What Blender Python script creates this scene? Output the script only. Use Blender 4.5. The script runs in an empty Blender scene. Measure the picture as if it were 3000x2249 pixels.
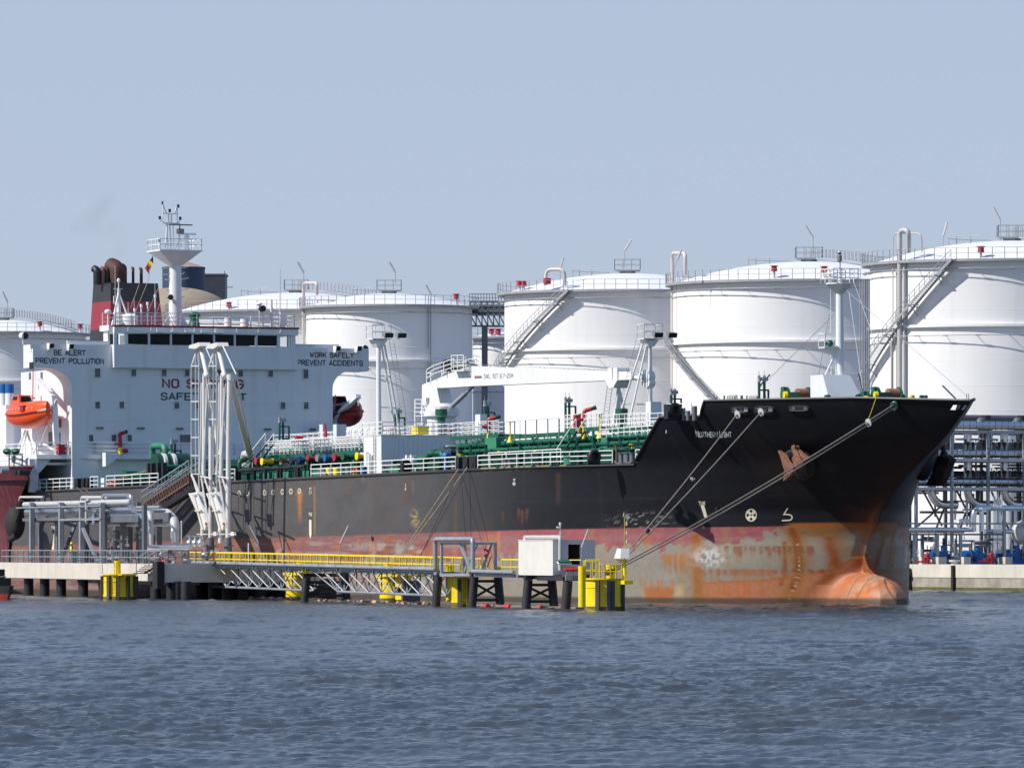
import bpy, bmesh, math, random
import numpy as np
from mathutils import Vector, Matrix
random.seed(7); RNG=np.random.default_rng(11)
PI=math.pi
scn=bpy.context.scene; COL=scn.collection

# ---------------------------------------------------------------- camera
F_PX=20000.; HZ=1600.; CX=1500.; CAM_H=4.37          # focal length, horizon row, centre column (pixels of a 3000 px wide frame)
cam=bpy.data.cameras.new('camera'); cam_o=bpy.data.objects.new('camera',cam); COL.objects.link(cam_o)
cam.sensor_width=36; cam.lens=36*F_PX/3000; cam.shift_y=(HZ-1124.5)/3000
cam_o.location=(0,0,CAM_H); cam_o.rotation_euler=(PI/2,0,0)
cam.clip_start=1; cam.clip_end=20000; scn.camera=cam_o
scn.render.resolution_x=1024; scn.render.resolution_y=767

# ---------------------------------------------------------------- sky, sun, exposure
SUN_AZ=math.atan2(-.31,-.95); SUN_EL=math.radians(42)
world=bpy.data.worlds.new("World"); scn.world=world; world.use_nodes=True
wn=world.node_tree.nodes; wl=world.node_tree.links; wn.clear()
w_out=wn.new('ShaderNodeOutputWorld'); w_bg=wn.new('ShaderNodeBackground'); w_sky=wn.new('ShaderNodeTexSky')
w_sky.sky_type='NISHITA'; w_sky.sun_disc=False; w_sky.sun_elevation=SUN_EL
w_sky.sun_rotation=PI/2-SUN_AZ
w_sky.altitude=0; w_sky.air_density=1.0; w_sky.dust_density=0.6; w_sky.ozone_density=2.5
w_mix=wn.new('ShaderNodeMix'); w_mix.data_type='RGBA'; w_mix.blend_type='MIX'; w_mix.inputs[0].default_value=.88
# hazy summer air: an even pale blue veil in the lowest degrees over the horizon, built on the view direction
w_tc=wn.new('ShaderNodeTexCoord'); w_sep=wn.new('ShaderNodeSeparateXYZ'); w_rmp=wn.new('ShaderNodeValToRGB')
wl.new(w_tc.outputs['Generated'],w_sep.inputs[0]); wl.new(w_sep.outputs['Z'],w_rmp.inputs[0])
e=w_rmp.color_ramp.elements
e[0].position=0.0; e[0].color=(4.2,4.95,6.3,1)
e[1].position=1.0; e[1].color=(.6,1.5,4.0,1)
m=e.new(.03); m.color=(4.15,4.9,6.3,1)
m=e.new(.10); m.color=(3.85,4.7,6.3,1)
m=e.new(.35); m.color=(2.1,3.3,5.7,1)
wl.new(w_sky.outputs[0],w_mix.inputs[6]); wl.new(w_rmp.outputs[0],w_mix.inputs[7])
wl.new(w_mix.outputs[2],w_bg.inputs[0]); w_bg.inputs[1].default_value=.1; wl.new(w_bg.outputs[0],w_out.inputs[0])
sun=bpy.data.lights.new('sun','SUN'); sun.energy=4.6; sun.angle=math.radians(.53); sun.color=(1,.95,.87)
sun_o=bpy.data.objects.new('sun',sun); COL.objects.link(sun_o)
sd=Vector((math.cos(SUN_EL)*math.cos(SUN_AZ),math.cos(SUN_EL)*math.sin(SUN_AZ),math.sin(SUN_EL)))
sun_o.rotation_euler=sd.to_track_quat('Z','Y').to_euler(); sun_o.location=(-60,300,90)
scn.view_settings.view_transform='Standard'; scn.view_settings.look='None'; scn.view_settings.exposure=.18; scn.view_settings.gamma=1

# ---------------------------------------------------------------- frames: local coordinates of a quay, ship or wall
def proj(P): return (CX+F_PX*P[0]/P[1], HZ-F_PX*(P[2]-CAM_H)/P[1])
def ray(px,py,D): return Vector(((px-CX)/F_PX*D, D, CAM_H-(py-HZ)/F_PX*D))
class Frame:
    def __init__(s,o,h,p=0):
        s.o=Vector(o); s.h=h; s.p=p
        ch,sh=math.cos(h),math.sin(h); cp,sp=math.cos(p),math.sin(p)
        s.ex=Vector((ch*cp,sh*cp,sp)); s.ey=Vector((-sh,ch,0)); s.ez=Vector((-ch*sp,-sh*sp,cp))
    def w(s,x,y,z): return s.o+s.ex*x+s.ey*y+s.ez*z
    def l(s,P):
        d=Vector(P)-s.o; return Vector((d@s.ex,d@s.ey,d@s.ez)) if 0 else Vector((d.dot(s.ex),d.dot(s.ey),d.dot(s.ez)))
    def px(s,x,y,z): return proj(s.w(x,y,z))
    def hit(s,px,py,k,val):
        c=s.l((0,0,CAM_H)); e=s.l(ray(px,py,1)); d=e-c; t=(val-c[k])/d[k]; return c+d*t
    def aty(s,px,py,y): return s.hit(px,py,1,y)
    def atx(s,px,py,x): return s.hit(px,py,0,x)
    def atz(s,px,py,z): return s.hit(px,py,2,z)
    @property
    def rot(s): return (0,-s.p,s.h)

# ---------------------------------------------------------------- mesh builder
class MB:
    def __init__(s): s.v=[]; s.f=[]
    def add(s,vs,fs):
        n=len(s.v); s.v.extend([tuple(v) for v in vs]); s.f.extend([tuple(i+n for i in f) for f in fs]); return s
    def box(s,x0,x1,y0,y1,z0,z1):
        return s.add([(x0,y0,z0),(x1,y0,z0),(x1,y1,z0),(x0,y1,z0),(x0,y0,z1),(x1,y0,z1),(x1,y1,z1),(x0,y1,z1)],
            [(0,3,2,1),(4,5,6,7),(0,1,5,4),(1,2,6,5),(2,3,7,6),(3,0,4,7)])
    def cbox(s,c,sx,sy,sz): return s.box(c[0]-sx/2,c[0]+sx/2,c[1]-sy/2,c[1]+sy/2,c[2]-sz/2,c[2]+sz/2)
    def bar(s,p,q,w,h=None,up=(0,0,1)):
        p=Vector(p);q=Vector(q);d=(q-p)
        if d.length<1e-6: return s
        d.normalize();u=Vector(up)
        if abs(d.dot(u))>.99: u=Vector((1,0,0))
        a=d.cross(u).normalized();b=a.cross(d).normalized(); h=h or w
        vs=[]
        for c in (p,q):
            for i,j in ((-1,-1),(1,-1),(1,1),(-1,1)): vs.append(c+a*(i*w/2)+b*(j*h/2))
        return s.add(vs,[(0,1,2,3),(7,6,5,4),(0,4,5,1),(1,5,6,2),(2,6,7,3),(3,7,4,0)])
    def cyl(s,p,q,r0,r1=None,n=12,caps=True):
        r1=r0 if r1 is None else r1; return s.tube([p,q],[r0,r1],n,caps)
    def tube(s,pts,r,n=8,caps=True):
        pts=[Vector(p) for p in pts]; m=len(pts)
        rr=r if isinstance(r,(list,tuple)) else [r]*m
        tang=[]
        for i in range(m):
            a=pts[max(i-1,0)]; b=pts[min(i+1,m-1)]
            t=(b-a)
            if 0<i<m-1:
                t=(pts[i]-pts[i-1]).normalized()+(pts[i+1]-pts[i]).normalized()
            if t.length<1e-9: t=Vector((0,0,1))
            tang.append(t.normalized())
        u=Vector((0,0,1)) if abs(tang[0].z)<.9 else Vector((1,0,0))
        a=tang[0].cross(u).normalized()
        vs=[]
        for i in range(m):
            t=tang[i]; a=(a-t*a.dot(t)); 
            if a.length<1e-6: a=t.orthogonal()
            a.normalize(); b=t.cross(a)
            k=1.
            if 0<i<m-1:
                c=(pts[i]-pts[i-1]).normalized().dot(t); k=1/max(c,.5)
            for j in range(n):
                an=2*PI*j/n
                vs.append(pts[i]+(a*math.cos(an)+b*math.sin(an))*rr[i]*(k if 0 else 1))
        fs=[]
        for i in range(m-1):
            for j in range(n):
                j2=(j+1)%n; fs.append((i*n+j,i*n+j2,(i+1)*n+j2,(i+1)*n+j))
        if caps:
            fs.append(tuple(range(n-1,-1,-1))); fs.append(tuple((m-1)*n+j for j in range(n)))
        return s.add(vs,fs)
    def lathe(s,c,prof,n=24,axis='z',a0=0,a1=2*PI):
        c=Vector(c); full=abs(a1-a0-2*PI)<1e-6; k=n if full else n+1
        vs=[]
        for (r,z) in prof:
            for j in range(k):
                an=a0+(a1-a0)*j/n; x,y=r*math.cos(an),r*math.sin(an)
                v={'z':(x,y,z),'x':(z,x,y),'y':(y,z,x)}[axis]; vs.append(c+Vector(v))
        fs=[]
        for i in range(len(prof)-1):
            for j in range(n):
                j2=(j+1)%k; fs.append((i*k+j,i*k+j2,(i+1)*k+j2,(i+1)*k+j))
        return s.add(vs,fs)
    def ball(s,c,r,n=12,m=8,sc=(1,1,1)):
        prof=[(max(math.sin(PI*i/m),1e-3)*r,-math.cos(PI*i/m)*r) for i in range(m+1)]
        n0=len(s.v); s.lathe((0,0,0),prof,n)
        for i in range(n0,len(s.v)):
            v=s.v[i]; s.v[i]=(c[0]+v[0]*sc[0],c[1]+v[1]*sc[1],c[2]+v[2]*sc[2])
        return s
    def prism(s,poly,ax,d0,d1):
        # poly: 2-D outline; ax = the axis it is extruded along ('x': (y,z) outline, 'y': (x,z), 'z': (x,y))
        def P(a,b,d): return {'x':(d,a,b),'y':(a,d,b),'z':(a,b,d)}[ax]
        n=len(poly); vs=[P(a,b,d0) for a,b in poly]+[P(a,b,d1) for a,b in poly]
        fs=[tuple(range(n)),tuple(range(2*n-1,n-1,-1))]+[(i,(i+1)%n,(i+1)%n+n,i+n) for i in range(n)]
        return s.add(vs,fs)
    def loft(s,rings,caps=True,closed=True):
        n=len(rings[0]); vs=[p for r in rings for p in r]; fs=[]
        for i in range(len(rings)-1):
            for j in range(n if closed else n-1):
                j2=(j+1)%n; fs.append((i*n+j,i*n+j2,(i+1)*n+j2,(i+1)*n+j))
        if caps: fs.append(tuple(range(n-1,-1,-1))); fs.append(tuple((len(rings)-1)*n+j for j in range(n)))
        return s.add(vs,fs)
    def xf(s,M,start=0):
        for i in range(start,len(s.v)): s.v[i]=tuple(M@Vector(s.v[i]))
        return s
    # pieces: remember where a new loose piece starts, obj_pieces() makes each an object
    def cut(s): s.cuts=getattr(s,'cuts',[])+[(len(s.v),len(s.f))]; return s
STROKES={'A':['0,0 2,6 4,0','.7,2 3.3,2'],'B':['0,0 0,6 2.8,6 3.8,5.2 3.8,3.9 2.8,3.1 0,3.1','2.8,3.1 4,2.2 4,.9 3,0 0,0'],'C':['4,1 3,0 1,0 0,1 0,5 1,6 3,6 4,5'],
'D':['0,0 0,6 2.6,6 4,4.6 4,1.4 2.6,0 0,0'],'E':['4,0 0,0 0,6 4,6','0,3.1 3.2,3.1'],'F':['0,0 0,6 4,6','0,3.1 3.2,3.1'],'G':['2.4,3 4,3 4,1 3,0 1,0 0,1 0,5 1,6 3,6 4,5'],
'H':['0,0 0,6','4,0 4,6','0,3 4,3'],'I':['0,0 0,6'],'K':['0,0 0,6','4,6 0,2.4','1.3,3.4 4,0'],'L':['0,6 0,0 4,0'],'M':['0,0 0,6 2.2,2 4.4,6 4.4,0'],'N':['0,0 0,6 4,0 4,6'],
'O':['1,0 0,1 0,5 1,6 3,6 4,5 4,1 3,0 1,0'],'P':['0,0 0,6 3,6 4,5 4,3.7 3,2.8 0,2.8'],'R':['0,0 0,6 3,6 4,5 4,3.8 3,2.9 0,2.9','1.8,2.9 4,0'],'S':['0,1 1,0 3,0 4,1 4,2.2 3,3 1,3 0,3.9 0,5 1,6 3,6 4,5'],
'T':['2,0 2,6','0,6 4,6'],'U':['0,6 0,1 1,0 3,0 4,1 4,6'],'V':['0,6 2,0 4,6'],'W':['0,6 1.2,0 2.5,4.6 3.8,0 5,6'],'Y':['0,6 2,3 4,6','2,3 2,0'],' ':[],'.':['0,0 .01,.3'],'-':['0,3 2.4,3'],
'0':['1,0 0,1 0,5 1,6 3,6 4,5 4,1 3,0 1,0'],'1':['.6,4.6 2,6 2,0'],'2':['0,5 1,6 3,6 4,5 4,3.8 0,0 4,0'],'5':['4,6 0,6 0,3.3 3,3.3 4,2.4 4,1 3,0 0,0'],'6':['4,5 3,6 1,6 0,5 0,1 1,0 3,0 4,1 4,2.4 3,3.3 0,3.3'],'7':['0,6 4,6 1.4,0'],'9':['0,1 1,0 3,0 4,1 4,5 3,6 1,6 0,5 0,3.6 1,2.7 4,2.7'],'8':['1,3.1 0,4 0,5 1,6 3,6 4,5 4,4 3,3.1 1,3.1 0,2.2 0,1 1,0 3,0 4,1 4,2.2 3,3.1'],'3':['0,5 1,6 3,6 4,5 4,4 3,3.1 1.6,3.1','3,3.1 4,2.2 4,1 3,0 1,0 0,1']}
def stencil(s,w=1.3,gap=1.9):
    """constant-width block lettering -> 2-D quads (x,y,layer); cap height 6"""
    x=0; V=[];F=[];lay=0
    for ch in s:
        mx=0
        for st in STROKES[ch]:
            p=[tuple(map(float,q.split(','))) for q in st.split()]; mx=max(mx,max(a for a,b in p))
            n=len(p); L=[];Rr=[]
            closed=(p[0]==p[-1] and n>2)
            for i in range(n):
                a=p[i-1] if i>0 else (p[-2] if closed else None); b=p[i+1] if i<n-1 else (p[1] if closed else None); c=p[i]
                def nn(u,v): l=math.hypot(v[0]-u[0],v[1]-u[1]); return (-(v[1]-u[1])/l,(v[0]-u[0])/l)
                if a and b:
                    n1=nn(a,c);n2=nn(c,b); m=(n1[0]+n2[0],n1[1]+n2[1]); l=math.hypot(*m)
                    if l<.5: m=n1;k=1
                    else: m=(m[0]/l,m[1]/l); k=1/max(m[0]*n1[0]+m[1]*n1[1],.45)
                else: m=nn(a,c) if a else nn(c,b); k=1
                e=(0,0)
                if not(a and b):
                    u,v=((a,c) if a else (b,c)); l=math.hypot(v[0]-u[0],v[1]-u[1]); e=((v[0]-u[0])/l*w/2,(v[1]-u[1])/l*w/2) if n>1 else (0,0)
                L.append((x+c[0]+e[0]+m[0]*w/2*k,c[1]+e[1]*(.0 if c[1] in(0,6) and abs(e[1])>abs(e[0]) else 1)+m[1]*w/2*k,lay)); Rr.append((x+c[0]+e[0]-m[0]*w/2*k,c[1]+e[1]*(.0 if c[1] in(0,6) and abs(e[1])>abs(e[0]) else 1)-m[1]*w/2*k,lay))
            o=len(V); V+=L+Rr; F+=[(o+i,o+i+1,o+n+i+1,o+n+i) for i in range(n-1)]; lay+=1
            if lay>3: lay=0
        x+=(2.2 if ch==' ' else mx)+gap
    return V,F,x-gap
def bend(pts,r,n=5):
    """round the corners of a polyline with arcs of radius r"""
    pts=[Vector(p) for p in pts]; out=[pts[0]]
    for i in range(1,len(pts)-1):
        a=(pts[i-1]-pts[i]); b=(pts[i+1]-pts[i]); la,lb=a.length,b.length
        if la<1e-6 or lb<1e-6: continue
        a.normalize(); b.normalize(); ang=a.angle(b)
        if ang>PI-.05: out.append(pts[i]); continue
        d=min(r/math.tan(ang/2),la*.49,lb*.49)
        p0=pts[i]+a*d; p1=pts[i]+b*d
        for k in range(n+1):
            t=k/n; out.append(p0*(1-t)**2+pts[i]*(2*t*(1-t))+p1*t*t)
    out.append(pts[-1]); return out
def link(o,parent=None):
    COL.objects.link(o)
    if parent is not None: o.parent=parent
    return o
def obj(name,mb,mat,parent=None,smooth=False,loc=None,rot=None,label=None):
    me=bpy.data.meshes.new(name); me.from_pydata(mb.v,[],mb.f); me.update()
    bm=bmesh.new(); bm.from_mesh(me); bmesh.ops.recalc_face_normals(bm,faces=bm.faces); bm.to_mesh(me); bm.free()
    mats=mat if isinstance(mat,(list,tuple)) else [mat]
    for m in mats: me.materials.append(m)
    if smooth:
        me.polygons.foreach_set('use_smooth',[True]*len(me.polygons))
        if smooth is not True: me.set_sharp_from_angle(angle=math.radians(smooth))
        else: me.set_sharp_from_angle(angle=math.radians(40))
    o=bpy.data.objects.new(name,me); link(o,parent)
    if loc is not None: o.location=loc
    if rot is not None: o.rotation_euler=rot
    if label: o['label']=label
    return o
def obj_pieces(name,mb,mat,parent=None,smooth=False):
    c=getattr(mb,'cuts',[])+[(len(mb.v),len(mb.f))]; o=None
    for (a,b),(a2,b2) in zip(c,c[1:]):
        if b2==b: continue
        q=MB(); q.v=mb.v[a:a2]; q.f=[tuple(i-a for i in f) for f in mb.f[b:b2]]; o=obj(name,q,mat,parent,smooth)
    return o
def tag(o,label,cat,group=None,kind=None):
    o['label']=label; o['category']=cat
    if group: o['group']=group
    if kind: o['kind']=kind
    return o
def thing(name,label,cat,frame=None,at=(0,0,0),rz=0,group=None):
    o=bpy.data.objects.new(name,None); COL.objects.link(o); o.empty_display_size=.5
    if frame is None: o.location=at; o.rotation_euler=(0,0,rz)
    else: o.location=frame.w(*at); r=list(frame.rot); r[2]+=rz; o.rotation_euler=r
    return tag(o,label,cat,group)
def struct(name,mb,mat,smooth=False):
    o=obj(name,mb,mat,None,smooth); o['kind']='structure'; return o
def copy_thing(root,loc,rot=None,label=None,group=None):
    r=root.copy(); COL.objects.link(r); r.location=loc
    if rot is not None: r.rotation_euler=rot
    if label: r['label']=label
    if group: r['group']=group
    for ch in [c for c in bpy.data.objects if c.parent is root]:
        c=ch.copy(); COL.objects.link(c); c.parent=r
        for g in [g for g in bpy.data.objects if g.parent is ch]:
            d=g.copy(); COL.objects.link(d); d.parent=c
    return r
def text2d(s,size,bold=0.0,sx=1.0,space=1.0,font=None):
    """flat text mesh: list of 2-D verts centred on 0, faces"""
    cu=bpy.data.curves.new('t','FONT'); cu.body=s; cu.size=size; cu.offset=bold; cu.align_x='CENTER'; cu.align_y='CENTER'; cu.space_character=space; cu.resolution_u=3
    o=bpy.data.objects.new('t',cu); COL.objects.link(o)
    dg=bpy.context.evaluated_depsgraph_get(); me=o.evaluated_get(dg).to_mesh()
    v=[(p.co.x*sx,p.co.y) for p in me.vertices]; f=[tuple(p.vertices) for p in me.polygons]
    o.evaluated_get(dg).to_mesh_clear(); bpy.data.objects.remove(o); bpy.data.curves.remove(cu)
    return v,f
def text_on(mb,s,size,fn,**k):
    v,f=text2d(s,size,**k); mb.add([fn(a,b) for a,b in v],f); return mb
def rail(mb,pts,h=1.05,n=3,sp=1.5,r=.028,toe=0,closed=False,post=None):
    pts=[Vector(p) for p in pts]
    if closed: pts=pts+[pts[0]]
    for k in range(n):
        z=h*(k+1)/n
        for a,b in zip(pts,pts[1:]): mb.bar(a+Vector((0,0,z)),b+Vector((0,0,z)),r*2)
    for a,b in zip(pts,pts[1:]):
        m=max(1,round((b-a).length/sp))
        for i in range(m+1):
            p=a.lerp(b,i/m); mb.bar(p,p+Vector((0,0,h)),(post or r)*2)
    if toe:
        for a,b in zip(pts,pts[1:]): mb.bar(a+Vector((0,0,toe/2)),b+Vector((0,0,toe/2)),.012,toe)
    return mb
def ladder(mb,p,q,w=.45,side=(0,1,0),r=.02,step=.3,cage=False):
    p=Vector(p);q=Vector(q);s=Vector(side).normalized()*w/2
    mb.bar(p-s,q-s,r*2); mb.bar(p+s,q+s,r*2); L=(q-p).length
    for i in range(1,int(L/step)): c=p.lerp(q,i*step/L); mb.bar(c-s,c+s,r*1.6)
    return mb

# ---------------------------------------------------------------- materials
def mat(name,col,rough=.5,metal=0.,var=.12,scale=.6,streak=0.,scol=(.16,.07,.03),bump=0.,bscale=8.,spec=None,attr=None,sscale=(2.2,2.2,.12)):
    m=bpy.data.materials.new(name); m.use_nodes=True; nt=m.node_tree; N=nt.nodes; L=nt.links; N.clear()
    out=N.new('ShaderNodeOutputMaterial'); p=N.new('ShaderNodeBsdfPrincipled'); L.new(p.outputs[0],out.inputs[0])
    p.inputs['Roughness'].default_value=rough; p.inputs['Metallic'].default_value=metal
    if spec is not None: p.inputs['Specular IOR Level'].default_value=spec
    tc=N.new('ShaderNodeTexCoord')
    if attr:
        a=N.new('ShaderNodeAttribute'); a.attribute_name=attr; base=a.outputs['Color']
    else:
        rgb=N.new('ShaderNodeRGB'); rgb.outputs[0].default_value=(*col,1); base=rgb.outputs[0]
    nz=N.new('ShaderNodeTexNoise'); nz.inputs['Scale'].default_value=scale; nz.inputs['Detail'].default_value=6; nz.inputs['Roughness'].default_value=.6
    L.new(tc.outputs['Object'],nz.inputs['Vector'])
    mr=N.new('ShaderNodeMapRange'); mr.inputs[1].default_value=.3; mr.inputs[2].default_value=.7; mr.inputs[3].default_value=1-var; mr.inputs[4].default_value=1+var*.6
    L.new(nz.outputs['Fac'],mr.inputs[0])
    mul=N.new('ShaderNodeVectorMath'); mul.operation='SCALE'; L.new(base,mul.inputs[0]); L.new(mr.outputs[0],mul.inputs['Scale'])
    last=mul.outputs[0]
    if streak>0:
        mp=N.new('ShaderNodeMapping'); mp.inputs['Scale'].default_value=sscale; L.new(tc.outputs['Object'],mp.inputs[0])
        n2=N.new('ShaderNodeTexNoise'); n2.inputs['Scale'].default_value=1.; n2.inputs['Detail'].default_value=5; L.new(mp.outputs[0],n2.inputs['Vector'])
        r2=N.new('ShaderNodeMapRange'); r2.inputs[1].default_value=.53; r2.inputs[2].default_value=.78; r2.inputs[3].default_value=0; r2.inputs[4].default_value=streak; L.new(n2.outputs['Fac'],r2.inputs[0])
        mx=N.new('ShaderNodeMix'); mx.data_type='RGBA'; L.new(r2.outputs[0],mx.inputs[0]); L.new(last,mx.inputs[6]); mx.inputs[7].default_value=(*scol,1); last=mx.outputs[2]
    L.new(last,p.inputs['Base Color'])
    rr=N.new('ShaderNodeMapRange'); rr.inputs[3].default_value=max(rough-.08,.02); rr.inputs[4].default_value=min(rough+.1,1); L.new(nz.outputs['Fac'],rr.inputs[0]); L.new(rr.outputs[0],p.inputs['Roughness'])
    if bump:
        nb=N.new('ShaderNodeTexNoise'); nb.inputs['Scale'].default_value=bscale; nb.inputs['Detail'].default_value=4; L.new(tc.outputs['Object'],nb.inputs['Vector'])
        b=N.new('ShaderNodeBump'); b.inputs['Strength'].default_value=.6; b.inputs['Distance'].default_value=bump; L.new(nb.outputs['Fac'],b.inputs['Height']); L.new(b.outputs[0],p.inputs['Normal'])
    return m
M={}
M['white']=mat('ship_white_paint',(.78,.79,.78),.4,streak=.25,scol=(.5,.42,.33),var=.05)
M['whiteclean']=mat('white_paint_rails',(.8,.8,.78),.45,var=.06)
M['green']=mat('green_deck_paint',(.007,.105,.056),.45,var=.25,streak=.25,scol=(.05,.07,.05))
M['lgreen']=mat('light_green_paint',(.04,.22,.13),.5,var=.2)
M['dgreen']=mat('dark_green_paint',(.005,.055,.034),.5,var=.25)
M['black']=mat('black_paint',(.015,.015,.017),.5,var=.3)
M['rubber']=mat('black_rubber',(.02,.019,.018),.8,var=.3)
M['steel']=mat('galvanised_steel',(.33,.36,.39),.45,metal=.3,var=.18,streak=.2,scol=(.2,.17,.14))
M['dsteel']=mat('weathered_dark_steel',(.14,.155,.175),.55,metal=.2,var=.2,streak=.2)
M['clad']=mat('stainless_pipe_cladding',(.72,.73,.75),.28,metal=1.,var=.1)
M['pipe']=mat('pale_grey_pipe_paint',(.5,.5,.49),.4,var=.08)
M['cream']=mat('loading_arm_pale_paint',(.66,.65,.62),.42,var=.06,streak=.12,scol=(.35,.28,.2))
M['yellow']=mat('yellow_safety_paint',(.9,.66,.0),.45,var=.12,scale=1.2,streak=.45,scol=(.28,.15,.03),sscale=(4,4,.5))
M['red']=mat('red_paint',(.42,.015,.02),.45,var=.15)
M['blue']=mat('blue_paint',(.01,.12,.36),.45,var=.15)
M['grey']=mat('grey_paint',(.22,.22,.22),.5,var=.15)
M['glass']=mat('dark_window_glass',(.008,.014,.014),.15,var=.5,scale=.8,spec=.12)
M['winshade']=mat('window_glass_with_curtain',(.10,.12,.13),.25,var=.5,scale=1.2)
M['conc']=mat('pale_concrete',(.62,.57,.49),.85,var=.14,scale=.35,streak=.35,scol=(.34,.3,.25),bump=.01,bscale=6)
M['dconc']=mat('weathered_concrete',(.42,.39,.34),.9,var=.25,scale=.5,streak=.4,scol=(.2,.17,.13),bump=.02)
M['pile']=mat('black_coated_pile',(.022,.022,.026),.55,var=.3,streak=.3,scol=(.07,.065,.06))
M['tank']=mat('white_tank_paint',(.8,.795,.785),.5,var=.05,scale=.12,streak=.30,scol=(.6,.57,.53),sscale=(.9,.9,.035))
M['rope']=mat('mooring_rope',(.32,.27,.19),.85,var=.35,scale=6)
M['drope']=mat('dark_mooring_rope',(.05,.05,.06),.8,var=.3,scale=6)
M['rust']=mat('rusty_iron',(.28,.13,.085),.85,var=.35,scale=1.5,streak=.4,scol=(.1,.04,.025),bump=.02)
M['orange']=mat('orange_boat_glassfibre',(.85,.09,.012),.3,var=.06)
M['dorange']=mat('boat_shade_and_trim_red',(.27,.018,.014),.35,var=.1)  # far boat's shade painted as a darker red; also trim on the orange boat
M['marking']=mat('pale_hull_marking',(.68,.63,.48),.6,var=.12,scale=4)
# ================================================================ WATER, GROUND
def vnoise(x,y,seed=0):
    """smooth value noise on arrays"""
    rng=np.random.default_rng(seed); T=rng.random((256,256))
    xi=np.floor(x).astype(int); yi=np.floor(y).astype(int); fx=x-xi; fy=y-yi
    fx=fx*fx*(3-2*fx); fy=fy*fy*(3-2*fy)
    g=lambda a,b:T[a&255,b&255]
    return (g(xi,yi)*(1-fx)+g(xi+1,yi)*fx)*(1-fy)+(g(xi,yi+1)*(1-fx)+g(xi+1,yi+1)*fx)*fy
def fbm(x,y,o=4,seed=0,g=.5):
    s=0;a=1;n=0
    for k in range(o): s=s+a*vnoise(x*2**k+17*k,y*2**k+9*k,seed+k); n+=a; a*=g
    return s/n
def grid_object(name,X,Y,Z,mat_,parent=None,smooth=True,col=None,loc=None,keep=None,label=None):
    r,c=X.shape; me=bpy.data.meshes.new(name)
    co=np.stack([X,Y,Z],-1).reshape(-1,3)
    i=np.arange(r*c).reshape(r,c); q=np.stack([i[:-1,:-1],i[:-1,1:],i[1:,1:],i[1:,:-1]],-1)
    if keep is not None: q=q[keep]
    q=q.reshape(-1,4)
    me.vertices.add(r*c); me.vertices.foreach_set('co',co.ravel())
    me.loops.add(q.size); me.loops.foreach_set('vertex_index',q.ravel().astype(np.int32))
    me.polygons.add(len(q)); me.polygons.foreach_set('loop_start',np.arange(0,q.size,4,dtype=np.int32)); 
    me.update(calc_edges=True); me.validate()
    if smooth: me.polygons.foreach_set('use_smooth',[True]*len(me.polygons))
    if col is not None:
        a=me.color_attributes.new('paint','FLOAT_COLOR','POINT'); rgba=np.ones((r*c,4)); rgba[:,:3]=col.reshape(-1,3); a.data.foreach_set('color',rgba.ravel())
    me.materials.append(mat_); o=bpy.data.objects.new(name,me); link(o,parent)
    if loc is not None: o.location=loc
    if label: o['label']=label
    return o
def waves(X,Y):
    rng=np.random.default_rng(5); Z=np.zeros_like(X)
    patch=.45+1.1*fbm(X/19.+5,Y/55.+3,3,40)
    for k in range(96):
        lam=.30*(6.0/.30)**(rng.random()**1.25); th=math.radians(255+rng.normal()*38); amp=.0053*lam**.78*(.5+rng.random())
        kx=2*PI/lam*math.cos(th); ky=2*PI/lam*math.sin(th); jx=.35*lam
        ph=kx*X+ky*Y+rng.random()*6.28+1.6*(vnoise(X/(lam*5)+k,Y/(lam*9)+k,60+k%7)-.5)*2
        Z+=amp*(np.sin(ph)+.30*np.cos(2*ph))*(.35+1.3*vnoise(X/(lam*3.3)+3*k,Y/(lam*6)+k,70+k%9))
    return Z*patch
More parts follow.
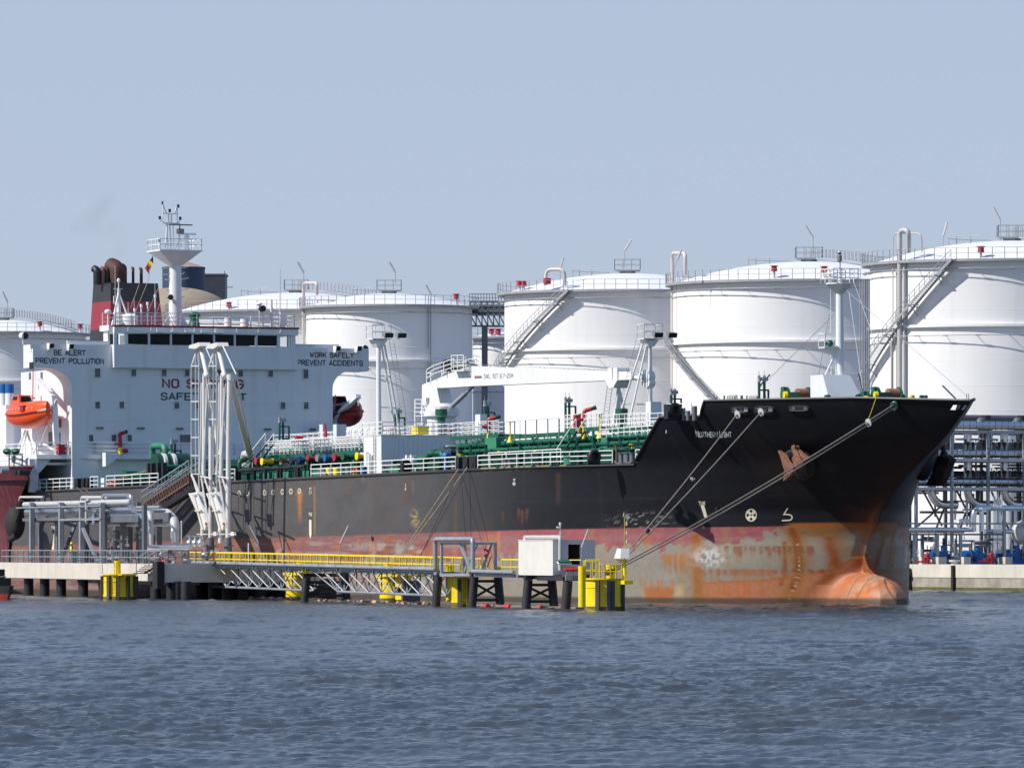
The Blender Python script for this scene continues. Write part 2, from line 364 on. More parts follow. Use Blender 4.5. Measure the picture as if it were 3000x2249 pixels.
def water_material():
    m=bpy.data.materials.new('river_water'); m.use_nodes=True; nt=m.node_tree; N=nt.nodes; L=nt.links; N.clear()
    out=N.new('ShaderNodeOutputMaterial'); p=N.new('ShaderNodeBsdfPrincipled'); L.new(p.outputs[0],out.inputs[0])
    p.inputs['Base Color'].default_value=(.028,.036,.034,1); p.inputs['Roughness'].default_value=.16; p.inputs['IOR'].default_value=1.33
    tc=N.new('ShaderNodeTexCoord')
    mp=N.new('ShaderNodeMapping'); mp.inputs['Scale'].default_value=(1,.6,1); mp.inputs['Rotation'].default_value=(0,0,.3); L.new(tc.outputs['Object'],mp.inputs[0])
    hs=None
    for sc,w,det in ((14.,.20,8),(4.5,.50,6)):
        n=N.new('ShaderNodeTexNoise'); n.inputs['Scale'].default_value=sc; n.inputs['Detail'].default_value=det; n.inputs['Roughness'].default_value=.72; n.inputs['Distortion'].default_value=.6; L.new(mp.outputs[0],n.inputs['Vector'])
        mu=N.new('ShaderNodeMath'); mu.operation='MULTIPLY'; mu.inputs[1].default_value=w; L.new(n.outputs['Fac'],mu.inputs[0])
        if hs is None: hs=mu.outputs[0]
        else:
            ad=N.new('ShaderNodeMath'); ad.operation='ADD'; L.new(hs,ad.inputs[0]); L.new(mu.outputs[0],ad.inputs[1]); hs=ad.outputs[0]
    # wind patches: the fine chop comes and goes over tens of metres
    m2=N.new('ShaderNodeMapping'); m2.inputs['Scale'].default_value=(.05,.016,1); L.new(tc.outputs['Object'],m2.inputs[0])
    pn=N.new('ShaderNodeTexNoise'); pn.inputs['Scale'].default_value=1.; pn.inputs['Detail'].default_value=4; L.new(m2.outputs[0],pn.inputs['Vector'])
    pr=N.new('ShaderNodeMapRange'); pr.inputs[1].default_value=.35; pr.inputs[2].default_value=.65; pr.inputs[3].default_value=.35; pr.inputs[4].default_value=1.; L.new(pn.outputs['Fac'],pr.inputs[0])
    b=N.new('ShaderNodeBump'); L.new(pr.outputs[0],b.inputs['Strength']); b.inputs['Distance'].default_value=.15; L.new(hs,b.inputs['Height']); L.new(b.outputs[0],p.inputs['Normal'])
    # silt: the river's own brown shows through more in some patches
    sm_=N.new('ShaderNodeMix'); sm_.data_type='RGBA'; L.new(pn.outputs['Fac'],sm_.inputs[0]); sm_.inputs[6].default_value=(.030,.050,.076,1); sm_.inputs[7].default_value=(.062,.060,.048,1); L.new(sm_.outputs[2],p.inputs['Base Color'])
    return m
M['water']=water_material()
ys=[95.]
while ys[-1]<760: ys.append(ys[-1]+max(.17,ys[-1]**2*4.2e-6*1.3))
ys=np.array(ys); xsg=np.concatenate([np.linspace(-75,-24,60)[:-1],np.linspace(-24,24,420)[:-1],np.linspace(24,85,70)])
# keep the columns dense where the near water is, widening with distance
u=np.linspace(-1,1,620); XX=np.outer(np.clip(ys*.13+4,0,95),u); YY=np.repeat(ys[:,None],620,1)
ZZ=waves(XX,YY)
wobj=grid_object('water',XX,YY,ZZ,M['water']); wobj['kind']='structure'
far=MB(); far.add([(-9000,-300,-.35),(9000,-300,-.35),(9000,16000,-.35),(-9000,16000,-.35)],[(0,1,2,3)])
struct('water_far_reach',far,M['water'])
QF=Frame(((2664-CX)/F_PX*688,688,0),math.atan2(-.90328,.42905))
gm=MB(); gm.add([QF.w(-9000,1.5,2.55),QF.w(900,1.5,2.55),QF.w(900,9000,2.55),QF.w(-9000,12000,2.55)],[(0,1,2,3)])
M['ground']=mat('terminal_ground',(.2,.19,.17),.95,var=.2,scale=.05)
struct('ground',gm,M['ground'])
# ================================================================ TANKER: hull
SHIP=Frame((23.62,518.41,0),math.atan2(-.90328,.42905),.0112)
ship=thing('tanker_ship','large black-hulled tanker with white superstructure, rusty red boot-top and bulbous bow moored behind the jetty','tanker ship',SHIP)
HB=16.1; ZD=10.68                                   # half beam, main deck edge
_zz=np.linspace(-2,16,361)
def _sm(xs,ys,w=24):
    a=np.interp(_zz,xs,ys); a=np.pad(a,w,mode='edge'); k=np.hanning(2*w+1); k/=k.sum(); return np.convolve(a,k,'valid')
_XE=_sm([-1,2.5,3.5,5,7.0,9,11,12.2,13.55,14.73,15.5],[5.6,6.2,6.6,7.3,9.0,12.4,16.7,19.3,21.5,23.2,24.0],12)
_XS=_sm([-1,3,7,10.7,14.7],[-22,-22,-21,-22,-20]); _PP=_sm([-1,3,7,10.7,14.7],[1.6,1.6,1.5,1.48,1.62]); _QQ=_sm([-1,3,7,10.7,14.7],[1.3,1.28,1.1,1.0,1.0])
def hxe(z): return np.interp(z,_zz,_XE)
def hxs(z): return np.interp(z,_zz,_XS)
def hb(x,z):
    """half breadth of the bare hull"""
    t=(x-hxs(z))/(hxe(z)-hxs(z)); tt=np.clip(t,0,1)
    return HB*(1-tt**np.interp(z,_zz,_PP))**(1/np.interp(z,_zz,_QQ))
# bulb: body of revolution flattened on top, blended into the stem
def bulb_b(x,z):
    top=np.interp(x,[-6,0,4,7,8.5,10,11.2,11.9],[1.8,2.1,2.3,2.25,2.12,1.8,1.3,.3]); cz=-.5
    wd=np.interp(x,[-8,0,5,8.5,10.2,11.2,11.9],[3.2,2.8,2.25,2.0,1.75,1.2,.25])
    q=(z-cz)/(top-cz)
    return np.where(np.abs(q)<1,wd*np.sqrt(np.clip(1-np.abs(q)**2.2,0,1)),-1.2*(np.abs(q)-1)*2)
def hprof(z):
    """centreline profile: stem, running out into the bulb below z = 3.2"""
    b=np.interp(z,[-1.5,0,.7,1.3,1.65,1.9,2.05,2.2,2.4,2.7,3.1,3.5],[11.9,11.75,11.5,11.0,10.4,9.7,9.0,8.4,7.85,7.3,6.95,6.7])
    return np.maximum(hxe(z),np.where(z<3.5,b,0))
def hullb(x,z):
    a=np.where(x<hxe(z),hb(x,z),-(x-hxe(z))*.8); c=bulb_b(x,z); k=1.25
    h=np.clip(.5+.5*(a-c)/k,0,1); s=c*(1-h)+a*h+k*h*(1-h)*.5
    s=np.where(z>4.6,a,np.where(z>3.2,a*(z-3.2)/1.4+s*(4.6-z)/1.4,s))
    end=hprof(z); return np.maximum(s,0)*np.clip((end-x)/.5,0,1)**.45
def hull_hit(px,py,off=0.):
    """point of the starboard side seen at a picture position -> (x, z)"""
    def g(y):
        p=SHIP.aty(px,py,y); e=float(hprof(p.z)); return y+(float(hullb(p.x,p.z)) if p.x<e else 0.),p
    y=-HB-.02; 
    while y<0 and g(y)[0]<0: y+=.1
    lo,hi=y-.1,y
    for _ in range(14):
        m_=(lo+hi)/2
        if g(m_)[0]<0: lo=m_
        else: hi=m_
    p=g((lo+hi)/2)[1]; return p.x,p.z
def side(x,z,off=.03):
    """point on (just outside) the starboard plating"""
    e=.05; b=float(hullb(x,z)); bx=(float(hullb(x+e,z))-float(hullb(x-e,z)))/(2*e); bz=(float(hullb(x,z+e))-float(hullb(x,z-e)))/(2*e)
    n=Vector((-bx,-1,-bz)).normalized(); return Vector((x,-b,z))+n*off
# sheer line by deck station
_brk=[hull_hit(*q) for q in ((1857,1355),(1933,1222),(2052,1219),(2064,1174),(2500,1165))]
print('BREAKS',_brk)
_tx=[-200]+[q[0] for q in _brk]+[23.5]; _tz=[_brk[0][1]+.0]+[q[1] for q in _brk]+[14.73]
def ztop(x): return np.interp(x,_tx,_tz)
def build_grid(xcols_s,nz,z0,fore):
    pass
# columns: parallel body by x, entrance by s (0..1, crowded to the stem)
colsA=np.arange(-168,-22.01,.35); sB=np.concatenate([np.linspace(0,.8,215)[:-1],np.sin(np.linspace(math.asin(.8),PI/2,90))]); sB[-1]=1.
nz=190; K=np.linspace(0,1,nz)[:,None]
zlow=-1.4
xa=np.repeat(colsA[None,:-1],nz,0); za=zlow+(ztop(xa)-zlow)*K; ya=np.full_like(xa,HB)
S=np.repeat(sB[None],nz,0); xt=-22+(23.5+22)*S; zb=zlow+(ztop(xt)-zlow)*K
x0=-22.; xb=x0+(hprof(zb)-x0)*S
for _ in range(6):
    zt_=ztop(np.repeat(xb[-1][None],nz,0)); zb=zlow+(zt_-zlow)*K; xb=x0+(hprof(zb)-x0)*S
yb=hullb(xb,zb); yb[:,-1]=0
XB0=xb; X=np.concatenate([xa,xb],1); Y=np.concatenate([ya,yb],1); Z=np.concatenate([za,zb],1)
# ---- paint, rust and scrapes laid out along the plating (x fore-aft, z height)
def mixc(c,col,a): return c*(1-a[...,None])+np.array(col)*a[...,None]
def sstep(a,b,x): t=np.clip((x-a)/(b-a),0,1); return t*t*(3-2*t)
def streaks(x,z,period,length,seed):
    """vertical runs: noise long in z"""
    return fbm(x/period+31,z/length+7,3,seed)
def paint(X,Z):
    n1=fbm(X*.5+100,Z*.9+50,5,1); n2=fbm(X*1.7+100,Z*2.5+50,4,2); st=streaks(X+100,Z+20,.45,5.,3); st2=streaks(X+100,Z+20,1.1,7.,4)
    fine=fbm(X*4+100,Z*6+50,3,9)
    topc=np.array([.085,.082,.084])*(.78+.4*n1)[...,None]
    fwd=sstep(-46,-12,X+3*(n1-.5)); topc=topc*(1-fwd[...,None])+np.array([.0085,.009,.013])*fwd[...,None]*(.8+.4*n2)[...,None]
    up=sstep(-9,-3,X)*0
    c=topc.copy()
    # old rust runs from the deck edge amidships
    zt=ztop(X); d=zt-Z
    a=sstep(.6,.8,st)*np.clip(1-d/(1.2+4*st2),0,1)*.5*(1-fwd); c=mixc(c,(.13,.065,.035),a)
    a=sstep(.55,.75,fbm(X*.18+9,Z*.25+3,3,12))*.28*(1-fwd); c=mixc(c,(.10,.062,.045),a)
    a=sstep(.45,.62,fbm(X*.6+9,Z*.5+3,3,13))*sstep(7.5,6,Z)*.3*sstep(-70,-40,X)*(1-fwd); c=mixc(c,(.16,.07,.04),a)
    # faint plate seams
    seam=(np.abs(((X+200)%8.4)-4.2)<.10)*.10+(np.abs(Z-8.1)<.06)*.12; c=mixc(c,(.05,.05,.05),seam)
    # boot-top
    zb_=5.85+.0*X; boot=sstep(zb_+.04,zb_-.04,Z); fr=np.exp(-((((X+200)%.82)-.41)/.12)**2)*.10*fbm(X*.3+7,Z*.4+7,2,31); c=mixc(c,(.12,.11,.11),fr*(1-fwd))
    midc=sstep(-18,-48,X)[...,None]; pink=(np.array([.31,.09,.10])*(1-midc)+np.array([.21,.10,.095])*midc)*(.8+.4*n2)[...,None]; grey=(np.array([.275,.25,.20])*(1-midc)+np.array([.285,.26,.24])*midc)*(.86+.25*n1)[...,None]
    _ep=[(600,1655),(900,1645),(1200,1640),(1500,1628),(1700,1606),(1850,1595),(1960,1600),(2090,1586),(2180,1594),(2184,1562),(2225,1580),(2250,1572),(2290,1545),(2294,1520)]
    _eh=[hull_hit(*q) for q in _ep]
    edge=np.interp(X,[-170,-92]+[q[0] for q in _eh],[.3,.3]+[q[1] for q in _eh])
    edge=edge+(n2-.5)*1.3+(st-.5)*.7+(n1-.5)*.5
    low=pink*(Z>edge)[...,None]+grey*(Z<=edge)[...,None]
    mid=sstep(-15,-40,X)
    # amidships the red is scoured in long level scrapes
    scr=fbm(X*.22+40,Z*3.6+10,4,21); a=sstep(.44,.58,scr)*(.35+.65*mid)*.85*sstep(5.7,5.2,Z); low=mixc(low,(.25,.21,.20),a)
    scr2=fbm(X*.3+4,Z*2.6+1,4,22); a=sstep(.58,.66,scr2)*mid*.65; low=mixc(low,(.36,.12,.05),a)
    a=sstep(.6,.68,fbm(X*.5+4,Z*1.6+1,4,23))*mid*.5*sstep(5.7,4.6,Z); low=mixc(low,(.40,.38,.35),a)
    a=sstep(.58,.8,st)*.45*mid; low=mixc(low,(.24,.08,.03),a)
    far_aft=sstep(-62,-85,X); low=mixc(low,(.20,.10,.08),far_aft*.55*(.6+.6*n1))
    # far forward, stained grey
    a=sstep(.5,.75,st2)*.35*(1-mid); low=mixc(low,(.30,.20,.09),a)
    c=c*(1-boot[...,None])+low*boot[...,None]
    return c,n1,n2,st,st2,fine
C,n1,n2,st,st2,fine=paint(X,Z)
# ---- marks that sit at a known place on the plating
def hx(px,py): return hull_hit(px,py)
def blob(x0,x1,z0,z1,col,a,soft=.15,rag=.5,seed=0,power=1.):
    global C
    r=(fbm(X*1.5+seed*7+50,Z*1.8+seed*3+50,3,60+seed)-.5)*rag
    m=sstep(x0-soft,x0+soft,X+r)*sstep(x1+soft,x1-soft,X+r)*sstep(z0-soft,z0+soft,Z+r)*sstep(z1+soft,z1-soft,Z+r)
    C=mixc(C,col,np.clip(m*a,0,1))
def pblob(px0,px1,py0,py1,col,a,**k):
    xA,zA=hx(px0,(py0+py1)/2); xB,zB=hx(px1,(py0+py1)/2); _,zT=hx((px0+px1)/2,py0); _,zL=hx((px0+px1)/2,py1); blob(xA,xB,zL,zT,col,a,**k)
RU=(.38,.12,.03); OR=(.44,.12,.025); SAL=(.45,.145,.06); DR=(.2,.06,.02)
# broad rusty stain under the black at the shoulder of the bow
xq=hx(2290,1545)[0]; XS=X-xq
bx=sstep(-1,.6,XS)*sstep(5.85,5.8,Z)*sstep(4.7,5.75,Z+(n2-.5)*1.2); C=mixc(C,(.24,.10,.025),bx*.9)
bx=sstep(1,3,XS)*sstep(5.85,5.8,Z)*sstep(.55,.78,st2+.06)*.55*sstep(1.5,5.,Z); C=mixc(C,(.33,.17,.045),bx)
bx=sstep(0,1,XS)*sstep(5.7,5.85,Z)*sstep(6.15,6.0,Z); C=mixc(C,(.36,.11,.02),bx*.95)
bx=sstep(3,6,XS)*sstep(5.8,6,Z)*sstep(7.6,6.2,Z+(n2-.5)*1.4); C=mixc(C,(.13,.045,.02),bx*.8)
# lower salmon rust belt and the bulb
xb0=hx(2048,1740)[0]; bz=sstep(xb0-.1,xb0+.1,X); belt=1.62+np.interp(X,[-13,-2,2,5,7.5],[0,.05,.25,.9,2.6])+(n2-.5)*.3
a=bz*sstep(belt+.08,belt-.08,Z)*(.82+.25*(n1-.5)); C=mixc(C,SAL,np.clip(a,0,1)); a2=bz*sstep(belt+.1,belt-.05,Z)*sstep(.5,.66,n2)*.6; C=mixc(C,OR,a2)
a=bz*np.exp(-((Z-belt)/.09)**2)*.7; C=mixc(C,(.32,.09,.025),a)
a=sstep(6.5,8.5,X)*sstep(3.2,2.6,Z)*sstep(.52,.6,fbm(X*.8+3,Z*1.2+8,3,70))*.75; C=mixc(C,(.42,.34,.24),a*.55)
a=sstep(10.2,11.3,X)*sstep(2.2,1.4,Z)*.35; C=mixc(C,(.48,.42,.33),a)
a=sstep(6.,8.,X)*sstep(3.4,2.8,Z)*sstep(.6,.7,fbm(X*1.6+3,Z*2.2+8,3,71))*.6; C=mixc(C,(.62,.2,.04),a)
for xc,k in ((7.4,.5),(8.8,.45)):
    a=np.exp(-((X-xc-.25*np.sin(Z*1.3))/.07)**2)*sstep(2.9,2.3,Z)*.7; C=mixc(C,(.12,.06,.04),a)
# stem rust line
a=np.exp(-((X-(hxe(Z)-.2))/.16)**2)*sstep(2.8,3.3,Z)*sstep(8.2,5.5,Z)*.6; C=mixc(C,(.34,.12,.045),a)
# vertical strip, curved runs
pblob(2033,2052,1575,1775,(.33,.10,.015),.95,soft=.12,rag=.15,seed=1); pblob(2026,2060,1560,1775,(.32,.17,.06),.55,soft=.3,rag=.3,seed=2)
def run(pts,w,col,a,seed=0,dots=None):
    global C
    q=[hx(*p) for p in pts]; zs=np.array([p[1] for p in q]); xs_=np.array([p[0] for p in q]); o=np.argsort(zs)
    xc=np.interp(Z,zs[o],xs_[o]); m=np.exp(-((X-xc)/w)**2)*(Z>zs.min())*(Z<zs.max())
    r=.55+.9*fbm(X*2+seed,Z*3,3,80+seed)
    if dots: m=m*(((Z*dots)%1)<.5)
    C=mixc(C,col,np.clip(m*a*r,0,1))
run([(2038,1565),(2042,1600),(2046,1775)],.30,(.30,.085,.012),1.1,11)
run([(2036,1590),(2040,1775)],.75,(.33,.17,.06),.5,12)
run([(2316,1545),(2334,1590),(2341,1650),(2336,1690),(2318,1735),(2308,1778)],.6,(.30,.13,.03),.9,1)
run([(2316,1545),(2334,1590),(2341,1650),(2336,1690),(2322,1725)],.22,(.20,.055,.012),1.,2)
run([(2336,1590),(2342,1650),(2335,1700),(2318,1740),(2306,1780)],.05,(.7,.5,.3),.75,3,dots=3.2)
run([(2425,1572),(2442,1620),(2446,1660),(2430,1690),(2410,1712)],.4,(.27,.08,.02),.95,4)
run([(2415,1540),(2425,1572)],.8,(.3,.13,.03),.7,5)
run([(2298,1585),(2300,1650),(2296,1690),(2286,1715)],.14,(.24,.07,.02),.95,6)
# dashes of rust where frames show through, in rows
def dashes(px0,px1,py0,py1,n,seed,col=(.15,.04,.012),a=1.):
    rg=random.Random(seed); py1=py0+(py1-py0)*1.7
    for i in range(n):
        p=px0+(px1-px0)*(i+rg.random()*.9)/n; wpx=rg.uniform(3,9); ln=rg.uniform(.35,1)
        x0_,_=hx(p,py0); x1_,_=hx(p+wpx,py0); _,zt0=hx(p,py0); _,zl0=hx(p,py0+(py1-py0)*ln)
        w=abs(x1_-x0_)*.8+.02
        m=np.clip(1-np.abs(X-x0_-w/2)/(w/2+.06),0,1)**.4*sstep(zt0+.06,zt0-.02,Z)*sstep(zl0-.1,zl0+.15,Z)
        global C
        C=mixc(C,col,np.clip(m*a*rg.uniform(.6,1),0,1))
        m2=np.clip(1-np.abs(X-x0_-w/2)/(w/2+.07),0,1)*sstep(zt0+.05,zt0-.05,Z)*sstep(zl0-1.0,zl0+.1,Z); C=mixc(C,(.30,.13,.04),m2*.55)
dashes(2103,2380,1600,1618,22,1); dashes(1928,2018,1622,1645,9,2,(.40,.16,.05)); dashes(1958,2010,1625,1655,6,3,(.42,.17,.05),.8)
dashes(2050,2310,1668,1680,26,4,(.27,.09,.05)); dashes(2170,2260,1668,1678,16,5,(.36,.13,.08),.95); dashes(2310,2420,1668,1676,7,6)
dashes(2060,2400,1705,1726,12,7,(.45,.17,.07)); dashes(1600,1900,1690,1700,8,8,(.4,.2,.12),.5)
pblob(1890,1975,1716,1766,(.40,.13,.04),.95,soft=.2,rag=.5,seed=9); dashes(1880,1985,1700,1722,6,11,(.5,.2,.09))
pblob(1880,1892,1718,1765,(.48,.25,.12),.6,soft=.3,seed=10)
# white scour
a=sstep(.5,.55,fbm(X*2.2+5,Z*3+2,3,90)); x0_,zz_=hx(2078,1632); m=np.exp(-(((X-x0_)/1.25)**2+((Z-zz_)/.8)**2)**1.5); C=mixc(C,(.60,.58,.55),m*(.25+.6*a)); a=sstep(.55,.62,fbm(X*3+5,Z*4+2,3,91)); C=mixc(C,(.13,.12,.12),m*a*.7)
pblob(1975,2000,1720,1765,(.6,.42,.22),.5,soft=.3,seed=12)
# scrapes of bare paint just above the boot-top at the shoulder
a=sstep(.56,.60,fbm(X*2.6+5,Z*6+2,3,92)); x0_,zz_=hx(1870,1520); m=np.exp(-(((X-x0_)/2.6)**2+((Z-zz_+.1)/.6)**2)**2); a=a*sstep(.45,.55,fbm(X*6+1,Z*9+1,2,93)); C=mixc(C,(.34,.33,.31),m*a*.8)
# vertical orange drip below deck amidships
for px,py0,py1,w,col,al in ((878,1440,1520,.3,(.45,.17,.03),.8),(878,1437,1460,.5,(.5,.19,.03),.8),(921,1425,1560,.09,(.3,.2,.05),.8),(1211,1408,1450,.09,(.3,.22,.05),.8),(1063,1395,1405,.25,(.4,.16,.03),.7),(1188,1410,1470,.5,(.13,.07,.045),.6),(1335,1470,1560,.25,(.16,.07,.035),.45),(1474,1500,1520,.15,(.2,.07,.03),.5),(1520,1490,1515,.2,(.22,.08,.03),.5),(1530,1495,1530,.15,(.22,.08,.03),.5),(1543,1490,1520,.2,(.2,.07,.03),.5),(1635,1385,1470,.25,(.1,.055,.035),.35),(1270,1580,1700,.6,(.4,.17,.06),.6),(1435,1565,1690,.8,(.42,.17,.05),.7),(1460,1560,1620,.3,(.5,.2,.06),.8),(1332,1560,1640,.5,(.42,.17,.05),.5),(1088,1575,1620,.25,(.42,.15,.04),.8),(990,1577,1700,.3,(.45,.15,.05),.5),(1050,1577,1690,.35,(.42,.16,.05),.6),(1896,1560,1600,.35,(.4,.14,.04),.8)):
    x0_,z1=hx(px,py0); _,z0=hx(px,py1); m=np.exp(-((X-x0_+.15*(st-.5))/w)**2)*sstep(z0-.6,z0+.6,Z)*sstep(z1+.1,z1-.05,Z)*(.6+.6*fine); C=mixc(C,col,np.clip(m*al,0,1))
x0_,z0=hx(1215,1500); x1_,z1=hx(1235,1560); m=sstep(.50,.54,fbm(X*7+5,Z*9+2,2,94))*np.exp(-(((X-x0_)/.9)**2+((Z-(z0+z1)/2-.3)/.8)**2)**2); C=mixc(C,(.36,.29,.12),m*.7)
x0_,_=hx(1670,1365); x1_,_=hx(1400,1372); m=(X>x1_)*(X<x0_)*(Z>ztop(X)-.12-.2*fine); C=mixc(C,(.5,.42,.2),m*sstep(.4,.5,n2)*.8)
# wet, weedy waterline
wl=.35-.0112*X; a=sstep(wl+.28+.2*(n2-.5),wl+.02,Z); C=mixc(C,(.05,.045,.035),a*.85)
# bolster rust
a=np.exp(-(((X-5.5)/3)**2+((Z-10.2)/2.2)**2))*sstep(.45,.65,st2)*.5*(Z>6.1); C=mixc(C,(.10,.05,.03),a*.35)
C=np.clip(C,0,1)
M['hull']=mat('hull_paint_with_rust',(0,0,0),.5,var=.10,scale=3.,bump=.03,bscale=.55,attr='paint',spec=.25)
# deckward openings (fairleads) cut right through the bulwark plating near the stem
keep=np.ones((X.shape[0]-1,X.shape[1]-1),bool)
for xa_,xb_,z0,z1 in ((hull_hit(2790,1196)[0],hull_hit(2811,1196)[0],hull_hit(2800,1203)[1],hull_hit(2800,1188)[1]),(hull_hit(2821,1196)[0],hull_hit(2829,1196)[0],hull_hit(2825,1203)[1],hull_hit(2825,1189)[1])):
    zr=Z[:,-6]; r0,r1=np.searchsorted(zr,[z0,z1]); xr=X[int((r0+r1)/2)]; c0,c1=np.searchsorted(xr,[xa_,xb_]); keep[r0:r1,c0:c1]=False
# starboard and port halves in ONE mesh
XX2=np.concatenate([X,X[:,::-1]],1); YY2=np.concatenate([-Y,Y[:,::-1]],1); ZZ2=np.concatenate([Z,Z[:,::-1]],1); CC2=np.concatenate([C,C[:,::-1]],1)
kk=np.concatenate([keep,np.zeros((keep.shape[0],1),bool),keep[:,::-1]],1)
hull=grid_object('hull',XX2,YY2,ZZ2,M['hull'],ship,True,CC2,keep=kk)
# decks close the hull
dk=MB()
def deck_poly(x0,x1,z,inset=.15,n=40):
    xs_=np.linspace(x0,x1,n); b=np.maximum(hullb(xs_,np.full_like(xs_,z))-inset,.02)
    dk.add([(x,-q,z) for x,q in zip(xs_,b)]+[(x,q,z) for x,q in zip(xs_,b)],[(i,i+1,n+i+1,n+i) for i in range(n-1)])
xf=_brk[1][0]+.6; deck_poly(-168,xf,ZD-.06,n=120); deck_poly(xf,22.0,12.6,n=50); _bf=float(hullb(xf,ZD))-.3; dk.add([(xf,-_bf,ZD-.06),(xf,_bf,ZD-.06),(xf,_bf,12.6),(xf,-_bf,12.6)],[(0,1,2,3)])
dk.add([(-168,-HB,-1),(-168,HB,-1),(-168,HB,ZD),(-168,-HB,ZD)],[(0,1,2,3)])
obj('deck',dk,M['dgreen'],ship)
# half-round capping bar along the bulwark top and its slanted step
cp=MB(); xs_=np.unique(np.concatenate([np.linspace(_brk[0][0],23.3,90),[q[0] for q in _brk]]))
for sgn in (-1,1):
    p=[Vector((x,sgn*float(hullb(min(x,float(hxe(ztop(x)))-.02),ztop(x))),float(ztop(x)))) for x in xs_]; cp.tube(p,.11,6)
    p=[Vector((x,sgn*(float(hullb(x,ZD))+.02),ZD-.02)) for x in np.linspace(-165,_brk[0][0],80)]; cp.tube(p,.09,6)
obj('bulwark_capping',cp,M['black'],ship)

# ---- lettering and marks on the side
def on_side(px,py,sx,sz=None,slant=0.,off=.03):
    """maps flat text units (metres) to the plating around picture position (px, py)"""
    x0,z0=hx(px,py); sz=sz or sx
    return lambda a,b: side(x0+a*sx+b*slant,z0+b*sz,off)
def fine_quads(mb,quads,fn):
    for (a0,a1,b0,b1) in quads:
        n=len(mb.v); k=4
        for i in range(k+1):
            for j in range(k+1): mb.v.append(tuple(fn(a0+(a1-a0)*i/k,b0+(b1-b0)*j/k)))
        for i in range(k):
            for j in range(k): q=n+i*(k+1)+j; mb.f.append((q,q+k+1,q+k+2,q+1))
def poly_on(mb,pts,fn): n=len(mb.v); mb.v.extend([tuple(fn(a,b)) for a,b in pts]); mb.f.append(tuple(range(n,n+len(pts))))
def stroke(mb,pts,w,fn,n=10):
    """brush line in the plating's own plane"""
    P=[]
    for a,b in zip(pts,pts[1:]):
        for i in range(n): P.append((a[0]+(b[0]-a[0])*i/n,a[1]+(b[1]-a[1])*i/n))
    P.append(pts[-1]); L=[];R=[]
    for i,(x,z) in enumerate(P):
        q=P[min(i+1,len(P)-1)]; o=P[max(i-1,0)]; dx,dz=q[0]-o[0],q[1]-o[1]; l=math.hypot(dx,dz) or 1
        L.append(fn(x-dz/l*w/2,z+dx/l*w/2)); R.append(fn(x+dz/l*w/2,z-dx/l*w/2))
    k=len(P); mb.add(L+R,[(i,i+1,k+i+1,k+i) for i in range(k-1)])
def arc(cx,cy,r,a0,a1,n=20,ry=None): return [(cx+r*math.cos(math.radians(a0+(a1-a0)*i/n)),cy+(ry or r)*math.sin(math.radians(a0+(a1-a0)*i/n))) for i in range(n+1)]
def painted(px,py,slant=0.,off=.03):
    """brush strokes laid on the plating so that one unit is one picture pixel of size (they lie in the curved surface itself)"""
    def fn(a,b): x,z=hull_hit(px+a+b*slant,py-b); return side(x,z,off)
    return fn
nm=MB(); wd_=106.
name_fn=painted(2091,1271,-.12)
# condensed capitals, N and L taller, letter by letter
word=[('N',1.18),('O',.92),('R',.92),('T',.92),('H',.92),('E',.92),('R',.92),('N',.92),(' ',.9),('L',1.18),('I',.92),('G',.92),('H',.92),('T',.92)]
wts=[1.25,1,1,.9,1.05,.85,1,1.1,.45,1.0,.5,1,1.05,.9]; tot=sum(wts); cur=-wd_/2
for (chx,hh),w in zip(word,wts):
    w_=wd_*w/tot
    if chx!=' ':
        V_,F_l,w0=stencil(chx,1.0,0.); w0=max(w0,1.2); sx=w_*.66/w0 if chx!='I' else .9
        nm.add([tuple(name_fn(cur+w_*.18+x*sx,y/6*hh*15.5-8.5)+Vector((0,-.004*l,0))) for x,y,l in V_],F_l)
    cur+=w_
obj('name_lettering',nm,M['whiteclean'],hull)
tg=MB(); V_,F_l,w0=stencil('TUG',1.4); fnT=painted(2048,1478); tg.add([tuple(fnT(x*18/w0,y*1.55)+Vector((0,-.004*l,0))) for x,y,l in V_],F_l); fn=painted(2063,1497,-.28); poly_on(tg,[(-5.5,18),(5.5,18),(6,-14),(1,-22),(-4,-16)],fn); obj('tug_mark',tg,M['marking'],hull)
for px,py in ((911,1520),(157,1560)):
    tg=MB(); fn=painted(px-1,py+28); poly_on(tg,[(-3.5,26),(3.5,26),(3.5,-18),(0,-30),(-3.5,-18)],fn); V_,F_l,w0=stencil('TUG',1.4); fnT=painted(px-5,py-10); tg.add([tuple(fnT(x*9/w0,y*1.4)+Vector((0,-.004*l,0))) for x,y,l in V_],F_l); obj('tug_mark',tg,M['marking'],hull)
th=MB(); fn=painted(2201,1508); n=28
def ringon(mb,fn,r0,r1,n=28,asp=1.):
    vs=[fn(asp*r0*math.cos(2*PI*i/n),r0*math.sin(2*PI*i/n)) for i in range(n)]+[fn(asp*r1*math.cos(2*PI*i/n),r1*math.sin(2*PI*i/n)) for i in range(n)]
    mb.add(vs,[(i,(i+1)%n,n+(i+1)%n,n+i) for i in range(n)])
ringon(th,fn,15.5,19,28,.88)
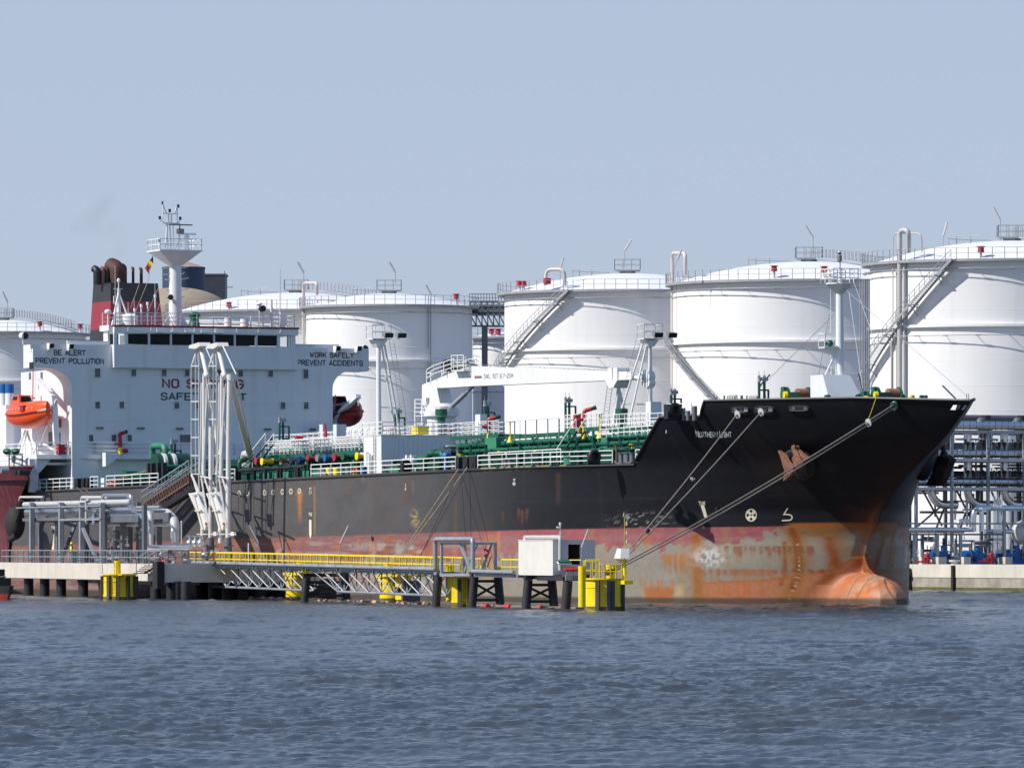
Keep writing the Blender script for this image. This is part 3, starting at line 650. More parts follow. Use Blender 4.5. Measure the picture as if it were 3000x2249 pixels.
for k in range(4):          # pale disc with a dark four-bladed propeller left in the hull colour
    a=45+90*k; q=[]
    for i in range(9):
        t=a-34+68*i/8; q.append((.88*15.7*math.cos(math.radians(t)),15.7*math.sin(math.radians(t))))
    t0=math.radians(a); q=[(.88*4*math.cos(t0-.9),4*math.sin(t0-.9))]+[p_ for p_ in q]+[(.88*4*math.cos(t0+.9),4*math.sin(t0+.9))]
    q=[(x,y) for x,y in q]
    tight=[q[0]]+[((x*.6 if 0 else x),y) for x,y in q[1:-1] if 1]+[q[-1]]
    # blades widen outwards: narrow the sector at the rim
    tight=[q[0]]+[(.88*15.7*math.cos(math.radians(a-22+44*i/6)),15.7*math.sin(math.radians(a-22+44*i/6))) for i in range(7)]+[q[-1]]
    poly_on(th,tight,fn)
obj('thruster_mark',th,M['marking'],hull)
bm_=MB(); fn=painted(2306,1507)
stroke(bm_,[(2,20),(-9,1)],3.6,fn); stroke(bm_,[(-11,1),(6,1)]+arc(6,-8,9,90,-90,10,8)+[(-15,-17)],3.6,fn,n=2); obj('bulb_mark',bm_,M['marking'],hull)
for i,px in enumerate((701,726,776,801,828,853,878)):
    rm=MB(); fn=painted(px,1445-i*1.2); ringon(rm,fn,5.6,8.4,16,.6); text_on(rm,'9876543'[i],8,fn,bold=.01,sx=.6); obj('manifold_mark',rm,M['marking'],hull)
for px,py,t in ((910,1434,('40','23')),(1189,1424,('3','8'))):
    dm=MB()
    text_on(dm,t[0],11,painted(px,py-3),bold=.02,sx=.7); text_on(dm,t[1],13,painted(px,py+8),bold=.02,sx=.7); obj('frame_number',dm,M['marking'],hull)
dm=MB(); text_on(dm,'20',9,painted(1507,1405),bold=.02,sx=.75); fn=painted(1507,1417)
for a in (-3,0,3): stroke(dm,[(a,7 if a==0 else 4),(a,-6 if a==0 else -3)],1.6,fn,3)
obj('frame_number',dm,M['whiteclean'],hull)
dm=MB(); fn=painted(2027,1401,-.2)
for a in (-3,0,3): stroke(dm,[(a,4),(a,-7 if a==0 else -3)],1.6,fn,3)
text_on(dm,'P',8,painted(2035,1403),bold=.02); obj('frame_number',dm,M['whiteclean'],hull)
for px,py in ((1092,1577),(1897,1554),(2100,1490)):
    dh=MB(); x0_,z0_=hx(px,py); c=side(x0_,z0_,.02); dh.cyl(c+Vector((0,.1,0)),c+Vector((0,-.06,0)),.2,n=10); obj('discharge_port',dh,M['black'],hull)
# ================================================================ TANKER: superstructure
def QX(px,py,x): return SHIP.atx(px,py,x)
def QY(px,py,y): return SHIP.aty(px,py,y)
M['swhite']=mat('superstructure_white_paint',(.73,.75,.76),.45,var=.06,scale=.25,streak=.35,scol=(.55,.5,.43),sscale=(1.3,1.3,.10),bump=.02,bscale=.9)
M['letter']=mat('black_lettering',(.02,.025,.035),.5,var=.1)
M['redletter']=mat('red_lettering',(.25,.02,.03),.5,var=.1)
M['greenletter']=mat('green_lettering',(.01,.09,.055),.5,var=.1)
M['funred']=mat('funnel_red_paint',(.28,.032,.045),.5,var=.06)
M['fungrey']=mat('funnel_black_paint',(.035,.033,.036),.5,var=.1)
M['redtrim']=mat('dark_red_trim',(.17,.012,.02),.5,var=.1)
XF=-121.0
sup=MB()
# house body and front screen with bridge wings on curved brackets
house=[(-13,9.9),(-13,20.1)]
house+=[(-13-2.75*(1-math.cos(t)),20.1+1.9*math.sin(t)) for t in np.linspace(.05,PI/2,12)]
house+=[(-16.78,22.0),(-16.78,24.1),(16.7,24.1),(16.7,22.0),(14.9,22.0)]
house+=[(13+1.9*(1-math.cos(t)),20.3+1.7*math.sin(t)) for t in np.linspace(PI/2,.05,12)]+[(13,20.1),(13,9.9)]
sup.prism(house,'x',XF-2.4,XF)
sup.box(XF-12.7,XF-2.4,-13.0,13.0,9.9,22.0)
# weld seams between the plates of the front
for y in np.arange(-11.5,12.6,3.4): sup.box(XF,XF+.012,y-.02,y+.02,14.1,21.9)
for z in (15.6,20.4): sup.box(XF,XF+.012,-12.9,12.9,z-.02,z+.02)
# stiffening bands across the front
sup.box(XF,XF+.05,-9.2,9.3,21.95,22.05); sup.box(XF-.02,XF+.03,-13,13,17.2,17.26); sup.box(XF-.02,XF+.03,-13,13,18.9,18.95)
hs=obj('superstructure',sup,M['swhite'],ship)
pf=MB()        # platform deck round the house, its fascia curving forward amidships
edge=[(XF-.9+1.9*(1-abs(y/16.1)**2.5),y) for y in np.linspace(-16.1,16.1,25)]
pf.prism([(XF-30,-16.1)]+edge+[(XF-30,16.1)],'z',13.72,14.1)
pf.prism([(XF-30,-16.1)]+[(x-.02,y*.999) for x,y in edge]+[(XF-30,16.1)],'z',13.66,13.7)
pf.box(XF-30,XF-1.0,-16.12,-15.9,12.4,13.7)
p0=QX(86,1440,XF-1.2); p1=QX(112,1440,XF-1.2)
pf.box(XF-1.5,XF-1.1,p0.y,p1.y,ZD,13.7); pf.prism([(-16.1,13.7),(-16.1,12.2),(-15.6,12.6),(-14.6,13.7)],'x',XF-1.5,XF-1.1)
for y in (-12.5,-5,2,8,14): pf.box(XF-1.0,XF-.2,y-.05,y+.05,13.3,13.66)
pf.tube([QX(130,1358,XF-1.3),QX(520,1358,XF-1.3),QX(820,1358,XF-1.3)],.14,8)
obj('platform_deck',pf,M['swhite'],ship)
fd=MB(); c=QX(322,1337,XF+.95); fd.prism([(c.y-.6,c.z+.35),(c.y+.7,c.z+.35),(c.y+.7,c.z+.0),(c.y+.1,c.z-.5),(c.y-.6,c.z-.9)],'x',XF+.6,XF+1.4); obj('gusset',fd,M['white'],ship)
rl=MB(); rail(rl,[(x-.1,y,14.1) for x,y in edge[::2]],1.1,3,2.6,.05); rail(rl,[(XF-.9,-15.95,14.1),(XF-14,-15.95,14.1)],1.1,3,1.6,.035); obj('platform_railing',rl,M['whiteclean'],ship)
# ---- wheelhouse
XW=XF+.55; wl=MB(); zb,zt=22.05,25.78
yl,yr=-9.05,9.25
sill=QX(600,1012,XW).z; head=QX(600,979,XW).z
wl.box(XW-2.2,XW,yl,yr,zb,sill); wl.box(XW-5.2,XW-2.2,-6.5,yr,zb,sill)                                        # apron below the windows
wl.box(XW-2.3,XW+.12,yl-.02,yr+.02,head,zt); wl.box(XW-5.2,XW-2.3,-6.5,yr,head,zt)                             # fascia above
wl.box(XW-5.2,XW-4.9,-6.5,6.5,sill,head)
wp=[(375,437),(437,500),(500,563),(563,626),(626,688),(688,751),(751,814)]
posts=[330,370,437,501,564,627,688,751.5,816,861]
for i,p in enumerate(posts):
    y=QX(p,995,XW).y; y=max(min(y,yr-.12),yl+.12); w=.08 if 1<i<8 else .15
    wl.box(XW-.12,XW+.04,y-w,y+w,sill,head)
for y in (yl,yr):
    s=1 if y<0 else -1
    wl.box(XW-2.2,XW-2.0,min(y,y+s*.15),max(y,y+s*.15),sill,head); wl.box(XW-1.6,XW-1.4,min(y,y+s*.15),max(y,y+s*.15),sill,head)
whs=obj('wheelhouse',wl,M['swhite'],ship)
for a,b in zip(posts[1:8],posts[2:9]):
    ya=QX(a,995,XW).y+.13; yb=QX(b,995,XW).y-.13; g=MB(); g.box(XW-.1,XW-.06,ya,yb,sill+.04,head-.04); obj('window_pane',g,M['glass'],whs)
def thin_glass():
    m=bpy.data.materials.new('clear_wheelhouse_glass'); m.use_nodes=True; N=m.node_tree.nodes; L=m.node_tree.links; N.clear()
    o=N.new('ShaderNodeOutputMaterial'); mx=N.new('ShaderNodeMixShader'); t=N.new('ShaderNodeBsdfTransparent'); g=N.new('ShaderNodeBsdfGlossy'); g.inputs['Roughness'].default_value=.05
    t.inputs[0].default_value=(.93,.97,.96,1); mx.inputs[0].default_value=.05; L.new(t.outputs[0],mx.inputs[1]); L.new(g.outputs[0],mx.inputs[2]); L.new(mx.outputs[0],o.inputs[0]); return m
M['clear']=thin_glass()
for a,b in ((posts[0],posts[1]),(posts[8],posts[9])):
    ya=QX(a,995,XW).y+.2; yb=QX(b,995,XW).y-.15; g=MB(); g.box(XW-.1,XW-.08,ya,yb,sill+.03,head-.03); obj('window_pane',g,M['clear'],whs)
rt=MB(); rt.box(XW-2.4,XW+.22,yl-.05,yr+.05,zt,zt+.16); rt.box(XW-5.2,XW-2.4,-6.5,yr,zt,zt+.16); obj('roof_edge',rt,M['redtrim'],whs)
wt=MB()
for a in posts[1:9]:
    y=QX(a,995,XW).y; wt.bar((XW+.14,y,head+.1),(XW+.5,y,head+.35),.05); wt.bar((XW+.5,y,head+.35),(XW+.5,y,head+.55),.07)
for px in (470,512,553,600,640): 
    y=QX(px,970,XW).y; wt.box(XW+.14,XW+.5,y-.55,y+.4,head+.12,head+.2); wt.bar((XW+.35,y-.5,head+.2),(XW+.35,y-.5,head+.5),.06)
wt.bar((XW+.5,yl+.6,head+.12),(XW+.5,yr-.4,head+.12),.05)
obj('window_wiper',wt,M['white'],whs)
# railing and gear on the compass deck
ZR=zt+.16; cr=MB()
rail(cr,[(XW-.3,yl+.2,ZR),(XW-.3,yr-.2,ZR),(XW-5.1,yr-.2,ZR),(XW-5.1,-6.3,ZR),(XW-2.3,-6.3,ZR),(XW-2.3,yl-.2,ZR)],1.15,3,1.6,.03); obj('compass_deck_railing',cr,M['whiteclean'],ship)
cd=MB(); cd.box(XW-2.5,XW-.3,yl-.4,yl-.03,ZR-.5,ZR); cd.box(XW-2.2,XW-1.2,yl-.15,yl-.03,22.1,ZR-.5); obj('side_wing',cd,M['swhite'],ship)
gear=MB()
for px,h in ((463,1.6),(480,2.0),(503,1.2)): y=QX(px,948,XW-1).y
for px,hh in ((395,1.3),(414,1.7),(433,1.9),(455,2.6)):
    gear.cut(); c=QX(px,950,XW-1.2); gear.cyl((XW-1.2,c.y,ZR),(XW-1.2,c.y,ZR+hh),.07); gear.cyl((XW-1.2,c.y,ZR+hh),(XW-1.2,c.y,ZR+hh+.3),.13)
gear.cut(); c=QX(380,940,XW-2); gear.cyl((XW-2,c.y,ZR),(XW-2,c.y,ZR+.9),.75,.75,16); gear.ball((XW-2,c.y,ZR+.9),.75,16,8,(1,1,.35))
gear.cut(); c=QX(316,913,XW-2.0); gear.cyl((XW-2.0,c.y,ZR),(XW-2.0,c.y,c.z-.3),.06); gear.ball((XW-2.0,c.y,c.z),.32,12,8,(1,1,.7))
for px,hh,r in ((760,2.3,.05),(772,1.7,.05),(795,2.6,.12),(735,1.0,.06),(668,.9,.35),(716,.8,.4)):
    gear.cut(); c=QX(px,950,XW-1.5); gear.cyl((XW-1.5,c.y,ZR),(XW-1.5,c.y,ZR+hh),r,n=10)
gear.cut(); c=QX(760,925,XW-1.5); gear.ball((XW-1.5,c.y,ZR+2.2),.3,12,8,(1,1,.5))
for i in range(6): gear.cut() if i==0 else 0; gear.bar((XW-2.2,QX(800+i*9,950,XW-2).y,ZR),(XW-2.2,QX(800+i*9,950,XW-2).y,ZR+1.9-.2*i),.05)
gear.bar((XW-2.2,QX(800,930,XW-2).y,ZR+1.9),(XW-2.2,QX(850,948,XW-2).y,ZR+.3),.06); gear.box(XW-2.5,XW-2,QX(824,950,XW-2).y,QX(836,950,XW-2).y,ZR,ZR+1.5)
obj_pieces('compass_deck_gear',gear,M['white'],ship,smooth=40)
hn=MB(); c=QX(765,904,XW-1.5); hn.ball((XW-1.5,c.y,c.z),.28,12,8); hn.cyl((XW-1.4,c.y,c.z),(XW-1.0,c.y,c.z),.2,.3); obj('horn',hn,M['black'],ship,smooth=True)
cv=MB(); c=QX(569,950,XW-.9)
prof=[(.05,0),(.55,0),(.5,.35),(.38,.6),(.42,.8),(.55,1.0),(.5,1.25),(.25,1.35),(.02,1.36)]
cv.lathe((XW-.9,c.y,ZR),[(r,z) for r,z in prof],12)
rg=random.Random(4)
cv.v=[(x+rg.uniform(-.04,.04),y+rg.uniform(-.04,.04),z) for x,y,z in cv.v]; obj('covered_compass',cv,M['green'],ship,smooth=60)
mm=MB(); x=XW-2.6                        # tripod signal mast, port quarter of the picture
c=QX(348,950,x); mm.cyl((x,c.y,ZR),(x,c.y,QX(348,845,x).z),.24,.14)
for dy,dx in ((-1.0,.8),(.9,.8),(0,-1.4)): mm.cyl((x+dx,c.y+dy,ZR),(x,c.y,ZR+3.1),.09)
z_=QX(348,822,x).z; mm.cyl((x,c.y,QX(348,845,x).z),(x,c.y,z_),.05); mm.ball((x,c.y,z_),.16,10,8,(1,1,1.4)); mm.bar((x,c.y-.5,QX(345,846,x).z),(x,c.y+.4,QX(345,846,x).z),.06)
y_=QX(334,870,x).y; zz=[QX(345,q,x).z for q in (869,890)]; mm.box(x-.05,x+.05,y_-.05,y_+.35,zz[1],zz[1]+.06); mm.box(x-.05,x+.05,y_-.05,y_+.35,zz[0],zz[0]+.06); mm.box(x-.05,x+.05,y_-.05,y_,zz[1],zz[0]); mm.box(x-.05,x+.05,y_+.3,y_+.35,zz[1],zz[0])
obj('signal_mast',mm,M['white'],ship,smooth=40)
an=MB()
for px,py in ((337,778),(454,827),(375,885),(393,875),(818,780),(822,640+150)): c=QX(px,py,XW-2); an.cut(); an.cyl((XW-2,c.y,ZR),(XW-2,c.y,c.z),.035,.015,6)
obj_pieces('whip_aerial',an,M['white'],ship)
hl=MB(); xm=-126.5
for a,b in (((408,832),(372,930)),((430,832),(386,940)),((463,845),(418,950)),((468,890),(448,950))): hl.cut(); hl.cyl(QX(*a,xm),QX(*b,XW-1.5),.03,n=5)
obj_pieces('halyard',hl,M['rope'],ship)
# ---- windows, lamps and words on the front
def win(px,py,w,h,mt='winshade'):
    c=QX(px,py,XF); s=QX(px+w/2,py+h/2,XF); hw=abs(s.y-c.y); hh=abs(s.z-c.z)
    f=MB(); t=.07
    for a in ((c.y-hw-t,c.y+hw+t,c.z+hh,c.z+hh+t),(c.y-hw-t,c.y+hw+t,c.z-hh-t,c.z-hh),(c.y-hw-t,c.y-hw,c.z-hh,c.z+hh),(c.y+hw,c.y+hw+t,c.z-hh,c.z+hh)): f.box(XF+.01,XF+.09,*a)
    fo=obj('window',f,M['swhite'],hs); g=MB(); g.box(XF+.005,XF+.03,c.y-hw,c.y+hw,c.z-hh,c.z+hh); obj('pane',g,M[mt],fo)
for px,py,w,h in ((285,1092,16,26),(391,1092,14,20),(480,1092,14,20),(547,1092,14,20),(641,1092,14,20),(704,1093,14,20),(792,1094,14,21),(895,1095,15,27),
    (285,1186,14,20),(356,1186,14,20),(517,1187,14,20),(578,1187,14,20),(828,1188,14,20),(896,1188,14,20),
    (266,1283,13,19),(333,1283,14,19),(379,1283,13,19),(543,1286,34,26),(794,1288,14,19),(898,1288,14,19)): win(px,py,w,h)
for px,py in ((291,1251),(411,1252),(524,1253),(782,1255),(915,1255)):
    lm=MB(); c=QX(px,py,XF); lm.box(XF,XF+.35,c.y-.3,c.y+.3,c.z-.05,c.z+.02); lm.box(XF+.1,XF+.3,c.y-.33,c.y-.12,c.z-.16,c.z-.05); lm.box(XF+.1,XF+.3,c.y+.12,c.y+.33,c.z-.16,c.z-.05); obj('wall_lamp',lm,M['grey'],hs)
def front_text(s,cx,cy,wpx,hpx,m):
    V,F,w=stencil(s)
    p0=QX(cx-wpx/2,cy,XF); p1=QX(cx+wpx/2,cy,XF); z1=QX(cx,cy-hpx/2,XF).z; z0=QX(cx,cy+hpx/2,XF).z
    t=MB(); t.add([(XF+.012+.003*l,p0.y+x/w*(p1.y-p0.y),z0+y/6*(z1-z0)) for x,y,l in V],F); obj('lettering',t,M[m],hs)
front_text('BE ALERT',204,1033,91,14,'letter'); front_text('PREVENT POLLUTION',204,1057,198,14,'letter')
front_text('WORK SAFELY',972,1040,126,14,'letter'); front_text('PREVENT ACCIDENTS',967,1063,190,14,'letter')
front_text('NO SMOKING',594,1124,234,23,'redletter'); front_text('SAFETY FIRST',596,1162,246,19,'greenletter')
for px,py in ((142,1013),(200,1015),(981,1021),(1043,1021)):
    fl=MB(); c=QX(px,py,XF); fl.box(XF+.02,XF+.6,c.y-.18,c.y+.2,c.z-.38,c.z-.25); fl.prism([(XF+.1,c.z-.25),(XF+.7,c.z-.25),(XF+.85,c.z+.2),(XF+.1,c.z+.25)],'y',c.y-.22,c.y+.28); o=obj('floodlight',fl,M['white'],hs)
    g=MB(); g.add([(XF+.72,c.y-.17,c.z-.22),(XF+.72,c.y+.23,c.z-.22),(XF+.865,c.y+.23,c.z+.17),(XF+.865,c.y-.17,c.z+.17)],[(0,1,2,3)]); obj('lens',g,M['black'],o)
for px,py in ((66,984),(1062,1022)):
    sl=MB(); c=QX(px,py,XF-.5); sl.cyl((XF-.7,c.y,c.z),(XF-.1,c.y+.1,c.z),.33,.36,14); sl.cyl((XF-.4,c.y,c.z-.3),(XF-.4,c.y,24.1),.06); o=obj('searchlight',sl,M['whiteclean'],hs,smooth=40)
    g=MB(); g.cyl((XF-.09,c.y+.1,c.z),(XF-.07,c.y+.1,c.z),.32,n=14); obj('lens',g,M['black'],o)
for sgn in (-1,1):       # inner bulwark of the open wings
    bw=MB(); y0,y1=(yl-4.2,yl-.02) if sgn<0 else (yr+.02,yr+4.6); bw.box(XF-.6,XF-.45,y0,y1,24.1,24.4); bw.box(XF-.7,XF-.35,y0,y1,24.4,24.47); obj('wing_bulwark',bw,M['swhite'],hs)
# side-wall openings, ladder and pipes on the starboard side of the house
sd_=MB()
for px,py,w,h in ((88,1101,4,20),(122,1101,4,22)): c=QY(px,py,-13.); sd_.box(c.x-.25,c.x+.25,-13.03,-12.98,c.z-h/64,c.z+h/64)
for px,py,h in ((148,1290,50),(172,1290,45),(175,1240,24)): c=QY(px,py,-13.); sd_.box(c.x-.45,c.x+.45,-13.04,-12.98,c.z-h/64,c.z+h/64)
obj('side_opening',sd_,M['dsteel'],hs)
bl=MB(); c=QY(92,1071,-16.82); bl.box(c.x-.5,c.x+.45,-16.84,-16.79,c.z-.32,c.z+.32); obj('navigation_light_screen',bl,M['black'],hs)
rp=MB(); rp.bar(QY(97,1082,-13.2),QY(96,1180,-13.2),.07); rp.bar(QY(60,1162,-13.2),QY(97,1160,-13.2),.07); obj('red_hose_boom',rp,M['red'],hs)
for px in (183,):
    rb=MB(); c=QX(px,1325,XF-.5); rb.box(XF-.9,XF-.3,c.y-.45,c.y+.45,14.1,QX(px,1302,XF-.5).z); obj('red_locker',rb,M['red'],ship)
fm=MB(); c=QX(352,1333,XF+.6); fm.cyl((XF+.6,c.y,14.1),(XF+.6,c.y,14.75),.2,.17); ob=obj('fire_monitor',fm,M['yellow'],ship,smooth=40)
g=MB(); b_=Vector((XF+.6,c.y,14.75)); g.cyl(b_,b_+Vector((0,0,.9)),.17); g.tube(bend([b_+Vector((0,0,.8)),b_+Vector((0,-.05,1.25)),b_+Vector((.2,.35,1.35))],.2),.18); g.cyl(b_+Vector((0,-.55,.3)),b_+Vector((0,.2,.3)),.09); g.cyl(b_+Vector((0,.2,-.3)),b_+Vector((0,.7,-.3)),.13,.2); obj('red_barrel',g,M['red'],ob,smooth=40)
g=MB(); g.cyl(b_+Vector((.2,.35,1.35)),b_+Vector((.3,.6,1.5)),.14,.17); obj('nozzle',g,M['dgreen'],ob,smooth=40)
# lower front under the platform: recess door, vents, bollards
lf=MB(); lf.box(XF-14,XF-1.2,-12.98,-12.9,9.9,13.6)
# ---- vents with blue tops beside the house
for px in (32,51):
    c=QY(px,1150,-12.); v_=MB(); v_.cyl((c.x-2,c.y,14.1),(c.x-2,c.y,c.z),.42); o=obj('ventilator',v_,M['white'],ship,smooth=40); g=MB(); g.cyl((c.x-2,c.y,c.z),(c.x-2,c.y,QY(px,1123,-12.).z),.42); g.cyl((c.x-2,c.y,QY(px,1138,-12.).z-.02),(c.x-2,c.y,QY(px,1138,-12.).z+.03),.44); obj('blue_cowl',g,M['blue'],o,smooth=40)
# ---- funnel
xa_=-136.5
def fy(px,py): return QX(px,py,xa_)
yL0,yL1=fy(324.6,830).y,fy(318,1000).y; yR0,yR1=fy(463,831).y,fy(477,1000).y
def fun_ring(z):
    zt_,zb_=fy(400,830).z,fy(400,1000).z; t=(zt_-z)/(zt_-zb_)
    yl_=yL0+(yL1-yL0)*t; yr_=yR0+(yR1-yR0)*t; d=4.4+.75*t; xf_=xa_+.35*t
    return [(xf_,yl_,z),(xf_,yr_,z),(xf_-d,yr_,z),(xf_-d,yl_,z)]
zs=[fy(400,q).z for q in (1060,963,883,829)]
for k,(z0,z1,mm_,nm_) in enumerate(((zs[0],zs[1],'fungrey','funnel_base'),(zs[1],zs[2],'funred','funnel_red_band'),(zs[2],zs[3],'fungrey','funnel_top_band'))):
    f=MB(); f.loft([fun_ring(z0),fun_ring(z1)]); 
    if k==0: fo=obj('funnel',f,M['fungrey'],ship)
    else: obj(nm_,f,M[mm_],fo)
M['exh']=mat('sooty_rusted_exhaust',(.10,.035,.022),.7,var=.5,scale=1.2,streak=.6,scol=(.015,.012,.012))
for px,top,r,lean,m_ in ((310,778,.36,-.5,'black'),(327,778,.2,-.3,'rust'),(340,780,.26,0,'black'),(367,762,.78,-.6,'exh'),(388,772,.32,0,'black'),(416,779,.13,-.3,'exh'),(440,781,.15,-.3,'exh')):
    c=fy(px,830); z1=fy(px,top).z; x_=xa_-(2.2 if r<.5 else 2.0)
    e_=MB(); e_.tube(bend([(x_,c.y,zs[3]-.1),(x_,c.y,z1-.9*r),(x_-1.2*r,c.y+lean*r*.6,z1-.5*r)],r*.9,6),r,14); obj('exhaust_pipe',e_,M[m_],ship,smooth=50)
# ---- radar mast
xm=-125.2; mb=MB()
def MX(px,py,dx=0): return QX(px,py,xm+dx)
b0=MX(514,950); rad=(MX(533,860).y-MX(496,860).y)/2
mb.cyl((xm,b0.y,ZR-.3),(xm,b0.y,MX(515,770).z),rad*1.02,rad*.86,20)
zc=MX(514,738).z; zc0=MX(514,778).z; cy=MX(514,770).y
y0,y1=MX(451,738).y,MX(572,738).y
ring0=[(xm+rad*.8*sx_,cy+rad*.8*sy_,zc0) for sx_,sy_ in ((1,-1),(1,1),(-1,1),(-1,-1))]
ring1=[(xm+1.5,y0,zc),(xm+1.5,y1,zc),(xm-1.5,y1,zc),(xm-1.5,y0,zc)]
mb.loft([ring0,ring1]); mb.box(xm-1.6,xm+1.6,y0-.05,y1+.05,zc,zc+.12)
for s in (-1,1): mb.prism([(cy+s*rad*.9,ZR),(cy+s*(rad+.8),ZR),(cy+s*rad*.9,ZR+1.3)],'x',xm-.05,xm+.05)
mo=obj('radar_mast',mb,M['white'],ship,smooth=35)
r_=MB(); rail(r_,[(xm+1.5,y0,zc+.12),(xm+1.5,y1,zc+.12),(xm-1.5,y1,zc+.12),(xm-1.5,y0,zc+.12)],1.0,2,1.0,.03,closed=True); obj('mast_railing',r_,M['whiteclean'],mo)
t_=MB().cut()
for a,b,r in (((490,655),(483,737),.07),((490,655),(491,737),.07),((497,658),(503,737),.07),((507,658),(510,735),.05),((525,675),(524,735),.12),((525,700),(513,737),.06),((547,705),(547,735),.2),((464,705),(466,737),.05),((463,690),(463,705),.03)): t_.cut() if r>.1 else 0; t_.cyl(MX(*a),MX(*b),r,n=8)
for a,b in (((470,645),(488,658)),((527,648),(508,658)),((478,653),(527,655)),((486,658),(505,658)),((477,585),(477,642)),((519,610),(519,650)),((516,608),(512,625)),((478,625),(521,627)),((493,625),(493,655)),((503,625),(503,655)),((477,600),(488,625)),((513,625),(517,610))): t_.cyl(MX(*a),MX(*b),.05,n=6)
for i in range(9): t_.bar(MX(493,627+i*3.4),MX(503,627+i*3.4),.03)
for py in (785,803,818,850,872): c=MX(497,py); t_.cut(); t_.bar(c,MX(480 if py%2 else 484,py+1),.09); t_.cut(); t_.bar(MX(532,py),MX(553 if py in (785,818,850) else 540,py-4),.08)
t_.cut(); t_.ball(MX(523,843),.1,8,6)
obj_pieces('mast_fitting',t_,M['white'],mo,smooth=40)
ra=MB(); c=MX(530,659); ra.box(c.x-.1,c.x+.1,MX(495,657).y,MX(563,661).y,c.z-.05,c.z+.07); ra.cyl((c.x,MX(527,660).y,c.z),(c.x,MX(527,660).y,c.z-.4),.06); ra.box(c.x-.3,c.x+.3,MX(519,680).y,MX(536,680).y,MX(514,685).z,MX(514,670).z); obj('radar_scanner',ra,M['grey'],mo)
ra=MB(); c=MX(550,686); ra.box(c.x-.12,c.x+.12,MX(532,687).y,MX(572,686).y,c.z-.08,c.z+.1); ra.cyl((c.x,MX(547,690).y,c.z-.1),(c.x,MX(547,690).y,c.z-.7),.17); ra.ball((c.x,MX(547,697).y,MX(514,697).z),.28,12,8); obj('radar_scanner',ra,M['white'],mo,smooth=40)
for px,py in ((468,638),(497,617),(528,640),(467,704),(549,721),(522,604),(475,594)):
    l_=MB(); c=MX(px,py); l_.cyl(c-Vector((0,0,.15)),c+Vector((0,0,.15)),.12 if py>600 else .06,n=10); obj('mast_lamp',l_,M['black'],mo,smooth=40)
l_=MB(); c=MX(498,871,.6); l_.cyl(c-Vector((.25,0,0)),c+Vector((.2,0,0)),.14,.27,14); obj('mast_horn',l_,M['dgreen'],mo,smooth=40)
# ---- flag on its halyard
fg=MB(); 
A=QX(424,786,xm-6); B=QX(447,750,xm-6); n=9
dirv=(B-A); sidev=QX(432,801,xm-6)-A
grid=[]
cols_=[]
fl_=thing_parts=[]
for k,(c0,c1,nm_,colr) in enumerate(((0,.36,'flag_red_stripe',(.6,.03,.02)),(.36,.68,'flag_yellow_stripe',(.85,.55,.02)),(.68,1,'flag_black_stripe',(.01,.01,.012)))):
    q=MB(); 
    for j in range(2):
        pass
    U=np.linspace(c0,c1,5); V=np.linspace(0,1,5)
    for u_ in U:
        for v__ in V:
            wv=Vector((.18*math.sin(u_*9+v__*2),0,.0)); w_=(1-.55*u_)*1.0
            q.v.append(tuple(A+dirv*u_+sidev*v__*w_*1.25+wv))
    for i in range(4):
        for j in range(4): a=i*5+j; q.f.append((a,a+5,a+6,a+1))
    m_=mat('flag_'+nm_,colr,.8,var=.1); 
    if k==0: flag=obj('flag',q,m_,ship,smooth=True)
    else: obj(nm_,q,m_,flag,smooth=True)
pl=MB(); pl.cyl(QX(447,750,xm-6),QX(432,832,xm-6),.02,n=5); pl.cyl(QX(424,786,xm-6),QX(447,750,xm-6),.025,n=5); obj('flag_halyard',pl,M['rope'],ship)
# ================================================================ TANKER: cargo deck
rg=random.Random(3)
def zx(px,py,y): return QY(px,py,y)
# side railings on the deck edge, section by section (picture columns of their ends)
def xs_edge(px): return QY(px,1380,-15.85).x
for a,b in ((99,216),(266,289),(313,465),(640,690),(913,1337),(1402,1695),(1788,1862)):
    x0,x1=xs_edge(a),min(xs_edge(b),_brk[0][0]-.1); m=MB()
    def ey(x): return -(float(hb(x,ZD))-.2)
    n=max(2,int((x1-x0)/4)); pts=[(x0+(x1-x0)*i/n,ey(x0+(x1-x0)*i/n),ZD+.05) for i in range(n+1)]
    rail(m,pts,1.08,3,1.9,.035); obj('side_railing',m,M['whiteclean'],ship)
    for i in range(int((x1-x0)/6)):
        s_=MB(); x=x0+2+i*6; s_.bar((x,ey(x)+.05,ZD+1.0),(x-.0,ey(x)+.75,ZD),.1); obj('railing_stay',s_,M['lgreen'],ship)
m=MB(); rail(m,[(QY(1425,1350,-13.4).x,-13.2,ZD+.35),(QY(1637,1340,-13.4).x,-13.2,ZD+.35)],1.1,2,3.,.035); obj('side_railing',m,M['whiteclean'],ship)
# raised longitudinal girders/tank tops in dark green
for x0,x1,y,z1,k in ((-100,-58,-12.6,ZD+.9,'dgreen'),(-52,-24,-12.4,ZD+1.25,'dgreen'),(-23,-9,-9.6,ZD+1.3,'dgreen')):
    m=MB(); m.box(x0,x1,y,y+.25,ZD-.05,z1); m.box(x0,x1,y-.15,y+.3,z1,z1+.06)
    for i in range(int((x1-x0)/3)): m.box(x0+1+i*3,x0+1.12+i*3,y-.3,y,ZD,z1)
    obj('deck_girder',m,M[k],ship)
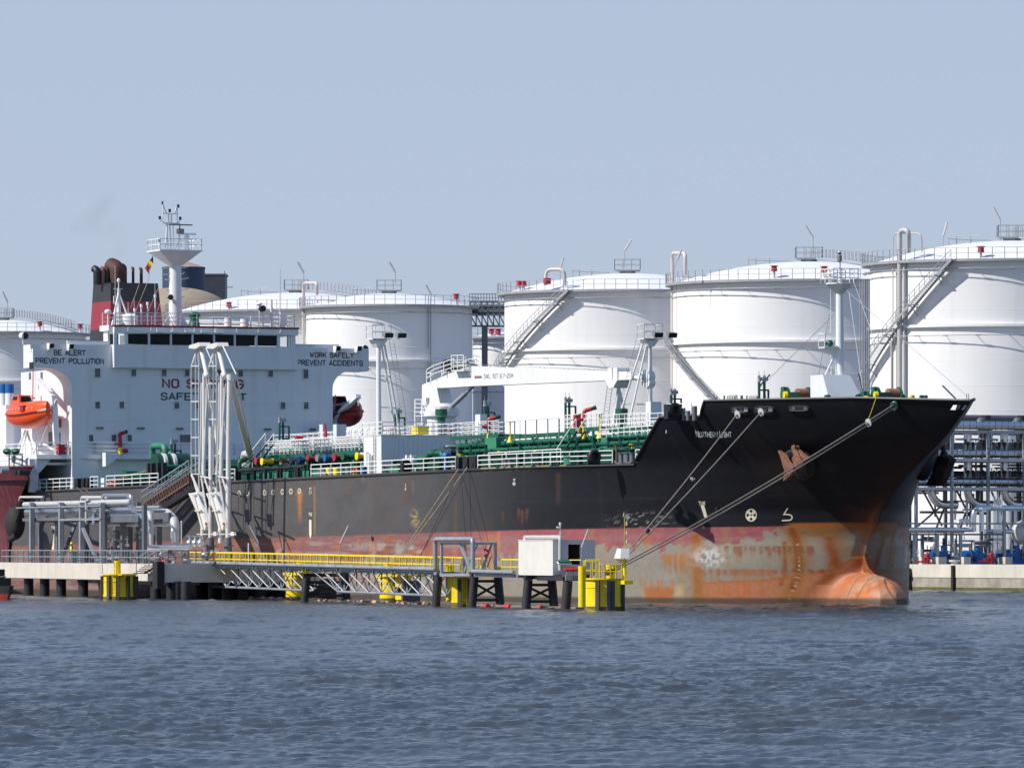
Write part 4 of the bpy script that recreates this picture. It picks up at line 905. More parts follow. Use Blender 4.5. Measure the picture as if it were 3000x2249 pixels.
# main fore-and-aft pipes
def pipe(x0,x1,y,z,r,m_='green',fl=6.,name='cargo_pipe',lean=0):
    m=MB(); m.cyl((x0,y,z),(x1,y,z+lean),r,n=12)
    n=int(abs(x1-x0)/fl)
    for i in range(1,n+1): x=x0+(x1-x0)*i/(n+1); m.cyl((x-.06,y,z),(x+.06,y,z),r*1.35,n=12)
    for i in range(int(abs(x1-x0)/4.5)): x=x0+1+i*4.5; m.box(x,x+.16,y-.12,y+.12,ZD,z)
    return obj(name,m,M[m_],ship,smooth=40)
pipe(QY(1322,1308,-4).x,-20,-4,13.33,.23)
pipe(-60,-16,-5.6,12.75,.17); pipe(-60,-16,-2.8,13.0,.2); pipe(-60,-12,-7.5,12.2,.14); pipe(-60,-14,2.5,13.1,.22); pipe(-60,-14,5,12.8,.2)
for i,(y,z,r) in enumerate(((-10.6,11.7,.2),(-9.6,12.1,.16),(-8.4,11.6,.22),(-7,12.3,.18),(-5.2,12.7,.2),(-3.4,12.4,.24),(-1.6,12.9,.16))): pipe(-116+3*i,-58,y,z,r,'green',4.5)
# cross-over lines and valves
for i in range(26):
    x=-114+i*2.2+rg.uniform(-.5,.5); m=MB(); r=rg.choice((.1,.14,.2)); z=rg.uniform(11.5,12.9); m.tube(bend([(x,-11.8,ZD),(x,-11.8,z),(x,-2,z)],.4),r,8); m.cyl((x,-8,z),(x,-8,z+.5),.06); m.cyl((x,-8,z+.5),(x,-8,z+.54),.28,n=10); obj('crossover_pipe',m,M[rg.choice(('green','green','dgreen','lgreen'))],ship,smooth=40)
for i in range(30):
    x=-50+i*1.35+rg.uniform(-.4,.4); y=rg.uniform(-11.5,-8); z=rg.uniform(12.0,12.4); m=MB(); m.cyl((x,y,ZD),(x,y,z),.05); m.cyl((x,y,z),(x,y,z+.05),.24,n=10); m.cyl((x,y,ZD),(x,y,ZD+.5),.15); obj('valve_wheel',m,M[rg.choice(('yellow','black','green','yellow','rust'))],ship,smooth=40)
for i in range(26):
    x=-50+i*1.5+rg.uniform(-.3,.3); m=MB(); y=rg.uniform(-7,-3); m.box(x,x+.18,y,y+.18,ZD,13.2); m.bar((x,y,13.2),(x+.8,y,12.2),.08); obj('pipe_support',m,M['dgreen'],ship)
# dark under-trunk behind the pipes
m=MB(); m.box(-60,-13,0,.3,ZD,12.2); m.box(-116,-58,-1,-.7,ZD,13.0); obj('trunk_girder',m,M['dgreen'],ship)
# boxes on the pipe
for px in (1445,1776): c=QY(px,1300,-4.3); m=MB(); m.box(c.x-1,c.x+1.2,-4.6,-4.0,c.z-.45,c.z+.5); m.box(c.x-1.5,c.x+1.5,-4.65,-4.2,c.z-.5,c.z-.42); obj('junction_box',m,M['lgreen'],ship)
# ---- elevated walkway
def walkway(x0,x1,y,z,w=1.4,sp=1.2,h=1.1,rails=True,posts_only=False,deckw=True):
    m=MB(); m.box(x0,x1,y-w/2,y+w/2,z-.12,z); m.box(x0,x1,y-w/2-.04,y-w/2+.04,z-.32,z+.02)
    n=int((x1-x0)/1.1)
    for i in range(n):
        x=x0+(i+.5)*(x1-x0)/n; m.bar((x,y-w/2,z-.3),(x+.45,y-w/2,z-.75),.07); m.bar((x,y-w/2,z-.75),(x+.9,y-w/2,z-.75),.07)
        if i%4==0: m.box(x-.08,x+.08,y-w/2,y-w/2+.16,ZD,z)
    o=obj('walkway',m,M['green'],ship)
    r=MB()
    if posts_only:
        n=int((x1-x0)/1.75)
        for i in range(n+1): x=x0+(x1-x0)*i/n; r.bar((x,y-w/2-.05,z-.6),(x,y-w/2-.05,z+1.15),.075)
        r.bar((x0,y-w/2-.05,z+1.15),(x1,y-w/2-.05,z+1.15),.025); obj('walkway_stanchions',r,M['steel'],o)
    elif rails:
        for yy in (y-w/2,y+w/2): rail(r,[(x0,yy,z),(x1,yy,z)],h,3,sp,.028)
        obj('walkway_railing',r,M['whiteclean'],o)
    return o
yw=-3.
X_=lambda px,py=1265: QY(px,py,yw).x
walkway(X_(1322),X_(1500),yw,14.15,2.4,1.0); walkway(X_(1500),X_(1662),yw,14.0,1.4,posts_only=True); walkway(X_(1662),X_(1705),yw,14.0,1.4); walkway(X_(1705),X_(1812),yw,14.2,3.,.9); walkway(X_(1812),X_(1925),yw,14.05,1.6,1.3)
walkway(X_(735,1310),X_(1062,1310),0,14.35,1.6,1.3)
for yy,x0,x1,z in ((-10.8,QY(790,1330,-10.8).x,QY(1064,1320,-10.8).x,13.05),(-9,QY(800,1330,-9).x,QY(1064,1320,-9).x,13.35)):
    walkway(x0,x1,yy,z,.8,.8,1.05)
m=MB(); c=QY(1290,1260,-3); walkway(QY(1060,1300,-3).x,QY(1322,1280,-3).x,-3,14.2,2.,1.2)
# inclined ladders
for (a,b,y) in (((1702,1262),(1645,1350),-9.5),((790,1302),(752,1350),-12)):
    p=QY(*a,y); q=QY(*b,y-.0); m=MB()
    for dy in (-.35,.35): m.bar(p+Vector((0,dy,0)),q+Vector((0,dy,0)),.1)
    n=10
    for i in range(n): c=p.lerp(q,(i+.5)/n); m.box(c.x-.1,c.x+.1,c.y-.35,c.y+.35,c.z-.02,c.z+.02)
    o=obj('deck_ladder',m,M['dgreen'],ship); r=MB()
    for dy in (-.4,.4):
        r.bar(p+Vector((0,dy,.95)),q+Vector((0,dy,.95)),.06); r.bar(p+Vector((0,dy,0)),p+Vector((0,dy,.95)),.05); r.bar(q+Vector((0,dy,-.6)),q+Vector((0,dy,.95)),.05)
    obj('ladder_railing',r,M['whiteclean'],o)
# ---- deck store, sunlit side and ribbed shaded front
xh=-52.55; m=MB(); m.box(-56.05,xh,-13.0,-6.7,ZD,14.06)
ys_=np.linspace(-13,-6.7,16)
for i,y in enumerate(ys_[:-1]):
    if 3<=i: m.prism([(xh,y+.05),(xh+.07,y+.12),(xh+.07,y+.22),(xh,y+.3)],'z',ZD+.3,13.9)
m.box(-56.1,xh+.06,-13.05,-6.65,14.06,14.12)
o=obj('deck_store',m,M['swhite'],ship)
m=MB(); m.box(-55.6,-55.0,-13.06,-13.0,11.6,12.75); obj('door',m,M['grey'],o)
m=MB(); m.cyl((-54.9,-13.25,ZD),(-54.9,-13.25,12.7),.17); m.cyl((-54.4,-13.25,ZD),(-54.4,-13.25,12.6),.15); obj('gas_bottle',m,M['white'],o,smooth=40)
m=MB(); ladder(m,(-53.7,-13.1,ZD),(-53.7,-13.1,14),.4,(1,0,0)); obj('ladder',m,M['grey'],o)
m=MB(); rail(m,[(-56.6,-12.9,14.12),(xh,-12.9,14.12),(xh,-6.8,14.12)],1.05,3,1.6,.03); obj('roof_railing',m,M['whiteclean'],o)
m=MB(); c=QX(1302,1308,xh); m.tube(bend([(xh+.05,c.y,c.z),(xh+.6,c.y,c.z),(xh+.9,c.y+.8,c.z),(xh+.9,c.y+.8,ZD)],.3),.12); obj('vent_pipe',m,M['grey'],o,smooth=40)
m=MB(); c=QY(1237,1273,-9); m.box(c.x-1.0,c.x+.2,-9.5,-8.5,14.2,14.75); m.box(c.x-1.05,c.x+.25,-9.55,-8.45,14.72,14.8); obj('yellow_locker',m,M['yellow'],ship)
# ---- green mushroom ventilators
for px,pt,pb,w in ((1293,1198,1275,30),(1821,1197,1260,30)):
    y=-3.4 if px<1400 else -1.; c=QY(px,pb,y); t=QY(px,pt,y); s=(QY(px+w/2,pt,y)-t).length*.43; R=.46; m=MB(); m.cyl((c.x,y,ZD+2),(c.x,y,t.z-.6),R*.72,n=18); m.cyl((c.x,y,t.z-.75),(c.x,y,t.z-.62),R,n=18); m.cyl((c.x,y,t.z-.55),(c.x,y,t.z),R*1.12,n=18); obj('mushroom_ventilator',m,M['green'],ship,smooth=40)
# ---- mast risers: pairs of green vent posts with pressure valves
def riser(px,y,ptop,pcross,pbot,w=12,leg=20,frame=True):
    c=QY(px,pbot,y); t=QY(px,ptop,y).z; zc=QY(px,pcross,y).z; zb=max(ZD,c.z-3); m=MB(); k=39.
    y2=y+w/.903/k; y3=y+(w+leg)/.903/k
    for yy,zt in ((y,t),(y2,t)): m.cyl((c.x,yy,zb),(c.x,yy,zt),.11,n=8)
    if frame:
        m.box(c.x-.06,c.x+.06,y3-.06,y3+.06,zb,zc); m.box(c.x-.06,c.x+.06,y-.05,y3,zc-.12,zc); m.box(c.x-.06,c.x+.06,y2,y3,zc-1.2,zc-1.08)
    o=obj('vent_riser',m,M['green'],ship,smooth=40)
    h=MB()
    for yy in (y,y2):
        h.cyl((c.x,yy,t),(c.x,yy,t+.28),.15,.1,n=8); h.cyl((c.x,yy,t+.28),(c.x,yy,t+.5),.12,n=8); h.cyl((c.x,yy,t+.5),(c.x,yy,t+.9),.03,.012,5); h.box(c.x-.08,c.x+.08,yy+.1,yy+.28,t+.1,t+.36)
    obj('relief_valve',h,M['steel'],o)
for a in ((819,-3,1238,1247,1290),(1158,2,1212,1222,1262),(1420,-1,1190,1206,1245),(1657,-1,1181,1188,1235),(1966,3,1157,1166,1200),(503,-8,1300,1318,1370)): riser(*a)
# ---- valve stands
for px,pt,pb in ((1495,1235,1292),(1757,1212,1280),(1698,1212,1262)):
    y=-4.6; c=QY(px,pb,y); t=QY(px,pt,y).z; m=MB(); m.cyl((c.x,y,c.z),(c.x,y,t),.05); m.cyl((c.x,y,t-.04),(c.x,y,t),.33,n=12); m.cyl((c.x,y,c.z-.1),(c.x,y,c.z+.35),.3,.12,12); obj('valve_stand',m,M['yellow'],ship,smooth=40)
# ---- fire monitors on the walkway
for px,pt,pb,y in ((1432,1228,1275,-4.1),(1712,1203,1255,-4.4)):
    c=QY(px,pb,y); t=QY(px,pt,y).z; z=c.z; m=MB(); m.cyl((c.x,y,z-.8),(c.x,y,z+.45),.2,.15); o=obj('fire_monitor',m,M['yellow'],ship,smooth=40); m=MB(); m.cyl((c.x,y,z+.4),(c.x,y,t-.25),.17); m.tube(bend([(c.x,y,t-.3),(c.x,y,t),(c.x+.3,y+.5,t+.15)],.15),.17); m.cyl((c.x,y-.6,z+.7),(c.x,y,z+.7),.12); m.box(c.x-.5,c.x-.1,y-.75,y-.35,z+.1,z+1.1) if px>1500 else 0; obj('red_barrel',m,M['red'],o,smooth=40)
    m=MB(); m.cyl((c.x+.3,y+.5,t+.15),(c.x+.42,y+.85,t+.28),.15,.18); obj('nozzle',m,M['dgreen'],o,smooth=40)
# ---- manifold: coloured reducers facing starboard
for px,py,k in ((748,1350,'red'),(766,1351,'yellow'),(822,1350,'rust'),(850,1347,'grey'),(874,1346,'blue'),(900,1344,'red'),(928,1342,'grey'),(950,1341,'blue'),(978,1339,'red'),(1003,1337,'green'),(1044,1336,'yellow')):
    y0=-13.0; c=QY(px,py,y0); r=.33; m=MB(); m.cyl((c.x,y0,c.z),(c.x,y0+.12,c.z),r,n=14); m.cyl((c.x,y0+.12,c.z),(c.x,y0+.55,c.z),r*.8,r*.45,14); m.cyl((c.x,y0+.55,c.z),(c.x,y0+.9,c.z),r*.45,r*.7,14); m.cyl((c.x,y0+.9,c.z),(c.x,y0+1.05,c.z),r*.8,n=14); o=obj('manifold_reducer',m,M[k],ship,smooth=40)
    m=MB(); m.cyl((c.x,y0+1.05,c.z),(c.x,y0+4,c.z),.2,n=12); m.box(c.x-.06,c.x+.06,y0+1.4,y0+1.5,ZD,c.z); m.cyl((c.x,y0+2,c.z),(c.x,y0+2,c.z+.7),.05); m.cyl((c.x,y0+2,c.z+.7),(c.x,y0+2,c.z+.74),.25); obj('manifold_pipe',m,M['green'],o,smooth=40)
m=MB(); a=QY(690,1379,-15.5); b=QY(895,1366,-15.5); m.cyl(a,b,.17,n=10)
for px in (700,746,778,815,824,868,874): x=QY(px,1390,-15.5).x; m.box(x-.14,x+.14,-15.62,-15.4,ZD-.02,11.65)
m.box(QY(693,1370,-15.5).x,QY(700,1370,-15.5).x,-15.9,-15.3,ZD,11.9); obj('manifold_fender_rail',m,M['black'],ship,smooth=40)
for i in range(7):
    m=MB(); x=-76+i*2.1; m.box(x,x+1.3,-14.4,-13.9,ZD,ZD+.75); obj('drip_tray_box',m,M['lgreen'],ship)
for px,k in ((965,'yellow'),(976,'blue'),(986,'yellow'),(955,'grey'),(1008,'green'),(1065,'blue'),(942,'dsteel'),(1020,'dsteel')):
    m=MB(); c=QY(px,1390,-14.6); m.cyl((c.x,-14.6,ZD),(c.x,-14.6,ZD+.85),.29,n=14); m.cyl((c.x,-14.6,ZD+.85),(c.x,-14.6,ZD+.88),.31,n=14); m.cyl((c.x,-14.6,ZD+.3),(c.x,-14.6,ZD+.33),.305,n=14); obj('oil_drum',m,M[k],ship,smooth=40)
def lifebuoy(px,py,y=-15.75):
    c=QY(px,py,y); m=MB(); pts=[(c.x+.36*math.cos(t),y,c.z+.36*math.sin(t)) for t in np.linspace(0,2*PI,17)]; m.tube(pts,.09,8,False); return m
M['buoy']=mat('faded_orange_lifebuoy',(.75,.2,.07),.6)
for px,py in ((1041,1382),(322,1422)): b=lifebuoy(px,py); o=obj('lifebuoy',b,M['buoy'],None,smooth=True); o.location=SHIP.w(0,0,0); o.rotation_euler=SHIP.rot; tag(o,'orange lifebuoy hung on the ship rail '+('below the coloured manifold valves' if px>1000 else 'left of the gangway top'),'lifebuoy','lifebuoys on the side railing')
# panama fairleads and fender blocks at the rail
for a,b in ((1340,1350),(1361,1375),(1380,1398),(222,232),(243,250),(256,262),(1026+152,1035+152)):
    x0,x1=xs_edge(a),xs_edge(b); m=MB(); m.box(x0,x1,-16.02,-15.5,ZD-.02,ZD+1.05); m.cyl(((x0+x1)/2,-16.06,ZD+.5),((x0+x1)/2,-15.9,ZD+.5),.25,n=12); obj('fairlead_block',m,M['black'],ship)
for px,y in ((1742,-14.8),(1189,-15.2),(1934,0)):
    if px==1934: continue
    x=QY(px,1350,y).x; m=MB(); m.tube([(x+.0,y+.35*math.cos(t)*1.1,ZD+.62+.42*math.sin(t)) for t in np.linspace(0,2*PI,15)],.17,8,False); m.box(x-.3,x-.1,y-.5,y+.5,ZD,ZD+1.0); obj('roller_fairlead',m,M['black'],ship,smooth=40)
for px in (1482,1820,1838,1330): 
    x=QY(px,1360,-14.6).x; m=MB(); m.cyl((x,-14.6,ZD),(x,-14.6,ZD+.75),.2,n=12); m.cyl((x+.8,-14.6,ZD),(x+.8,-14.6,ZD+.75),.2,n=12); m.cyl((x,-14.6,ZD+.75),(x,-14.6,ZD+.8),.26,n=12); m.cyl((x+.8,-14.6,ZD+.75),(x+.8,-14.6,ZD+.8),.26,n=12); m.box(x-.4,x+1.2,-14.9,-14.3,ZD,ZD+.1); obj('bollard',m,M['dsteel'],ship,smooth=40)
for px in (1670,1160,1172): x=QY(px,1360,-14.2).x; m=MB(); m.cyl((x,-14.2,ZD),(x,-14.2,ZD+.7),.5,n=16); m.cyl((x,-14.2,ZD+.7),(x,-14.2,ZD+.78),.56,n=16); obj('tank_hatch',m,M['lgreen'],ship,smooth=40)
m=MB(); c=QY(1270,1350,-14); m.tube(bend([(c.x-4,-14,11.9),(c.x-1.2,-14,11.9),(c.x-.6,-14,12.3),(c.x+1.5,-14,12.3),(c.x+2.2,-14,11.7)],.5),.26,10); m.cyl((c.x+.4,-14,12.3),(c.x+.4,-14,12.6),.36); obj('hose_bend',m,M['green'],ship,smooth=40)
m=MB(); c=QY(1307,1345,-14); m.cyl((c.x,-14,ZD),(c.x,-14,11.8),.2); m.ball((c.x,-14,12.0),.38); m.cyl((c.x-.6,-14,12),(c.x+.5,-14,12),.25); obj('blue_pump',m,M['blue'],ship,smooth=40)
m=MB(); c=QY(1190,1350,-14.2)
for i in range(5): m.box(c.x+i*.45,c.x+.3+i*.45,-14.5,-14.0,11.5,12.0+.25*(i%2)); m.cyl((c.x+i*.45,-14.2,ZD),(c.x+i*.45,-14.2,11.6),.06)
obj('hydraulic_block',m,M['white'],ship)
# ---- white deck lockers / control cabinets
for px,py0,py1,w1,w2,y in ((976,1243,1290,12,30,-3.0),(1392,1214,1280,16,22,-1.5),(1892,1177,1255,14,33,-1.5)):
    c=QY(px,py0,y); x0=c.x; d1=w1/(.43*38); d2=w2/(.9*38); b=QY(px,py1,y).z; m=MB(); m.box(x0,x0+d1,y,y+d2,max(ZD+2.5,b-.2),c.z); obj('control_cabinet',m,M['swhite'],ship)
# ---- king post with floodlights
def post_tower(px,y,ptop,pbot,dirn,ladder_px):
    b=QY(px,pbot,y); t=QY(px,ptop,y); m=MB(); x=b.x; zt=t.z
    m.cyl((x,y,ZD+3.3),(x,y,zt),.22,.2,16); m.prism([(y-.25,zt-.1),(y+.25,zt-.1),(y+.65,zt+.45),(y-.6,zt+.45)],'x',x-.6,x+.4); m.box(x-.7,x+.6,y-.8,y+.9,zt+.5,zt+.58)
    m.cyl((x-.6,y+dirn*1.9,ZD+3.3),(x,y+dirn*.3,zt),.085); m.cyl((x-1.4,y+dirn*2.7,ZD+3.3),(x-.1,y+dirn*.6,zt+.1),.09)
    for k in (.35,.68): z=ZD+3.3+(zt-ZD-3.3)*k; m.bar((x,y,z),(x-1.4+1.3*k,y+dirn*(2.7-2.1*k),z),.1)
    o=obj('floodlight_tower',m,M['white'],ship,smooth=40)
    r=MB(); rail(r,[(x-.7,y-.8,zt+.58),(x+.6,y-.8,zt+.58),(x+.6,y+.9,zt+.58),(x-.7,y+.9,zt+.58)],1.15,2,.9,.024,closed=True); obj('tower_railing',r,M['whiteclean'],o)
    l=MB(); ladder(l,(x-.5,y+dirn*2.6,ZD+5),(x+.2,y+dirn*1.1,zt+.5),.4,(.3,1,0),.013); obj('ladder',l,M['steel'],o)
    for dy in (-.1,1.1) if dirn>0 else (-.3,1.0):
        f=MB(); f.prism([(x+1.0,zt+.75),(x+1.45,zt+.6),(x+1.6,zt+1.0),(x+1.05,zt+1.1)],'y',y+dy,y+dy+.7); f.bar((x+.5,y+dy+.4,zt+.55),(x+1.05,y+dy+.4,zt+.6),.06); f.bar((x+1,y+dy+.4,zt+.6),(x+1.2,y+dy+.4,zt+.75),.06); fo_=obj('floodlight',f,M['grey'],o)
        g=MB(); g.add([(x+1.475,y+dy+.06,zt+.62),(x+1.475,y+dy+.79,zt+.62),(x+1.615,y+dy+.79,zt+.98),(x+1.615,y+dy+.06,zt+.98)],[(0,1,2,3)]); obj('lens',g,M['black'],fo_)
post_tower(1110,-8,1012,1270,1,1150); post_tower(1904,8,1012,1180,-1,1860)
# ---- hose-handling crane; its jib points forward and a little to port, resting in a crutch
cx0=-69.; jh=math.atan2(8.2,24.); CR=Frame(SHIP.w(cx0,0,0),SHIP.h+jh,0)
def CQ(px,py,y=0): return CR.aty(px,py,y)
def cobj(name,mb,m,par,**k):
    mb.v=[tuple(SHIP.l(CR.w(*v))) for v in mb.v]; return obj(name,mb,m,par,**k)
def poly_px(mb,pts,y0,y1,yref=-.6):
    q=[CQ(*p,yref) for p in pts]; mb.prism([(v.x,v.z) for v in q],'y',y0,y1)
m=MB(); m.cyl((0,0,ZD),(0,0,16.2),1.25,1.25,24); m.cyl((0,0,16.2),(0,0,16.6),1.55,1.55,24); m.lathe((0,0,0),[(1.25,16.6),(1.3,17.0),(1.0,17.3)],24)
cro=cobj('crane_pedestal',m,M['white'],ship,smooth=40)
m=MB(); poly_px(m,[(1240,1185),(1240,1128),(1248,1123),(1283,1135),(1296,1196),(1262,1198),(1262,1165),(1252,1165),(1250,1198)],-.75,.75); poly_px(m,[(1246,1200),(1250,1196),(1300,1196),(1305,1215),(1240,1215)],-1.1,1.1)
cobj('crane_house',m,M['white'],cro)
m=MB(); w=.62
poly_px(m,[(1237,1136),(1240,1126),(1370,1073),(1386,1072),(1850,1089),(1850,1112),(1810,1113),(1382,1131),(1298,1136)],-w,w)
poly_px(m,[(1850,1092),(1884,1096),(1884,1110),(1850,1109)],-.4,.4)
for px in (1804,1820): c=CQ(px,1088); d=CQ(px,1116); m.box(c.x-.25,c.x+.25,-w-.1,w+.1,d.z,c.z+.3)
jo=cobj('crane_jib',m,M['white'],ship)
m=MB(); q=CQ(1890,1103,-.3); m.cyl((q.x,-.35,q.z),(q.x,.35,q.z),.55,n=18); m.cyl((q.x+.1,-.35,q.z-.5),(q.x+.1,.35,q.z-.5),.45,n=18); cobj('jib_sheave',m,M['white'],jo,smooth=40)
m=MB(); a=CQ(1302,1210,-.2); b=CQ(1385,1133,-.2); m.cyl(a,a.lerp(b,.75),.2,n=12); m.cyl(a.lerp(b,.72),b,.13,n=12); m.cyl(a-Vector((0,.3,0)),a+Vector((0,.3,0)),.3); cobj('luffing_cylinder',m,M['steel'],jo,smooth=40)
m=MB(); P=[CQ(1250,1116,-.9),CQ(1270,1103,-.9),CQ(1330,1083,-.9),CQ(1366,1080,-.9)]
rail(m,[(p.x,-.9,p.z-.1) for p in P],1.05,3,1.2,.03); rail(m,[(p.x,.9,p.z-.1) for p in P],1.05,3,1.2,.03); m.box(P[2].x,P[3].x,-1.2,1.2,P[3].z-.2,P[3].z-.1); rail(m,[(P[2].x,-1.2,P[3].z-.1),(P[3].x,-1.2,P[3].z-.1)],1.25,3,.8,.03); cobj('crane_platform_railing',m,M['whiteclean'],jo)
m=MB(); q=CQ(1350,1070,.3); m.cyl((q.x-1.2,-.4,q.z),(q.x-1.2,.8,q.z),.5,n=16); m.tube([(q.x-1.2,.2,q.z+.3),(q.x+.8,.2,q.z),(q.x+2.2,.2,q.z-.3)],[.35,.3,.1],8); cobj('hoist_winch',m,M['black'],jo,smooth=40)
m=MB()
for px in (1432,1465,1510,1590,1660,1735): a=CQ(px,1078+.035*(px-1432)+2); m.bar((a.x,-.3,a.z-.3),(a.x,-.3,a.z+.25),.04); m.bar((a.x+.5,-.3,a.z-.3),(a.x+.5,-.3,a.z+.25),.04)
a=CQ(1380,1066);b=CQ(1845,1088); m.bar((a.x,-.3,a.z),(b.x,-.3,b.z),.035); cobj('jib_handrail',m,M['dsteel'],jo)
V,F_,wd=stencil('SWL 10T 6.7-25M',.9,2.2); p0=CQ(1418,1106,-w); p1=CQ(1503,1106,-w); z1=CQ(1460,1095,-w).z; z0=CQ(1460,1107,-w).z
m=MB(); m.add([(p0.x+x/wd*(p1.x-p0.x),-w-.012-.003*l,z0+y/6*(z1-z0)) for x,y,l in V],F_); cobj('jib_lettering',m,M['grey'],jo)
m=MB(); a=CQ(1391,1101,-w);b=CQ(1411,1107,-w); m.box(a.x,b.x,-w-.03,-w-.01,b.z,a.z); cobj('name_plate',m,M['rust'],jo)
m=MB(); q=CQ(1262,1195,-1.4); 
for (a,b) in (((1216,1170),(1216,1275)),((1236,1170),(1236,1275))): m.bar(CQ(*a,-1.3),CQ(*b,-1.3),.08)
for py in (1170,1182,1194,1206,1218,1240): m.bar(CQ(1216,py,-1.3),CQ(1240,py,-1.3),.06)
m.bar(CQ(1250,1093,0),CQ(1250,1125,0),.06); m.bar(CQ(1262,1093,0),CQ(1262,1118,0),.06); m.bar(CQ(1250,1093,0),CQ(1268,1093,0),.06)
cobj('crane_access_frame',m,M['whiteclean'],cro)
m=MB(); q=CQ(1812,1115); m.prism([(q.x-.7,q.z),(q.x+.7,q.z),(q.x+.25,q.z-.6),(q.x-.25,q.z-.6)],'y',-.9,.9); m.cyl((q.x,0,q.z-.5),(q.x-.4,-.6,ZD+2),.14); m.cyl((q.x,0,q.z-.5),(q.x+.4,1.5,ZD+2),.12); m.cyl((q.x,0,q.z-.5),(q.x,.2,ZD+2),.14); l=MB(); ladder(l,(q.x-1.,-.9,ZD+3),(q.x-.3,-.6,q.z+.2),.45,(1,.4,0)); cobj('jib_crutch',m,M['white'],ship,smooth=40); cobj('ladder',l,M['steel'],cro)
# ---- pump tank with big bends ahead of the accommodation
m=MB(); y=-10; c=QY(470,1362,y); m.cyl((c.x,y-.6,c.z),(c.x,y+2.6,c.z),1.05,n=20); m.box(c.x-.5,c.x+.5,y-.4,y+2.2,ZD,c.z); to=obj('hose_drum',m,M['dgreen'],ship,smooth=40)
for k,(o_,cc) in enumerate(((-.05,'cream'),(.85,'cream'),(1.75,'yellow'))): m=MB(); m.cyl((c.x+.35,y+o_,c.z+.1),(c.x+.35,y+o_+.28,c.z+.1),.95 if k<2 else .6,n=20); obj('drum_flange',m,M[cc],to,smooth=40)
m=MB(); P=[QY(*q,-9) for q in ((446,1340),(446,1306),(484,1306),(484,1345))]; m.tube(bend(P,.6,6),.3,12); obj('vapour_return_bend',m,M['lgreen'],ship,smooth=40)
m=MB(); P=[QY(*q,-8.6) for q in ((476,1325),(490,1322),(500,1330),(500,1375))]; m.tube(bend(P,.4,6),.3,12); obj('vapour_return_bend',m,M['lgreen'],ship,smooth=40)
for px in (438,448,466,481): m=MB(); x=QY(px,1400,-13).x; m.box(x-.2,x+.2,-13.2,-12.8,ZD,ZD+2.2); obj('black_roller_post',m,M['black'],ship)
m=MB(); c=QY(395,1395,-12); m.cyl((c.x,-13,ZD+.8),(c.x,-11,ZD+.8),.7,n=18); m.cyl((c.x,-13.1,ZD+.8),(c.x,-13,ZD+.8),.95,n=18); obj('mooring_winch',m,M['green'],ship,smooth=40)
for px,k in ((336,'red'),(349,'black'),(300,'white')): m=MB(); x=QY(px,1410,-15.2).x; m.box(x-.4,x+.4,-15.2,-14.6,ZD,ZD+1.0); obj('deck_locker',m,M[k],ship)
m=MB(); a=QY(440,1378,-12); b=QY(325,1408,-14.5); m.cyl(a,b,.05,n=6); m.cyl(a+Vector((.3,0,.1)),b+Vector((.3,0,.1)),.05,n=6); obj('slack_mooring_line',m,M['rope'],ship)
# red pennants of hoses, flags
m=MB(); c=QY(953,1272,-5); m.prism([(c.x-.25,c.z-.5),(c.x+.25,c.z-.5),(c.x+.3,c.z+.1),(c.x,c.z+.9),(c.x-.2,c.z)],'y',-5.05,-4.95); m.bar((c.x,-5,14.3),(c.x,-5,c.z),.04); obj('red_flag',m,M['red'],ship)
for px,py,k in ((990,1287,'blue'),(1005,1290,'red'),(1021,1285,'red'),(876,1285,'red'),(1046,1292,'blue'),(933,1298,'red'),(1000,1302,'blue'),(1112,1258,'red'),(1150,1262,'red'),(1318,1262,'red')):
    m=MB(); c=QY(px,py,-1.5); m.cyl((c.x,-1.8,c.z),(c.x,-1.2,c.z),.26,n=12); m.cyl((c.x,-1.5,12.5),(c.x,-1.5,c.z),.07); obj('hose_reel',m,M[k],ship,smooth=40)
# ================================================================ TANKER: forecastle gear, anchors, mooring lines
m=MB(); q=lambda px,py,y=0: QY(px,py,y)
b=q(2461,1165); t=q(2461,833)
P=[q(2377,1165,-2.),q(2377,1101,-2.),q(2400,1101,-2.),q(2418,1165,-2.)]
x0=q(2378,1165,-2.).x; x1=x0+2.2; zt=q(2400,1101,-1).z
# housing at the mast foot: vertical side, raked front
m.loft([[(x0,-2.1,12.6),(x1+2.2,-2.1,12.6),(x1+2.2,1.7,12.6),(x0,1.7,12.6)],[(x0,-2.1,zt),(x1-.2,-2.1,zt),(x1-.2,-.2,zt),(x0,-.2,zt)]])
m.v[-1]=(x0,.2,zt); m.v[-2]=(x1-.2,.2,zt)
fo_=obj('foremast_housing',m,M['swhite'],ship)
m=MB(); c=q(2461,1100,0); R=.34; m.cyl((c.x,0,12.7),(c.x,0,t.z-.2),R*1.08,R*.8,20); m.cyl((c.x,0,t.z-.7),(c.x,0,t.z),R*.8,1.0,20); m.cyl((c.x,0,t.z),(c.x,0,t.z+.1),1.05,n=20); m.cyl((c.x,0,t.z),(c.x,0,q(2461,735).z),.1,n=10); m.cyl((c.x-.3,-.6,t.z),(c.x-.3,-.6,t.z+1.2),.06); m.bar((c.x,-1.25,zt),(c.x,-.3,zt+1.8),.12)
z2=q(2461,1020).z; m.box(c.x-.5,c.x+.5,-1.55,-.3,z2,z2+.08); m.prism([(-.3,z2),(-1.4,z2),(-.3,z2-.9)],'x',c.x-.05,c.x+.05)
mo=obj('foremast',m,M['white'],ship,smooth=40)
